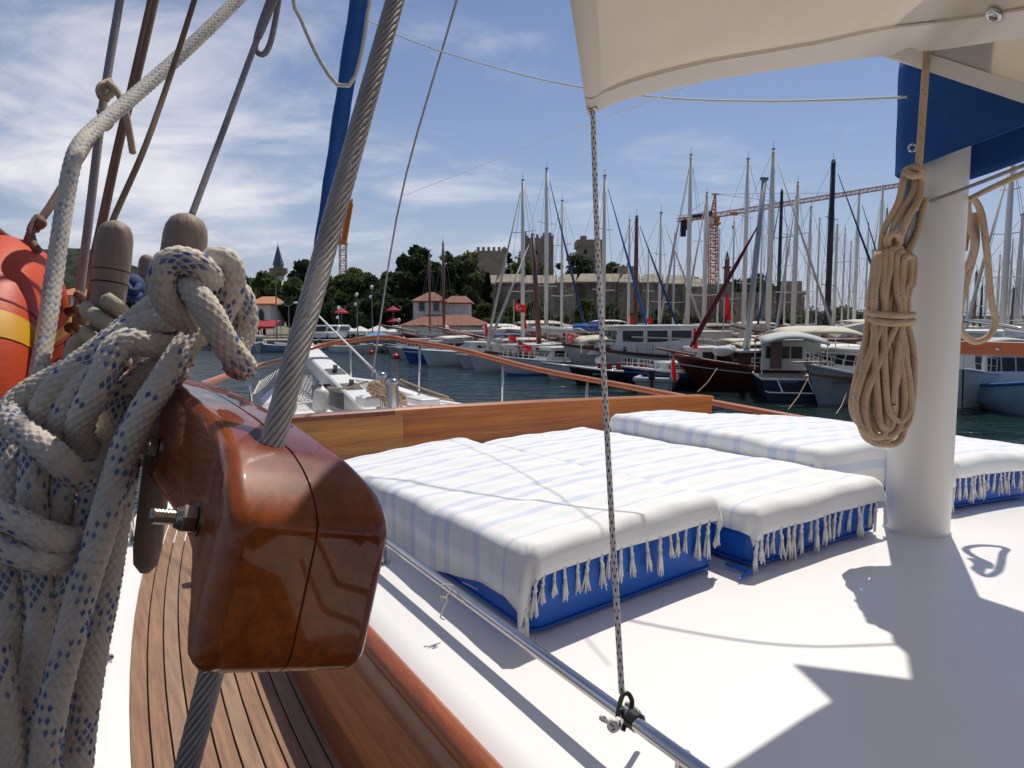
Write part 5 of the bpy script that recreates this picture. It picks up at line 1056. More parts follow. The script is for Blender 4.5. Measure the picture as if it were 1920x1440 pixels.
for i, (x0, x1, yt) in enumerate(segs):
    d = 168 + 3 * math.sin(i * 1.9)
    mb = MB(); slab(mb, x0 - 1.2, x1 + 1.2, yt + 14, 640, d, 6, 0.02); part('wall_bay', mb, 'stone_wall', cw)
    a0, a1 = P(x0, yt + 15, d - 0.6), P(x1, yt + 15, d - 0.6); b0, b1 = P(x0 + 9, yt, d + 5.5), P(x1 + 4, yt, d + 5.5)
    mb = MB(); mb.loft([[a0 - Vector((0, 0, 0.5)), a0, b0, b0 - Vector((0, 0, 2))], [a1 - Vector((0, 0, 0.5)), a1, b1, b1 - Vector((0, 0, 2))]]); part('parapet_slope', mb, 'stone_pale', cw)
    for k in range(2):
        xx = x0 + 12 + 20 * k; mb = MB(); slab(mb, xx, xx + 5, 580 + 7 * (i % 3), 590 + 7 * (i % 3), d - 0.12, 0.3); part('stone_patch', mb, 'stone', cw)
mb = MB(); slab(mb, 1318, 1470, 548, 640, 172, 5); slab(mb, 1318, 1370, 532, 550, 173, 4)
tag(part('castle_wall', mb, 'stone_wall'), 'lower shaded stretch of castle wall behind the orange crane foot', 'wall')
mb = MB(); slab(mb, 860, 1330, 560, 645, 160, 4)
mt_ = thing('castle_minaret', 'thin reddish stone minaret inside the castle, behind the red leaning spar', 'minaret', P(1362, 545, 230))
mb = MB(); b_ = P(1362, 545, 230); mb.lathe(b_, (0, 0, 1), [(0, 1.0), (7.0, 0.9), (7.1, 1.4), (7.6, 1.4), (7.7, 0.8), (9.5, 0.75)], 10); part('shaft', mb, 'roof_tile', mt_)
mb = MB(); mb.lathe(b_ + Vector((0, 0, 9.5)), (0, 0, 1), [(0, 0.85), (3.2, 0.03)], 10); part('cap', mb, 'lead', mt_)
# ------------------------------------------------------------------ town side
mn = thing('minaret', 'slender grey minaret with a pointed lead cone, rising above the trees at the left', 'minaret', P(525, 600, 140)); b_ = P(525, 600, 140)
zt = P(525, 515, 140).z - b_.z
part('shaft', MB().lathe(b_, (0, 0, 1), [(0, 1.1), (zt, 1.0)], 12), 'plaster', mn, smooth=True)
part('balcony', MB().lathe(b_ + Vector((0, 0, zt - 0.3)), (0, 0, 1), [(0, 1.0), (0.7, 1.75), (1.5, 1.75), (1.52, 1.6), (1.54, 0.95)], 12), 'stone_pale', mn)
part('drum', MB().lathe(b_ + Vector((0, 0, zt + 1.0)), (0, 0, 1), [(0, 0.95), (1.0, 0.95)], 12), 'stone_pale', mn)
part('cone', MB().lathe(b_ + Vector((0, 0, zt + 1.9)), (0, 0, 1), [(0, 1.12), (0.3, 1.0), (3.6, 0.10), (3.7, 0.05), (4.6, 0.02)], 12), 'lead', mn)
def house(label, x0, x1, y0, y1, yr, d, dep, wallm, roofm, wins, ridge_in=0.25, name='house'):
    t = thing(name, label, 'building', P((x0 + x1) / 2, y1, d)); mb = MB(); slab(mb, x0, x1, y0, y1, d, dep); part('wall', mb, wallm, t)
    a, b = P(x0 - 5, y0 + 1, d - 0.6), P(x1 + 5, y0 + 1, d - 0.6); zr_ = P(x0, yr, d + dep / 2).z; w_ = b.x - a.x
    e = [(a.x, d - 0.6, a.z), (b.x, d - 0.6, a.z), (b.x, d + dep + 0.6, a.z), (a.x, d + dep + 0.6, a.z)]; r0, r1 = (a.x + w_ * ridge_in, d + dep / 2, zr_), (b.x - w_ * ridge_in, d + dep / 2, zr_)
    mb = MB(); mb.add(e + [r0, r1] + [(q[0], q[1], q[2] - 0.15) for q in e], [(0, 1, 5, 4), (1, 2, 5), (2, 3, 4, 5), (3, 0, 4), (0, 6, 7, 1), (1, 7, 8, 2), (2, 8, 9, 3), (3, 9, 6, 0), (6, 9, 8, 7)]); part('roof', mb, roofm, t)
    for wx, wy, ww, wh in wins:
        mb = MB(); slab(mb, wx - 1.6, wx + ww + 1.6, wy - 1.4, wy + wh + 1.4, d - 0.10, 0.2); wf = part('window', mb, 'lamp_grey', t)
        for k in (0, 1):
            mb = MB(); slab(mb, wx + k * (ww / 2 + 0.3), wx + k * (ww / 2 + 0.3) + ww / 2 - 0.6, wy, wy + wh, d - 0.16, 0.2); o_ = part('pane', mb, 'glass'); o_.parent = wf
    return t
house('white house with a red hip roof and two shuttered windows, above the tents', 775, 830, 563, 612, 548, 102, 7, 'plaster', 'roof_tile', ((787, 567, 8, 15), (814, 568, 8, 14)), 0.4)
house('lower wing of the white house with a flat red roof', 833, 880, 566, 612, 555, 103.5, 6, 'plaster', 'roof_tile', (), 0.25)
house('low building with a wide red tiled roof, in front of the white house', 752, 915, 609, 622, 590, 97, 8, 'plaster', 'roof_tile', (), 0.28)
mo = house('pale building with a pointed arch window and an orange tiled roof, behind the rope knot', 468, 508, 568, 612, 556, 100, 6, 'plaster', 'roof_orange', ())
mb = MB(); c_ = P(490, 592, 99.9); k_ = 100 / FPX
mb.add([(c_.x + x * k_, 99.85, c_.z + z * k_) for x, z in ((-5, -8), (5, -8), (5, 4), (3, 9), (0, 14), (-3, 9), (-5, 4))], [(0, 1, 2, 3, 4, 5, 6)]); part('arched_window', mb, 'glass', mo)
def sheet(name, label, cat, x0, x1, y0, y1, d, dep, mat, drop=0.35, posts=True, peak=False, grp=None):
    """an awning or tent: sloping cloth with a valance on four posts"""
    t = thing(name, label, cat, P((x0 + x1) / 2, 620, d), grp); a, b = P(x0, y1, d), P(x1, y1, d); zt_ = P(x0, y0, d + dep).z
    e = [(a.x, d, a.z), (b.x, d, a.z), (b.x, d + dep, a.z if peak else zt_), (a.x, d + dep, a.z if peak else zt_)]; mb = MB()
    if peak:
        c_ = ((a.x + b.x) / 2, d + dep / 2, zt_); mb.add(e + [c_], [(0, 1, 4), (1, 2, 4), (2, 3, 4), (3, 0, 4)])
    else: mb.add(e, [(0, 1, 2, 3)])
    lo = [(q[0], q[1], q[2] - drop) for q in e]
    mb.add(e + lo, [(0, 4, 5, 1), (1, 5, 6, 2), (3, 7, 4, 0)]); part('cloth', mb, mat, t)
    if posts:
        for q in e: part('post', MB().cyl((q[0], q[1] + 0.05, ZG), (q[0], q[1] + 0.05, q[2] - 0.02), 0.05, n=6), 'lamp_grey', t)
    return t
sheet('shop_awning', 'red shop awning under the pale arched building', 'awning', 474, 513, 600, 612, 95.5, 3, 'awning_red', 0.3)
TG = 'tents along the quay'
for x0, x1, y0, y1, d, m_, pk, lb in ((614, 660, 608, 621, 95, 'tent_white', True, 'white peaked tent with a grey gable, leftmost of the quay tents'), (655, 684, 611, 621, 94.5, 'tent_white', True, 'small white parasol tent left of the blue one'), (683, 728, 609, 621, 96.5, 'tent_white', True, 'white peaked tent behind the blue canopy'), (726, 782, 610, 622, 96, 'tent_white', False, 'white awning just right of the blue canopy'), (780, 842, 611, 623, 96.5, 'tent_white', False, 'white awning in front of the red tiled roof, left part'), (840, 920, 612, 626, 97, 'tent_white', False, 'white awning in front of the red tiled roof, right part'), (922, 965, 607, 616, 100, 'tent_white', True, 'white tent right of the red tiled roof'), (682, 722, 620, 630, 91, 'tent_blue', True, 'bright blue canopy standing on the quay')):
    sheet('tent', lb, 'tent', x0, x1, y0, y1, d, 4, m_, 0.35, True, pk, TG)
for px, py, wp, d, lb in ((640, 577, 28, 100, 'red parasol in the trees left of the lamps'), (737, 573, 26, 100, 'upper red parasol beside the white house'), (738, 594, 26, 99, 'lower red parasol beside the white house'), (596, 610, 18, 97, 'small red parasol beside the parked vans')):
    t = thing('parasol', lb, 'parasol', P(px, 622, d), 'red parasols'); c_ = P(px, py, d); r_ = wp * d / FPX / 2
    part('canopy', MB().lathe(c_, (0, 0, -1), [(0, 0.05), (0.35 * r_, 0.5 * r_), (0.62 * r_, r_), (0.8 * r_, r_), (0.79 * r_, 0.97 * r_)], 8), 'awning_red', t); part('pole', MB().cyl(c_, (c_.x, c_.y, ZG), 0.05, n=6), 'lamp_grey', t)
def lamp(px, topy, d, label, kind):
    tp_ = P(px, topy, d); t = thing('street_lamp', label, 'street lamp', (tp_.x, d, ZG), 'street lamps on the quay'); part('pole', MB().tube([(tp_.x, d, ZG), tp_], [0.09, 0.05], 8), 'lamp_grey', t)
    if kind == 2:
        for sg in (-1, 1):
            e = tp_ + Vector((sg * 0.9, 0, 0.25)); part('arm', MB().tube([tp_ - Vector((0, 0, 0.3)), tp_ + Vector((sg * 0.45, 0, 0.05)), e], 0.04, 6), 'lamp_grey', t); part('lantern', MB().sphere(e, 0.2, 10, (1.6, 1, 0.7)), 'lamp_globe', t, smooth=True)
    elif kind == 1:
        part('globe', MB().sphere(tp_, 0.24, 10), 'lamp_globe', t, smooth=True)
        part('globe', MB().sphere(tp_ - Vector((0.2, 0, 1.3)), 0.2, 10), 'lamp_globe', t, smooth=True)
    return t
lamp(541, 571, 93, 'street lamp with two curved arms, left of the twisted wire', 2); lamp(669, 552, 94, 'globe street lamp left of the thin stay', 1); lamp(697, 538, 95, 'tall thin globe lamp right on the thin stay', 1); lamp(635, 577, 96, 'globe street lamp in front of the left red parasol', 1); lamp(748, 600, 93, 'short lamp at the left end of the red roof', 1)
mb = MB(); q0, q1 = P(519, 640, 91), P(517, 520, 91); mb.tube([q0, q1], [0.12, 0.07], 8); tag(part('flagpole', mb, 'lamp_grey'), 'tall grey pole standing in front of the minaret', 'pole')
def van(px, py, d, yaw, mat, label):
    g = P(px, py, d); t = thing('van', label, 'van', (g.x, d, ZG), 'vans parked on the quay', yaw)
    pf = [(-2.1, 0.35), (-2.15, 1.0), (-2.0, 1.85), (-1.7, 1.95), (0.7, 1.95), (1.0, 1.85), (1.55, 1.1), (2.1, 0.95), (2.15, 0.35)]
    def sect(y, k): return [Vector((x, y, 0.35 + (z - 0.35) * k)) for x, z in pf]
    local('body', MB().loft([sect(-0.85, 0.96), sect(-0.75, 1), sect(0.75, 1), sect(0.85, 0.96)]), mat, t)
    for y in (-0.875, 0.875): local('side_window', MB().add([(-1.8, y, 1.2), (1.15, y, 1.2), (0.75, y, 1.72), (-1.7, y, 1.72)], [(0, 1, 2, 3)]), 'glass', t)
    local('windscreen', MB().add([(1.54, -0.68, 1.2), (1.54, 0.68, 1.2), (1.1, 0.62, 1.78), (1.1, -0.62, 1.78)], [(0, 1, 2, 3)]), 'glass', t)
    for x in (-1.35, 1.35):
        for y in (-0.8, 0.8):
            wv = local('wheel', MB().lathe((x, y - 0.1, 0.33), (0, 1, 0), [(0, 0.33), (0.2, 0.33)], 14), 'tyre', t)
    for y in (-0.6, 0.6): local('headlight', MB().box((2.12, y, 0.8), (0.08, 0.3, 0.15)), 'lamp_globe', t)
van(584, 634, 93, R(250), 'car_white', 'white van half hidden behind the twisted wire'); van(610, 634, 93.5, R(262), 'car_silver', 'silver van, left of the pair beside the tents'); van(633, 633, 94, R(255), 'car_white', 'white van, right of the pair beside the tents')
# ------------------------------------------------------------------ tower cranes
def truss(mb, p0, p1, w0, w1, n, th, upv_=None):
    ax = (p1 - p0).normalized(); x = (upv_ or (Vector((0, 1, 0)) if abs(ax.z) > 0.7 else Vector((0, 0, 1)))); x = (x - ax * x.dot(ax)).normalized(); y = ax.cross(x)
    c = [[p0.lerp(p1, i / n) + (x * a + y * b) * (w0 + (w1 - w0) * i / n) for a, b in ((-1, -1), (1, -1), (1, 1), (-1, 1))] for i in range(n + 1)]
    for k in range(4): mb.tube([r_[k] for r_ in c], th, 4)
    for i in range(n):
        for k in range(4):
            q = (k + 1) % 4; mb.tube([c[i][k], c[i + 1][q] if i % 2 else c[i + 1][k], ] if False else [c[i][k], c[i + 1][q]] if i % 2 == 0 else [c[i][q], c[i + 1][k]], th * 0.7, 3); mb.tube([c[i][k], c[i][q]], th * 0.7, 3)
cr = thing('tower_crane', 'orange tower crane with long pale jib above the masts at the right', 'crane', P(1337, 610, 260)); d = 260
mb = MB(); truss(mb, P(1337, 620, d), P(1337, 415, d), 1.35, 1.35, 34, 0.2); part('tower', mb, 'crane_orange', cr)
mb = MB(); truss(mb, P(1334, 405, d), P(1700, 345, d * 0.84), 0.75, 0.5, 52, 0.14); part('jib', mb, 'crane_pale', cr)
mb = MB(); truss(mb, P(1337, 405, d), P(1341, 364, d), 0.9, 0.2, 7, 0.16); mb.box(P(1341, 364, d), (2.6, 0.6, 0.4)); part('apex', mb, 'crane_orange', cr)
mb = MB(); a_, b_ = P(1334, 405, d), P(1270, 413, d * 1.03); truss(mb, a_, b_, 0.6, 0.6, 10, 0.18); mb.add([P(1302, 408, d * 1.02), P(1282, 411, d * 1.025), P(1286, 432, d * 1.025), P(1292, 430, d * 1.02)], [(0, 1, 2, 3)]); part('counter_jib', mb, 'crane_orange', cr)
mb = MB(); mb.box(P(1281, 428, d * 1.02), (1.9, 1.2, 6.0)); part('counterweight', mb, 'hull_navy', cr)
mb = MB(); mb.box(P(1337, 411, d), (3.8, 3.8, 1.8)); mb.box(P(1337, 420, d), (4.4, 4.4, 0.8)); part('slewing_unit', mb, 'crane_orange', cr)
mb = MB(); mb.rbox(P(1331, 415, d - 2.5), (2.4, 2.0, 2.2), 0.2); part('cab', mb, 'alu_white', cr)
mb = MB(); mb.box(P(1326, 401, d), (3, 2, 1.6)); mb.box(P(1308, 405, d), (4, 2, 1.2)); part('winch', mb, 'hull_black', cr)
mb = MB(); mb.box(P(1376, 401, d * 0.975), (2.6, 1.4, 1.0)); mb.cyl(P(1376, 403, d * 0.975), P(1375, 424, d * 0.975), 0.06, n=4); mb.box(P(1375, 426, d * 0.975), (0.9, 0.5, 1.0)); part('trolley', mb, 'crane_orange', cr)
for e in (1480, 1600):
    mb = MB(); mb.tube([P(1341, 364, d), P(e, 381 - (e - 1480) * 0.163, d * (1 - 0.16 * (e - 1334) / 366))], 0.07, 4); part('tie', mb, 'lamp_grey', cr)
mb = MB(); mb.tube([P(1341, 364, d), P(1275, 411, d * 1.03)], 0.07, 4); part('tie', mb, 'lamp_grey', cr)
cr2 = thing('tower_crane', 'orange tower crane with a folded steep jib, just right of the twisted wire', 'crane', P(643, 600, 270)); d = 270
mb = MB(); truss(mb, P(643, 600, d), P(643, 458, d), 1.15, 1.15, 14, 0.2); part('tower', mb, 'crane_pale', cr2)
mb = MB(); mb.add([P(643 - 8 * a - 0, 0, d) for a in (0,)], []) ; mb.box(P(643, 453, d), (2.6, 2.6, 1.8)); mb.box(P(643, 457, d), (3.4, 3.0, 0.6)); mb.box(P(646, 442, d), (1.7, 2.0, 3.4)); part('slewing_unit', mb, 'crane_orange', cr2)
mb = MB(); truss(mb, P(646, 445, d), P(656, 378, d * 0.9), 0.75, 0.85, 16, 0.3); mb.loft([[P(644, 446, d), P(650, 446, d)], [P(652, 379, d * 0.9), P(660, 379, d * 0.9)]], closed=False, cap=False); mb.lathe(P(656, 379, d * 0.9), (0, 0, 1), [(0, 0.8), (1.4, 0.05)], 4); part('jib', mb, 'crane_orange', cr2)
mb = MB(); mb.box(P(634, 446, d), (2.0, 2.0, 2.6)); mb.box(P(633, 450, d), (3.4, 1.6, 0.3)); part('counterweight', mb, 'hull_black', cr2)
# ================================================================== boats in the harbour
def hull_sections(L, Bm, fb, rake=0.8, tr=0.72, n=18, pw=2.1, entry=0.82):
    rows = []
    for i in range(n + 1):
        t = i / n; f = tr + (1 - tr) * math.sin(math.pi / 2 * min(1, t / 0.45)) if t < 0.45 else max(0.0, 1 - ((t - 0.45) / 0.55) ** pw) ** 0.85
        b = max(Bm / 2 * f, 0.03); sh_ = fb[0] * (1 - t) * (1 - 2 * t) + fb[1] * 4 * t * (1 - t) + fb[2] * t * (2 * t - 1) if False else (fb[0] + (fb[1] - fb[0]) * (t / 0.4) if t < 0.4 else fb[1] + (fb[2] - fb[1]) * ((t - 0.4) / 0.6) ** 1.7)
        k = max(0, (t - 0.55) / 0.45) ** 1.4; row = []
        for yf, zf in ((0.10, -0.45), (entry - 0.25 * k, 0.0), (0.94 - 0.22 * k, 0.35), (0.985 - 0.08 * k, 0.72), (1.0, 1.0)):
            z = sh_ * zf if zf >= 0 else zf; row.append((-L / 2 + L * t - rake * k * (1 - max(zf, 0)), b * yf, z))
        rows.append(row)
    return rows
def hull(t, L, Bm, fb, mat, deckmat='boat_deck', capmat='boat_wood', rake=0.8, tr=0.72, stripe=None, capr=0.05, **kw):
    rows = hull_sections(L, Bm, fb, rake, tr, **kw); full = [[Vector((x, -y, z)) for x, y, z in r_[::-1]] + [Vector((x, y, z)) for x, y, z in r_] for r_ in rows]
    mb = MB(); mb.loft(full, cap=False, closed=False); mb.add(full[0], [tuple(range(len(full[0])))]); local('hull', mb, mat, t, angle=40)
    mb = MB(); mb.loft([[Vector((r_[-1][0], -r_[-1][1] * 0.97, r_[-1][2] - 0.06)), Vector((r_[-1][0], 0, r_[-1][2] - 0.02)), Vector((r_[-1][0], r_[-1][1] * 0.97, r_[-1][2] - 0.06))] for r_ in rows], cap=False, closed=False); local('deck', mb, deckmat, t)
    mb = MB()
    for sg in (-1, 1): mb.tube([Vector((r_[-1][0], sg * r_[-1][1], r_[-1][2])) for r_ in rows], capr, 6)
    mb.tube([Vector((rows[0][-1][0], -rows[0][-1][1], rows[0][-1][2])), Vector((rows[0][-1][0], rows[0][-1][1], rows[0][-1][2]))], capr, 6); local('cap_rail', mb, capmat, t, smooth=True)
    if stripe:
        mb = MB()
        for sg in (-1, 1): mb.loft([[Vector((r_[3][0], sg * (r_[3][1] + 0.012), r_[3][2] - 0.0)), Vector((r_[4][0] * 0.3 + r_[3][0] * 0.7, sg * (r_[3][1] * 0.6 + r_[4][1] * 0.4 + 0.015), r_[3][2] + 0.5 * (r_[4][2] - r_[3][2])))] for r_ in rows], cap=False, closed=False)
        local('stripe', mb, stripe, t)
    return rows
def cabin(t, x0, x1, wd, z0, z1, mat, nwin=3, front=0.5, back=0.1, round_=0.12, roofmat=None, over=0.1, winh=(0.42, 0.85), wmat='glass', frame=None):
    rg = [[Vector((x0, y, z0)) for y in (-wd, wd)], ]
    zs_ = [(z0, 0, 0, 1.0), (z0 + (z1 - z0) * 0.5, back * 0.5, front * 0.5, 0.97), (z1, back, front, 0.92)]
    rings = [[Vector((x0 + b_, -wd * k, z)), Vector((x1 - f_, -wd * k * 0.86, z)), Vector((x1 - f_, wd * k * 0.86, z)), Vector((x0 + b_, wd * k, z))] for z, b_, f_, k in zs_]
    local('cabin', MB().loft(rings), mat, t)
    mb = MB(); mb.rbox(((x0 + x1 + back - front) / 2, 0, z1 + 0.05), (x1 - x0 - back - front + 2 * over + 0.15, wd * 1.92, 0.14), 0.06); local('cabin_roof', mb, roofmat or mat, t)
    h = z1 - z0; zl, zu = z0 + h * winh[0], z0 + h * winh[1]
    def yk(z): return wd * (1 - 0.08 * (z - z0) / h)
    for sg in (-1, 1):
        a, b = x0 + back + 0.15, x1 - front * winh[1] - 0.2; wl = (b - a) / max(1, nwin)
        for i in range(nwin):
            xa, xb = a + i * wl + wl * 0.08, a + (i + 1) * wl - wl * 0.08
            def yp(x, z): f = (x - x0) / (x1 - x0); return sg * (yk(z) * (1 - 0.14 * f) + 0.012)
            if frame: local('window_frame', MB().add([Vector((x, yp(x, z) - sg * 0.004, z)) for x, z in ((xa - 0.07, zl - 0.07), (xb + 0.07, zl - 0.07), (xb + 0.07, zu + 0.07), (xa - 0.07, zu + 0.07))], [(0, 1, 2, 3)]), frame, t)
            local('window', MB().add([Vector((x, yp(x, z), z)) for x, z in ((xa, zl), (xb, zl), (xb, zu), (xa, zu))], [(0, 1, 2, 3)]), wmat, t)
    for k in (-1, 0, 1):
        y0_ = k * wd * 0.54; hw_ = wd * 0.24; f0_, f1_ = front * winh[0], front * winh[1]
        local('windscreen', MB().add([Vector((x1 - f0_ + 0.012, y0_ - hw_, zl)), Vector((x1 - f0_ + 0.012, y0_ + hw_, zl)), Vector((x1 - f1_ + 0.012, y0_ + hw_, zu)), Vector((x1 - f1_ + 0.012, y0_ - hw_, zu))], [(0, 1, 2, 3)]), wmat, t)
        local('aft_window', MB().add([Vector((x0 + back * winh[0] - 0.012, y0_ - hw_, zl)), Vector((x0 + back * winh[0] - 0.012, y0_ + hw_, zl)), Vector((x0 + back * winh[1] - 0.012, y0_ + hw_, zu)), Vector((x0 + back * winh[1] - 0.012, y0_ - hw_, zu))], [(0, 1, 2, 3)]), wmat, t)
def railing(t, rows, i0, i1, h=0.55, n=None, mat='alu_white', wires=2):
    mb = MB()
    for sg in (-1, 1):
        pts_ = [Vector((r_[-1][0], sg * max(r_[-1][1] - 0.08, 0.0), r_[-1][2])) for r_ in rows[i0:i1 + 1]]
        for p in pts_[::1]: mb.tube([p, p + Vector((0, 0, h))], 0.018, 4)
        for k in range(wires): mb.tube([p + Vector((0, 0, h * (k + 1) / wires)) for p in pts_], 0.016, 4)
    local('railing', mb, mat, t)
def rig(t, xm, zt, r, mastmat, L, Bm, deckz, covermat, boomdir=-1, boom=True, furl=None, spreaders=2, lean=0.0, thick_furl=0.11, boomz=1.6, stays='lamp_grey', side=0.0):
    foot, top = Vector((xm, 0, deckz)), Vector((xm + lean, side, zt))
    m_ = local('mast', MB().tube([foot, foot.lerp(top, 0.6), top], [r, r, r * 0.75], 8), mastmat, t, smooth=True)
    o_ = local('masthead', MB().box(top + Vector((0, 0, 0.1)), (0.25, 0.1, 0.12)).cyl(top, top + Vector((0, 0, 0.7)), 0.015, n=4), 'lamp_grey', m_)
    H = zt - deckz; mbs = MB()
    for k in range(spreaders):
        z = deckz + H * (k + 1) / (spreaders + 0.85); w_ = Bm * (0.42 - 0.09 * k); c_ = foot.lerp(top, (z - deckz) / H)
        s_ = local('spreader', MB().tube([c_ + Vector((0, -w_, 0.08)), c_, c_ + Vector((0, w_, 0.08))], 0.035, 5), mastmat if mastmat != 'mast_brown' else 'alu_white', m_)
        o_ = 0
    for sg in (-1, 1):
        e = Vector((xm - 0.1, sg * Bm * 0.47, deckz)); mid = foot.lerp(top, 1 / (spreaders + 0.85)) + Vector((0, sg * Bm * 0.42, 0.08)) if spreaders else e.lerp(top, 0.5)
        mbs.tube([e, mid, top], 0.016, 3); mbs.tube([e, foot.lerp(top, 0.55)], 0.016, 3)
    bow_, st_ = Vector((L / 2 - 0.1, 0, deckz + 0.3)), Vector((-L / 2 + 0.1, 0, deckz))
    mbs.tube([st_, top], 0.014, 3); local('stays', mbs, stays, t)
    if furl:
        q = bow_.lerp(top, 0.93); local('furled_headsail', MB().tube([bow_, bow_.lerp(q, 0.06), bow_.lerp(q, 0.5), q], [0.03, thick_furl, thick_furl * 0.85, 0.03], 7), furl, t, smooth=True)
    else: local('forestay', MB().tube([bow_, top], 0.018, 3), stays, t)
    if boom:
        bl = min(L * 0.40, xm + L / 2 - 0.4); b0, b1 = Vector((xm - 0.1, side * 0.1, deckz + boomz)), Vector((xm - bl, 0, deckz + boomz - 0.05))
        bo = local('boom', MB().cyl(b0, b1, 0.08, n=7), mastmat, t, smooth=True)
        n = 9; rings = []
        for i in range(n + 1):
            f = i / n; p = b0.lerp(b1, f); hh = (0.62 - 0.40 * f ** 0.5) * (1 if i < n else 0.5) * (1.0 if i > 0 else 0.8); ww = 0.17 * (1 - 0.4 * f)
            rings.append([p + Vector((0, -ww, -0.06)), p + Vector((0, -ww * 0.8, hh * 0.5)), p + Vector((0, 0, hh)), p + Vector((0, ww * 0.8, hh * 0.5)), p + Vector((0, ww, -0.06))])
        local('sail_cover', MB().loft(rings), covermat, t)
    return top
def sloc(px, d, xm, yaw, dy=0.0):
    x = P(px, 600, d).x; return (x - math.cos(yaw) * xm, d - math.sin(yaw) * xm, 0)
def yacht(px, topy, d, yaw, label, L=11.0, Bm=3.5, hm='hull_white', mm='alu_white', cv='sail_cream', furl='sail_cream', r=0.13, stripe=None, spreaders=2, fb=(1.15, 1.05, 1.45), lean=0.0, bimini=None, nwin=3, boom=True, side=0.0, cap='alu_white'):
    yaw = R({254: 316, 255: 314, 256: 322, 257: 320, 258: 318, 259: 317, 260: 226, 262: 232, 264: 220, 250: 214}.get(yaw, yaw)); xm = L * 0.07; r = r * 1.2; t = thing('sailing_yacht', label, 'sailing yacht', sloc(px, d, xm, yaw), 'yachts moored in the harbour', yaw)
    rows = hull(t, L, Bm, fb, hm, 'sail_white' if hm != 'hull_maroon' else 'boat_deck', cap, stripe=stripe, capr=0.04)
    cabin(t, -L * 0.12, L * 0.24, Bm * 0.29, 1.0, 1.55, 'hull_white' if hm != 'hull_maroon' else 'boat_wood', nwin, 1.2, 0.1, over=-0.05)
    railing(t, rows, 1, 16, 0.6)
    rig(t, xm, P(px, topy, d).z, r, mm, L, Bm, 1.15, cv, furl=furl, spreaders=spreaders, lean=lean, boom=boom, side=side)
    if bimini:
        mb = MB(); mb.grid(lambda a, b: Vector((-L * 0.36 + L * 0.26 * a, -Bm * 0.36 + Bm * 0.72 * b, 2.75 + 0.22 * math.sin(math.pi * b) + 0.05 * math.sin(math.pi * a))), 6, 6); local('bimini', mb, bimini, t, smooth=True)
        mb = MB()
        for x in (-L * 0.36, -L * 0.10):
            for y in (-1, 1): mb.tube([(x, y * Bm * 0.36, 1.1), (x, y * Bm * 0.36, 2.76)], 0.025, 4)
        local('bimini_frame', mb, 'alu_white', t)
    return t
Y = yacht
Y(980, 340, 58, 262, 'white yacht with the leftmost tall white mast, left of the ruined tower', cv='sail_white', furl='sail_cream', r=0.14)
Y(1024, 318, 62, 258, 'white yacht whose tall mast crosses the right side of the ruined tower', cv='sail_navy', furl='sail_navy', r=0.15, bimini='sail_white')
Y(1053, 378, 66, 264, 'white yacht with a short thin mast just right of the ruined tower', cv='sail_white', furl=None, r=0.10)
Y(1131, 332, 57, 259, 'white yacht with the mast just right of the dotted cord, blue boom cover', cv='sail_blue', furl='sail_blue', r=0.13, bimini='sail_white')
Y(1178, 415, 70, 262, 'white yacht with a thin short mast left of the brown mast', cv='sail_cream', furl=None, r=0.11, spreaders=1)
Y(1191, 408, 56, 255, 'wooden boat with a brown mast below the castle wall', hm='hull_maroon', mm='mast_brown', cv='sail_cream', furl='sail_navy', r=0.15, cap='boat_wood', spreaders=1)
Y(1236, 401, 60, 257, 'white yacht with a thin grey-white mast right of the brown mast', cv='sail_white', furl='sail_cream', r=0.10)
Y(1289, 293, 57, 260, 'white yacht with a tall white mast left of the orange crane', cv='sail_white', furl='sail_cream', r=0.15)
Y(1320, 364, 60, 262, 'white yacht with a white mast directly left of the crane tower', cv='sail_white', furl='sail_cream', r=0.17, bimini='canopy_grey')
Y(1394, 300, 60, 259, 'white yacht with a tall white mast behind the leaning grey mast', cv='sail_white', furl=None, r=0.16)
Y(1440, 282, 58, 256, 'white yacht with the tallest and thickest white mast', L=13, cv='sail_cream', furl='sail_cream', r=0.20)
Y(1458, 358, 66, 260, 'yacht with a slim black mast right of the thickest white mast', hm='hull_black', mm='mast_black', cv='sail_maroon', furl='sail_navy', r=0.15)
Y(1487, 345, 58, 262, 'white yacht with a white mast between the two black masts', cv='sail_cream', furl='sail_cream', r=0.17)
Y(1513, 390, 72, 258, 'white yacht with a thin white mast just left of the tall black mast', cv='sail_white', furl=None, r=0.15)
Y(1551, 303, 56, 254, 'dark yacht with the tall black mast', L=13, hm='hull_black', mm='mast_black', cv='hull_black', furl='sail_navy', r=0.20)
Y(1563, 424, 64, 262, 'white yacht with a short cream mast right of the tall black mast', cv='sail_white', furl=None, r=0.13)
Y(1601, 366, 72, 258, 'white yacht with a pale slim mast left of the rope coil', cv='sail_white', furl='sail_navy', r=0.15)
Y(1644, 355, 74, 260, 'pale yacht whose mast stands partly behind the rope coil', cv='sail_white', furl='sail_cream', r=0.17)
Y(1654, 393, 70, 262, 'grey yacht with the mast touching the rope coil', cv='sail_white', mm='alu_grey', furl=None, r=0.11)
Y(1880, 285, 40, 250, 'white yacht with a tall mast and rungs at the right edge', cv='sail_white', furl='sail_cream', r=0.15, L=12, spreaders=4)
Y(1826, 510, 66, 262, 'boat with a thin dark red mast just right of the white mast', mm='mast_brown', hm='hull_maroon', furl=None, cv='sail_cream', r=0.12, cap='boat_wood', spreaders=1)
Y(1838, 537, 70, 262, 'boat with a short dark mast inside the hanging rope loop', mm='mast_black', furl=None, r=0.10, spreaders=1)
Y(1905, 405, 52, 258, 'white yacht with its mast at the far right edge', furl='sail_cream', r=0.15)
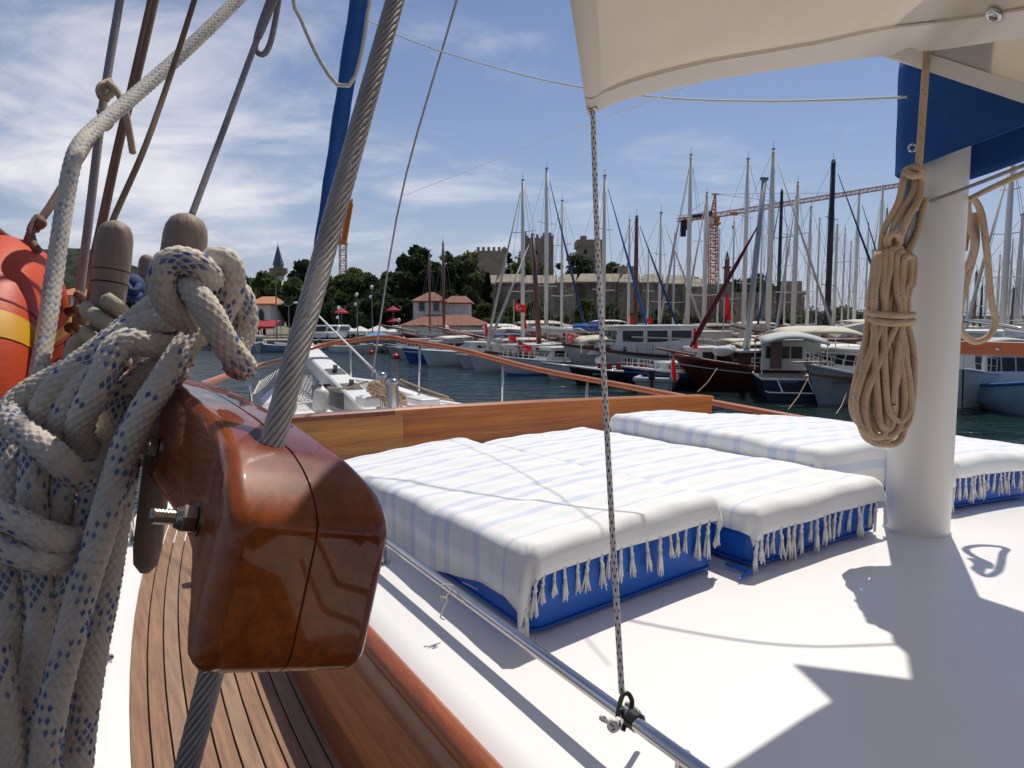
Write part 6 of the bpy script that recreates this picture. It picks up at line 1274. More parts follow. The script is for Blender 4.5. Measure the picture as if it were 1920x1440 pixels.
Y(1897, 540, 62, 262, 'wooden boat with a short brown mast near the right edge', mm='mast_brown', hm='hull_maroon', furl=None, cv='sail_cream', r=0.11, cap='boat_wood', spreaders=1)
Y(832, 455, 74, 268, 'wooden boat with a dark brown mast in front of the white house roof', mm='mast_brown', hm='hull_grey', furl=None, cv='sail_cream', r=0.13, spreaders=0, cap='boat_wood')
Y(806, 478, 78, 266, 'wooden boat with a thinner dark mast over the white house window', mm='mast_brown', hm='hull_white', furl=None, cv='sail_white', r=0.10, spreaders=0, boom=False)
Y(1012, 440, 52, 250, 'wooden ketch with a leaning dark brown mast near the first flags', mm='mast_brown', hm='hull_maroon', furl='sail_cream', cv='sail_cream', r=0.16, spreaders=0, lean=0.0, cap='boat_wood', side=-0.9)
# ------------------------------------------------------------------ nearer boats, one by one
def place(name, label, cat, px, d, yaw, grp=None):
    return thing(name, label, cat, (P(px, 600, d).x, d, 0), grp, R(yaw))
def lettering(t, body, size, x, y, z, yaw, mat, tilt=90):
    me = text_mesh(body, size); me.materials.append(MATS[mat]); o = bpy.data.objects.new('lettering', me); COL.objects.link(o); o.parent = t
    o.matrix_basis = Matrix.Translation((x, y, z)) @ Matrix.Rotation(R(yaw), 4, 'Z') @ Matrix.Rotation(R(tilt), 4, 'X'); return o
def canopy(t, x0, x1, w_, z, mat, posts=True, bow=0.18, drop=0.12, zd=1.0):
    mb = MB(); mb.grid(lambda a, b: Vector((x0 + (x1 - x0) * a, -w_ + 2 * w_ * b, z + bow * math.sin(math.pi * b) - drop * (2 * abs(a - 0.5)) ** 4)), 8, 8); o = local('canopy', mb, mat, t, smooth=True); o.modifiers.new('thick', 'SOLIDIFY').thickness = 0.05
    if posts:
        mb = MB()
        for x in (x0 + 0.15, x1 - 0.15):
            for y in (-w_ + 0.08, w_ - 0.08): mb.tube([(x, y, zd), (x, y, z - 0.02)], 0.03, 5)
        local('canopy_frame', mb, 'alu_white', t)
def outboard(t, x, z=0.55):
    o = local('outboard_motor', MB().rbox((x - 0.15, 0, z + 0.42), (0.4, 0.3, 0.5), 0.08).box((x - 0.15, 0, z - 0.25), (0.16, 0.1, 0.9)), 'hull_black', t)
# big white wheelhouse boat with dark red cap rail
t = place('cabin_boat', 'big white cabin boat with dark red cap rail and square windows', 'boat', 1222, 47.5, 196); L = 12.6
rows = hull(t, L, 3.9, (1.35, 1.25, 2.05), 'hull_grey', 'sail_white', 'hull_maroon', rake=1.1, stripe=None, capr=0.10)
cabin(t, -2.6, 3.3, 1.45, 1.2, 3.15, 'hull_white', 3, 0.35, 0.1, winh=(0.5, 0.88), frame='alu_white', over=0.25)
cabin(t, 3.1, 5.0, 1.15, 1.4, 2.1, 'hull_white', 1, 0.7, 0.0, over=0.0)
cabin(t, -5.3, -2.6, 1.4, 1.15, 2.75, 'sail_cream', 1, 0.0, 0.0, wmat='sail_cream', over=0.05)
for k in range(5): local('panel', MB().box((-2.0 + k * 1.05, 1.462 - 0.04 * k * 0.5, 1.62), (0.98, 0.03, 0.62)), 'hull_white', t)
canopy(t, 2.6, 5.6, 1.2, 2.35, 'canopy_cream', True, 0.25, 0.3, 1.5)
railing(t, rows, 9, 18, 0.75, wires=3)
local('spare_fender', MB().sphere((4.4, 1.5, 1.05), 0.28, 12), 'fender_white', t, smooth=True)
local('boathook', MB().cyl((-3.6, 1.62, 2.3), (2.2, 1.62, 2.52), 0.05, n=6), 'sail_cream', t)
local('porthole', MB().lathe((2.6, 1.44, 1.75), (0, 1, 0), [(0, 0.14), (0.05, 0.14)], 14), 'glass', t)
lettering(t, 'POLYGUS 2', 0.34, 4.65, 1.21, 1.28, 170, 'hull_black')
# dark blue open boat and small white cabin boat in front of it
t = place('open_boat', 'dark open boat with a white gunwale below the big cabin boat', 'boat', 1172, 40.5, 190); rows = hull(t, 6.6, 2.2, (0.72, 0.7, 1.05), 'hull_black', 'boat_deck', 'hull_white', rake=0.5, capr=0.06)
for x in (-1.8, 0.2, 1.9): local('thwart', MB().box((x, 0, 0.6), (0.35, 1.8, 0.06)), 'boat_deck', t)
for x in (-1.2, -0.1, 1.0): local('cushion', MB().rbox((x, -0.5, 0.95), (0.85, 0.25, 0.4), 0.08), 'sail_maroon', t)
t = place('cabin_boat', 'small white cabin boat with a blue hull side and slanted windows', 'boat', 1285, 38.5, 192); rows = hull(t, 7.2, 2.5, (0.85, 0.8, 1.15), 'hull_navy', 'sail_white', 'hull_white', rake=0.6, capr=0.06, stripe='hull_blue')
cabin(t, -2.4, 0.1, 0.95, 0.8, 2.05, 'hull_white', 2, 0.55, 0.1, winh=(0.45, 0.88)); cabin(t, 0.0, 2.2, 0.8, 0.85, 1.25, 'hull_white', 1, 0.8, 0.0, over=0); railing(t, rows, 9, 18, 0.5); outboard(t, -3.7)
canopy(t, -4.2, -2.2, 1.1, 2.5, 'canopy_cream', True, 0.1, 0.05, 0.8)
t = place('open_boat', 'grey inflatable stern with a lifted outboard, left of the small cabin boat', 'boat', 1237, 37.0, 70); rows = hull(t, 4.2, 1.9, (0.65, 0.6, 0.9), 'hull_grey', 'boat_deck', 'canopy_grey', rake=0.4, capr=0.14, tr=0.9); outboard(t, -2.15, 0.5)
# dark red wooden boat with leaning red spar and grey mast
t = place('wooden_boat', 'dark red wooden boat with round portholes, a leaning red spar and a grey mast', 'boat', 1440, 37.5, 187); L = 10.4
rows = hull(t, L, 3.3, (1.25, 1.1, 1.85), 'hull_maroon', 'boat_deck', 'boat_wood', rake=1.5, capr=0.07)
mb = MB()
for sg in (-1, 1): mb.tube([Vector((r_[3][0], sg * (r_[3][1] + 0.02), r_[3][2])) for r_ in rows], 0.035, 5)
local('rubbing_strake', mb, 'canopy_grey', t)
cabin(t, -2.4, 2.3, 1.2, 1.05, 1.95, 'hull_maroon', 0, 0.5, 0.1, roofmat='hull_white', over=0.1)
for x in (-1.9, -0.9, 0.1, 1.1):
    for sg in (-1, 1):
        yk_ = sg * (1.2 - 0.165 * (x + 2.4) / 4.7 - 0.03); pf_ = local('porthole', MB().rbox((x, yk_, 1.55), (0.52, 0.06, 0.30), 0.028), 'alu_white', t); o_ = local('pane', MB().rbox((x, yk_ + sg * 0.02, 1.55), (0.36, 0.05, 0.18), 0.02), 'glass', pf_)
xm = 1.15; ft, tp_ = Vector((xm, 0, 1.9)), Vector((xm - 0.7, 0, P(1413, 335, 37).z))
m_ = local('mast', MB().tube([ft, tp_], [0.17, 0.13], 10), 'alu_grey', t, smooth=True)
local('masthead', MB().box(tp_ + Vector((0, 0, 0.08)), (0.4, 0.15, 0.14)), 'lamp_grey', m_)
b0_, b1_ = Vector((L / 2 - 1.0, 0, 2.2)), tp_.lerp(ft, 0.24)
local('furled_headsail', MB().tube([b0_, b0_.lerp(b1_, 0.1), b0_.lerp(b1_, 0.35), b0_.lerp(b1_, 0.7), b1_], [0.06, 0.15, 0.13, 0.10, 0.03], 8), 'sail_maroon', t, smooth=True)
local('bowsprit', MB().tube([(L / 2 - 1.2, 0, 1.75), (L / 2 + 0.9, 0, 2.15)], [0.09, 0.06], 8), 'boat_wood', t)
mb = MB()
for sg in (-1, 1): mb.tube([(xm - 0.2, sg * 1.55, 1.2), tp_], 0.014, 3)
mb.tube([(-L / 2, 0, 1.2), tp_], 0.014, 3); local('stays', mb, 'lamp_grey', t)
local('rolled_sail', MB().sphere((2.6, 0.4, 2.0), 0.35, 10, (1.7, 1, 0.8)).sphere((2.1, 0.1, 2.05), 0.3, 10, (1.3, 1, 0.9)), 'sail_white', t, smooth=True)
canopy(t, -4.8, -0.2, 1.4, 2.95, 'canopy_cream', True, 0.35, 0.25, 1.1)
local('canopy_side', MB().grid(lambda a, b: Vector((-2.2 + 2.6 * a, 1.36, 1.9 + 1.0 * b)), 4, 4), 'canopy_cream', t)
# navy stern with swim platform
t = place('cabin_boat', 'navy blue boat seen from its stern, with a steel swim ladder and grey canopy', 'boat', 1473, 35.2, 76); L = 7.4
rows = hull(t, L, 2.9, (0.95, 0.95, 1.4), 'hull_navy', 'boat_deck', 'alu_white', rake=0.6, tr=0.92, capr=0.06)
canopy(t, -3.6, 0.3, 1.45, 2.75, 'canopy_grey', True, 0.32, 0.25, 1.1); cabin(t, 0.2, 2.6, 1.1, 1.1, 2.5, 'hull_white', 2, 0.4, 0.0)
local('aft_curtain', MB().grid(lambda a, b: Vector((-0.3, 0.15 + 0.55 * a, 1.2 + 1.35 * b)), 4, 4), 'brown_tarp', t)
mb = MB(); pl_ = [(-L / 2 - 0.75, -1.15, 0.45), (-L / 2 - 0.75, 1.15, 0.45)]; mb.tube([(-L / 2, -1.2, 0.4), (-L / 2 - 0.75, -1.15, 0.42), (-L / 2 - 0.75, 1.15, 0.42), (-L / 2, 1.2, 0.4)], 0.035, 6)
for y in (-0.75, 0.55): mb.tube([(-L / 2 - 0.7, y, 0.44), (-L / 2 - 0.02, y + 0.2, 1.0)], 0.03, 6)
local('swim_ladder', mb, 'alu_white', t)
lettering(t, 'BODRUM', 0.2, -L / 2 - 0.02, 0.25, 0.86, -90, 'hull_lightblue')
# white wooden boat at the rope coil
t = place('wooden_boat', 'white wooden boat with a brown sheer plank, its bow just left of the rope coil', 'boat', 1664, 31.5, 198); L = 8.6
rows = hull(t, L, 3.0, (1.0, 0.95, 1.75), 'hull_grey', 'boat_deck', 'hull_white', rake=0.7, capr=0.07, stripe='boat_wood', n=20)
cabin(t, -1.2, 2.2, 1.1, 1.0, 2.25, 'hull_white', 2, 0.35, 0.1, winh=(0.5, 0.86), frame='boat_wood'); railing(t, rows, 12, 20, 0.5)
canopy(t, -4.0, -1.0, 1.2, 2.55, 'canopy_grey', True, 0.2, 0.15, 1.0)
local('gangplank', MB().rbox((4.1, 0, 1.82), (1.6, 0.35, 0.06), 0.02), 'boat_deck', t); lettering(t, 'Umut Kaptan', 0.26, 2.9, 1.03, 1.0, 158, 'hull_black')
# right of the mast
t = place('motor_yacht', 'white motor yacht with a dark red lower hull, right of the mast foot', 'boat', 1818, 31.5, 236); L = 9.5
rows = hull(t, L, 3.3, (1.2, 1.2, 1.7), 'hull_white', 'sail_white', 'alu_white', rake=1.0, capr=0.05); cabin(t, -2.8, 2.2, 1.35, 1.2, 3.05, 'hull_white', 3, 0.7, 0.2, winh=(0.52, 0.86)); railing(t, rows, 9, 18, 0.6)
mb = MB()
for sg in (-1, 1): mb.loft([[Vector((r_[1][0], sg * (r_[1][1] + 0.012), 0.02)), Vector((r_[2][0], sg * (r_[2][1] + 0.014), r_[2][2] * 1.25))] for r_ in rows], cap=False, closed=False)
local('boot_stripe', mb, 'hull_maroon', t)
for x, y in ((2.2, 1.62), (-0.5, 1.75), (3.4, 1.35)): o_ = local('hanging_fender', MB().lathe((x, y + 0.12, 1.05), (0, 0, -1), [(0, 0.05), (0.1, 0.16), (0.75, 0.17), (0.9, 0.06)], 12), 'fender_white', t, smooth=True)
t = place('fishing_boat', 'blue and white fishing boat seen bow-on at the right edge', 'boat', 1890, 29.0, 262); L = 7.6
rows = hull(t, L, 2.9, (0.95, 0.9, 1.45), 'hull_lightblue', 'hull_blue', 'hull_blue', rake=0.35, capr=0.07, entry=0.6)
cabin(t, -2.6, 0.4, 1.0, 0.9, 2.3, 'hull_white', 2, 0.25, 0.1, winh=(0.45, 0.85), frame='hull_blue'); local('stem_post', MB().box((L / 2 - 0.06, 0, 1.35), (0.2, 0.22, 0.95)), 'hull_blue', t); local('cross_bar', MB().box((L / 2 - 0.2, 0, 1.72), (0.1, 0.7, 0.08)), 'hull_blue', t)
canopy(t, -3.6, 0.6, 1.15, 2.75, 'canopy_grey', True, 0.15, 0.1, 0.9)
# left group
def small(px, d, yaw, L, Bm, hm, label, kind='cabin', cap='hull_white', stripe=None, name=None, **kw):
    t = place(name or ('cabin_boat' if kind == 'cabin' else 'open_boat'), label, 'boat', px, d, yaw, 'small boats along the quay'); rows = hull(t, L, Bm, kw.get('fb', (0.75, 0.7, 1.05)), hm, 'sail_white', cap, rake=0.6, capr=0.05, stripe=stripe)
    if kind == 'cabin': cabin(t, -L * 0.2, L * 0.2, Bm * 0.36, 0.7, kw.get('ch', 1.75), 'hull_white', 2, 0.5, 0.1, winh=(0.45, 0.86))
    if kind == 'open':
        for x in (-L * 0.22, L * 0.08): local('thwart', MB().box((x, 0, 0.62), (0.3, Bm * 0.8, 0.05)), 'boat_deck', t)
    if kw.get('motor', True) and L < 8: outboard(t, -L / 2 - 0.02)
    if kw.get('rail'): railing(t, rows, 9, 18, 0.5)
    if kw.get('can'): canopy(t, -L * 0.4, L * 0.1, Bm * 0.42, 2.1, kw['can'], True, 0.15, 0.1, 0.7)
    return t
small(478, 82, 300, 6.5, 2.4, 'hull_white', 'small white cabin boat below the red shop awning', rail=True)
small(528, 81, 200, 7.0, 2.3, 'hull_lightblue', 'pale blue open boat beside the small white cabin boat', 'open')
small(556, 84, 230, 6.0, 2.2, 'hull_white', 'white open boat just left of the twisted wire', 'open')
small(660, 78, 340, 5.2, 2.0, 'hull_white', 'white open boat seen through the bow rail', 'open'); small(700, 80, 250, 5.6, 2.0, 'hull_white', 'white boat with outboard below the blue canopy', 'open'); small(735, 79, 265, 5.2, 2.0, 'hull_grey', 'grey-white boat with outboard right of the blue canopy', 'open')
small(765, 72, 238, 6.4, 2.3, 'hull_white', 'white boat whose bow points out left of the blue hull', 'cabin'); small(790, 68, 236, 7.0, 2.5, 'hull_white', 'white boat tied right beside the blue hull', 'cabin', rail=True)
small(838, 62, 215, 8.6, 2.8, 'hull_blue', 'bright blue hulled boat with a white gunwale', 'cabin', stripe='hull_white', motor=False, can='sail_white', fb=(0.95, 0.9, 1.3))
t = small(905, 58, 205, 10.5, 3.2, 'hull_white', 'sleek white motor yacht with a sloping windscreen', 'none', cap='alu_white', motor=False, fb=(1.0, 1.0, 1.25), name='motor_yacht'); cabin(t, -2.6, 2.6, 1.15, 0.95, 1.75, 'hull_white', 3, 1.5, 0.2, winh=(0.4, 0.85)); canopy(t, -3.6, -0.6, 1.2, 2.4, 'sail_navy', True, 0.15, 0.1, 1.0)
t = small(985, 51.5, 208, 9.2, 3.0, 'hull_white', 'white boat with a wooden sheer line below the lower flag', 'cabin', cap='boat_wood', motor=False, rail=True, fb=(1.0, 1.0, 1.5))
t = small(1040, 47.8, 205, 8.2, 2.8, 'hull_white', 'low white boat with a blue waterline left of the big cabin boat', 'none', cap='hull_white', motor=False, rail=True, fb=(0.85, 0.85, 1.25))
mb = MB(); rws = hull_sections(8.2, 2.8, (0.85, 0.85, 1.25), 0.6)
for sg in (-1, 1): mb.loft([[Vector((r_[1][0], sg * (r_[1][1] + 0.012), 0.0)), Vector((r_[2][0] * 0.5 + r_[1][0] * 0.5, sg * ((r_[1][1] + r_[2][1]) / 2 + 0.014), r_[2][2] * 0.7))] for r_ in rws], cap=False, closed=False)
local('boot_stripe', mb, 'hull_blue', t); cabin(t, -1.5, 1.2, 0.95, 0.8, 1.7, 'hull_white', 2, 0.6, 0.1)
# row of larger wooden day boats behind, hulls side on; no two fitted out alike
def dayboat(px, d, yaw, L, lb, cv, hm='hull_maroon', seed=0, zc=3.3, fb=(1.6, 1.4, 2.4), mastz=0.0):
    rg = random.Random(seed); blk = hm == 'hull_black'
    t = place('gulet', lb, 'boat', px, d, yaw, 'larger wooden boats in the second row'); rows = hull(t, L, 4.2, fb, hm, 'boat_deck', 'sail_white' if blk else 'boat_wood', rake=1.8, capr=0.08, stripe=None if blk else 'boat_wood')
    x0 = -L * rg.uniform(0.22, 0.34); x1 = x0 + L * rg.uniform(0.26, 0.4)
    cabin(t, x0, x1, 1.5, fb[1], fb[1] + rg.uniform(0.8, 1.1), rg.choice(('hull_white', 'boat_wood', 'hull_white')), 4, 0.3, 0.1, winh=(0.35, 0.8))
    c0 = -L * 0.44; c1 = c0 + L * rg.uniform(0.22, 0.38)
    canopy(t, c0, c1, 1.7, zc, cv, True, rg.uniform(0.1, 0.3), 0.15, fb[1]); railing(t, rows, 1, 18, 0.6, mat='boat_wood' if rg.random() < 0.5 else 'alu_white')
    local('bowsprit', MB().tube([(L / 2 - 1.6, 0, fb[2]), (L / 2 + 2.2, 0, fb[2] + 0.75)], [0.14, 0.08], 8), 'boat_wood', t)
    for k in range(5):
        x = L * rg.uniform(-0.1, 0.4); c = ('sail_cream', 'sail_white', 'brown_tarp', 'sail_navy', 'boat_wood', 'canopy_cream', 'hull_black')[rg.randrange(7)]
        local('deck_chest', MB().rbox((x, rg.uniform(-1, 1), fb[1] + 0.35 + 0.25 * (x / L)), (rg.uniform(0.6, 2.0), rg.uniform(0.5, 1.3), rg.uniform(0.35, 0.8)), 0.08), c, t)
    for k in range(3):
        x = L * rg.uniform(-0.35, 0.3); o_ = local('hanging_fender', MB().lathe((x, 2.15 * (1 if math.sin(R(yaw)) < 0.5 else -1), fb[1] * 0.9), (0, 0, -1), [(0, 0.05), (0.1, 0.17), (0.8, 0.18), (0.95, 0.06)], 10), rg.choice(('fender_white', 'hull_navy', 'fender_white')), t, smooth=True)
    if rg.random() < 0.6: local('life_ring', MB().tube([(x1 - 0.6 + 0.33 * math.cos(a), 1.62, fb[1] + 0.6 + 0.33 * math.sin(a)) for a in [2 * math.pi * k / 14 for k in range(14)]], 0.09, 7, closed=True), 'orange_ring', t, smooth=True)
    if mastz: rig(t, L * 0.1, mastz, 0.15, 'mast_brown', L, 4.2, fb[1], 'sail_cream', spreaders=1)
    return t
for k, a in enumerate(((868, 70, 190, 12, 'brown day boat with a white awning, in front of the red tiled roof', 'tent_white'), (950, 72, 196, 13, 'brown day boat with a cream awning behind the sleek motor yacht', 'canopy_cream'), (1065, 73, 184, 13, 'brown day boat with a pale awning behind the big cabin boat', 'sail_white'), (1175, 72, 192, 14, 'brown day boat with a deck house left of the crane foot', 'brown_tarp'), (1330, 68, 182, 14, 'brown day boat behind the dark red wooden boat', 'sail_cream'),
        (1560, 60, 196, 15, 'brown gulet hull left of the tan rope coil', 'canopy_cream'), (1700, 64, 185, 15, 'brown gulet hull behind the mast', 'sail_white'), (1860, 58, 190, 14, 'brown gulet hull right of the mast, under the rope loop', 'brown_tarp'))):
    dayboat(*a, seed=k + 20, zc=3.0 + 0.25 * (k % 3))
dayboat(1262, 60, 200, 13, 'dark gulet with a black hull right behind the big cabin boat roof', 'brown_tarp', 'hull_black', 41, 3.1)
dayboat(1390, 55, 168, 13, 'brown gulet behind the cream canopy of the dark red boat', 'sail_maroon', 'hull_maroon', 42, 3.0)
dayboat(1008, 62, 178, 11, 'low brown boat behind the lowest red flag', 'sail_navy', 'hull_navy', 43, 2.8, (1.3, 1.1, 1.9))
dayboat(1120, 62, 200, 11, 'low dark boat behind the big cabin boat bow canopy', 'brown_tarp', 'hull_black', 44, 2.8, (1.3, 1.1, 1.9))
dayboat(1640, 50, 205, 12, 'dark gulet just left of and behind the tan rope coil', 'canopy_grey', 'hull_black', 45, 3.0)
dayboat(1790, 48, 190, 12, 'dark-hulled gulet right behind the mast, under the orange-brown rail', 'hull_black', 'hull_black', 46, 2.9)
t = place('gulet', 'long black-hulled gulet with a lashed sail, behind the grey canopy', 'boat', 1462, 47, 172, 'larger wooden boats in the second row'); L = 15
rows = hull(t, L, 4.0, (1.6, 1.5, 2.3), 'hull_black', 'boat_deck', 'sail_white', rake=1.8, capr=0.06); railing(t, rows, 1, 18, 0.5, mat='boat_wood'); cabin(t, -4.5, 1.0, 1.4, 1.5, 2.3, 'boat_wood', 4, 0.3, 0.1, winh=(0.35, 0.8))
rg_ = random.Random(9); mb = MB(); mb.tube([Vector((-L / 2 - 1.5, 0, 3.75)), Vector((-L / 2 + 1.2, 0, 3.4)), Vector((-L / 2 + 3.6, 0, 2.95)), Vector((-L / 2 + 5.5, 0, 2.7))][::-1], [0.12, 0.24, 0.28, 0.16], 8); local('lashed_sail', mb, 'sail_cream', t, smooth=True)
for k in range(9): local('lashing', MB().lathe(Vector((-L / 2 - 1.0 + 0.62 * k, 0, 3.70 - 0.155 * k)), (1, 0, -0.2), [(0, 0.25 + 0.05 * (k % 2)), (0.2, 0.30), (0.36, 0.24)], 8), 'sail_white', t, smooth=True)
for k in range(4): local('deck_chest', MB().rbox((rg_.uniform(0, 6), rg_.uniform(-1, 1), 2.0), (rg_.uniform(0.8, 2), 1.0, 0.6), 0.06), rg_.choice(('sail_white', 'brown_tarp', 'boat_wood')), t)
# sail cover lettering on the blue boom cover
c_ = P(1102, 607, 54)
mb = MB(); rr_ = []
for k in range(7):
    f = k / 6; p = P(1074 + 54 * f, 615, 54); h = (8 + 8 * f ** 2.5) * 54 / FPX; rr_.append([p + Vector((0, -0.16, 0)), p + Vector((0, -0.17, h * 0.5)), p + Vector((0, 0, h)), p + Vector((0, 0.17, h * 0.5)), p + Vector((0, 0.16, 0))])
sc_ = tag(part('sail_cover', MB().loft(rr_), 'sail_blue'), 'bright blue boom cover with white lettering left of the dotted cord', 'sail cover')
o_ = lettering(sc_, 'topmyt', 0.36, P(1107, 608, 53.7).x, 53.79, P(1107, 608.5, 53.7).z, 0, 'flag_white')
# ------------------------------------------------------------------ flags and buoys
def flag(px, py, d, w_, label, yaw=0.0, droop=0.25, emblem=True, pole=True, hang=False):
    c = P(px, py, d); h_ = w_ * 0.66; t = thing('flag', label, 'flag', c, 'red flags in the harbour')
    ux = Vector((math.cos(yaw), math.sin(yaw), 0)); un = Vector((-math.sin(yaw), math.cos(yaw), 0))
    def pt(a, b, off=0.0):
        if hang: q = c + ux * (w_ * 0.42 * (a - 0.5) * (0.5 + 0.9 * b) + 0.1 * b * w_) + Vector((0, 0, (0.5 - b) * w_ * 1.5)); q += un * (0.13 * w_ * math.sin(a * 9) * b + off); return q
        q = c + ux * (w_ * (a - 0.5)) + Vector((0, 0, h_ * (b - 0.5) - droop * w_ * a * a * 0.6 + 0.05 * w_ * math.sin(a * 7)))
        return q + un * (0.07 * w_ * math.sin(a * 8 + b * 1.3) + off)
    part('cloth', MB().grid(pt, 14, 8), 'flag_red', t, smooth=True)
    if emblem:
        for sg in (-1, 1):
            o = sg * 0.012; ca, cb, ro, ri = 0.36, 0.5, 0.19, 0.15; vs = []
            n = 20
            for k in range(n + 1):
                an = R(38 + 284 * k / n); vs.append(pt(ca + ro * math.cos(an), cb + ro * math.sin(an) / 0.66, o))
            for k in range(n + 1):
                an = R(50 + 260 * k / n); vs.append(pt(ca + 0.045 + ri * math.cos(an), cb + ri * math.sin(an) / 0.66, o))
            part('crescent', MB().add(vs, [(k, k + 1, n + 2 + k, n + 1 + k) for k in range(n)]), 'flag_white', t)
            st = []
            for k in range(10):
                an = R(180 + 36 * k); r_ = 0.085 if k % 2 == 0 else 0.034; st.append(pt(ca + 0.23 + r_ * math.cos(an), cb + r_ * math.sin(an) / 0.66, o))
            part('star', MB().add([pt(ca + 0.23, cb, o)] + st, [(0, k + 1, (k + 1) % 10 + 1) for k in range(10)]), 'flag_white', t)
    if pole:
        q = pt(0, 0.5); part('pole', MB().cyl(q - Vector((0, 0, w_ * 1.6)), q + Vector((0, 0, w_ * 0.6)), 0.03, n=6), 'alu_white', t)
    return t
flag(975, 576, 56, 0.95, 'red flag with white crescent and star flying highest, beside the first white mast', 0.15)
flag(984, 606, 57, 0.6, 'small red flag hanging on the first white mast, under the highest flag', 0.5, hang=True, emblem=False)
flag(983, 652, 50, 1.0, 'red flag with white crescent, lowest, above the white boat with the wooden sheer', -0.3)
flag(1072, 634, 46, 0.8, 'red flag with white crescent at the bow of the big cabin boat', 0.4)
flag(1362, 577, 36, 0.85, 'large plain red flag hanging limp beside the grey mast', 0.2, hang=True, emblem=False)
flag(1262, 695, 35, 0.75, 'red flag drooping over the grey inflatable stern', 0.4, hang=True, emblem=False)
flag(1302, 635, 37, 0.7, 'red flag hanging beside the foot of the leaning red spar', 0.4, hang=True, emblem=False)
flag(911, 620, 62, 0.8, 'dark red flag in front of the low red tiled roof', 0.3, hang=True, emblem=False)
flag(1183, 606, 58, 0.8, 'red and dark flag at the foot of the brown mast', 0.3, hang=True, emblem=False)
flag(1218, 601, 58, 0.6, 'small red flag on a slanted line right of the brown mast', 0.3, emblem=False)
flag(961, 634, 54, 0.6, 'small red flag over the blue canopy of the motor yacht', 0.3, emblem=False)
for i, (px, py, r_, lb) in enumerate(((696, 661, 0.28, 'pinkish-red buoy floating right of the bow rail top'), (742, 670, 0.36, 'darker red buoy beside the steel stanchion'), (1275, 722, 0.22, 'white buoy beside the grey inflatable'))):
    d = CZ * FPX / (py - 598); mb = MB(); q = P(px, py, d); mb.sphere((q.x, d, 0.12), r_, 12); mb.lathe((q.x, d, 0.12 + r_ * 0.9), (0, 0, 1), [(0, 0.08), (0.12, 0.07), (0.14, 0.02)], 8)
    tag(part('buoy', mb, 'buoy_red' if i < 2 else 'fender_white', None, smooth=True), lb, 'buoy', 'mooring buoys')
# mooring lines of the nearer boats
def ml(label, a, b, r=0.016):
    tag(part('mooring_line', MB().tube([a, a.lerp(b, 0.5) - Vector((0, 0, 0.12)), b], r, 5), 'rope_tan'), label, 'mooring line', 'mooring lines')
ml('mooring line from the white wooden boat down into the water', P(1516, 708, 29.5), P(1478, 768, 27.5)); ml('mooring line from the bow of the dark red wooden boat', P(1345, 690, 34), P(1308, 735, 32)); ml('mooring line dropping beside the tan rope coil', P(1588, 735, 29.5), P(1568, 776, 27)); ml('mooring line of the open boat below the big cabin boat', P(1215, 700, 39), P(1192, 722, 38))

# far row: bare thin masts of yachts one cannot tell apart
for k, (px, ty, d) in enumerate(((1214, 470, 96), (1262, 440, 92), (1345, 432, 98), (1372, 418, 90), (1424, 425, 96), (1470, 440, 94), (1530, 412, 92), (1578, 430, 96), (1590, 455, 100), (1621, 420, 94), (1630, 470, 98), (1683, 440, 96), (1812, 470, 92), (1846, 455, 90), (1868, 480, 96), (1890, 450, 88), (1914, 430, 90))):
    Y(px, ty, d, 262 if k % 2 else 258, 'distant yacht with a bare thin mast in the crowded far row', L=10, furl=None, cv='sail_white', r=0.105, spreaders=1 + k % 2)
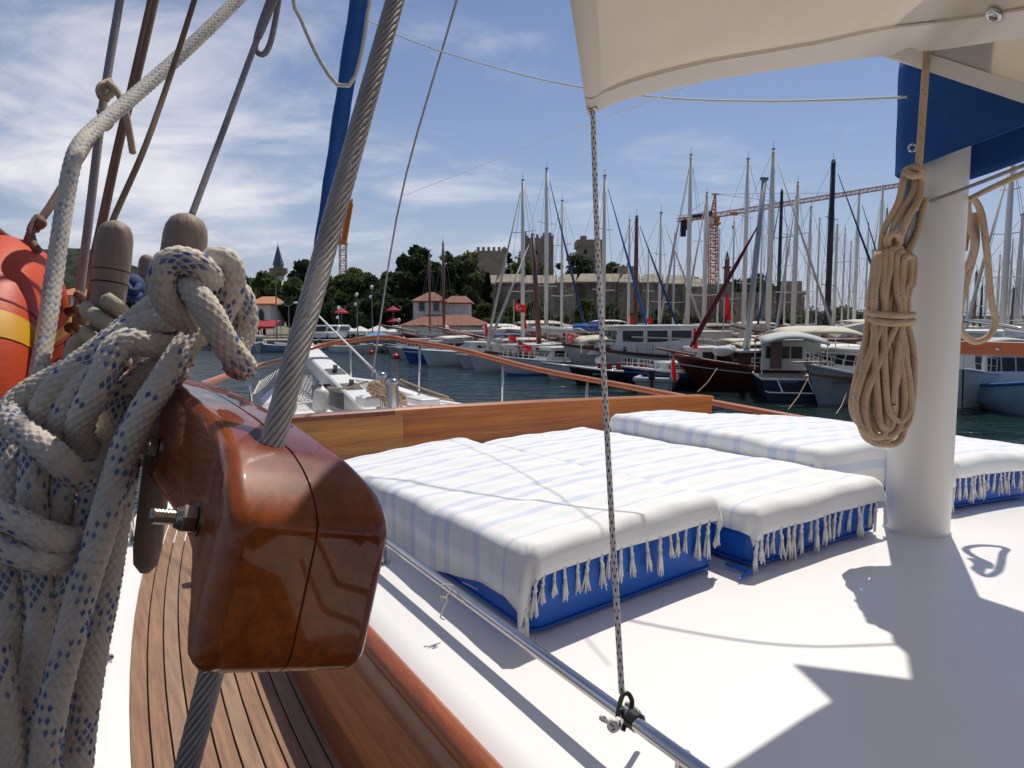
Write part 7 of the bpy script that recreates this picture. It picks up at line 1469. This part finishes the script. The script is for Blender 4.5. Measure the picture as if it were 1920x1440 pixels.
# little boats packed along the middle of the harbour
for k, (px, d, yaw, L, Bm, hm, lb, kd, kw) in enumerate((
    (1098, 44.0, 204, 6.0, 2.1, 'hull_white', 'small white boat squeezed in front of the big cabin boat bow', 'open', {}),
    (1345, 43.0, 200, 6.5, 2.3, 'hull_white', 'white cabin boat behind the leaning red spar foot', 'cabin', dict(rail=True)),
    (1395, 44.5, 195, 7.0, 2.4, 'hull_white', 'white cabin boat behind the dark red boat mast', 'cabin', dict(can='canopy_cream')),
    (1545, 40.0, 205, 7.2, 2.5, 'hull_white', 'white cabin boat behind the white wooden boat bow', 'cabin', dict(rail=True, can='sail_white')),
    (1600, 38.5, 200, 7.0, 2.5, 'hull_blue', 'blue cabin boat glimpsed left of the rope coil', 'cabin', dict(rail=True)),
    (1512, 45.0, 198, 7.4, 2.6, 'hull_grey', 'grey boat with a brown tarpaulin canopy right of the navy stern', 'cabin', dict(can='brown_tarp')),
    (880, 64, 210, 7.5, 2.5, 'hull_white', 'white boat behind the bright blue hulled boat', 'cabin', dict(rail=True)),
    (945, 55, 206, 8.0, 2.6, 'hull_white', 'white boat between the sleek motor yacht and the wooden sheer boat', 'cabin', dict(rail=True, can='sail_cream')),
    (1012, 54, 204, 7.5, 2.6, 'hull_white', 'white cabin boat under the lowest red flag', 'cabin', dict(rail=True)),
    (812, 70, 214, 6.8, 2.4, 'hull_white', 'white boat left of and behind the blue hulled boat', 'cabin', {}))):
    small(px, d, yaw, L, Bm, hm, lb, kd, **kw)

# the town going on along the shore at the left, behind the ropes
for k, (px, ty, by, w_, d, lb) in enumerate(((118, 552, 600, 44, 110, 'white flat house behind the orange ring'), (170, 560, 602, 36, 112, 'white house between the orange ring and the belaying pins'), (300, 562, 604, 50, 108, 'pale house on the shore behind the rope knot'), (380, 566, 606, 46, 104, 'pale house left of the arched building'), (30, 556, 602, 50, 116, 'white house at the far left shore'))):
    house(lb, px - w_ / 2, px + w_ / 2, ty, 624, ty - 12, d, 7, 'plaster', 'roof_tile' if k % 2 else 'roof_orange', ((px - w_ / 4, ty + 8, 6, 9), (px + w_ / 8, ty + 8, 6, 9)), 0.3)
for px, ty, w_, d, lf, lb in ((60, 540, 60, 122, G, 'green tree behind the far left house'), (145, 536, 56, 124, D_, 'dark tree between the two left white houses'), (230, 530, 70, 122, G, 'green tree behind the left belaying pin'), (330, 526, 80, 124, G, 'green tree behind the rope knot'), (410, 520, 76, 122, G, 'green tree left of the shoreline row'), (265, 545, 50, 116, D_, 'dark low tree behind the belaying pins')):
    tree(px, ty, w_, d, lf, lb)
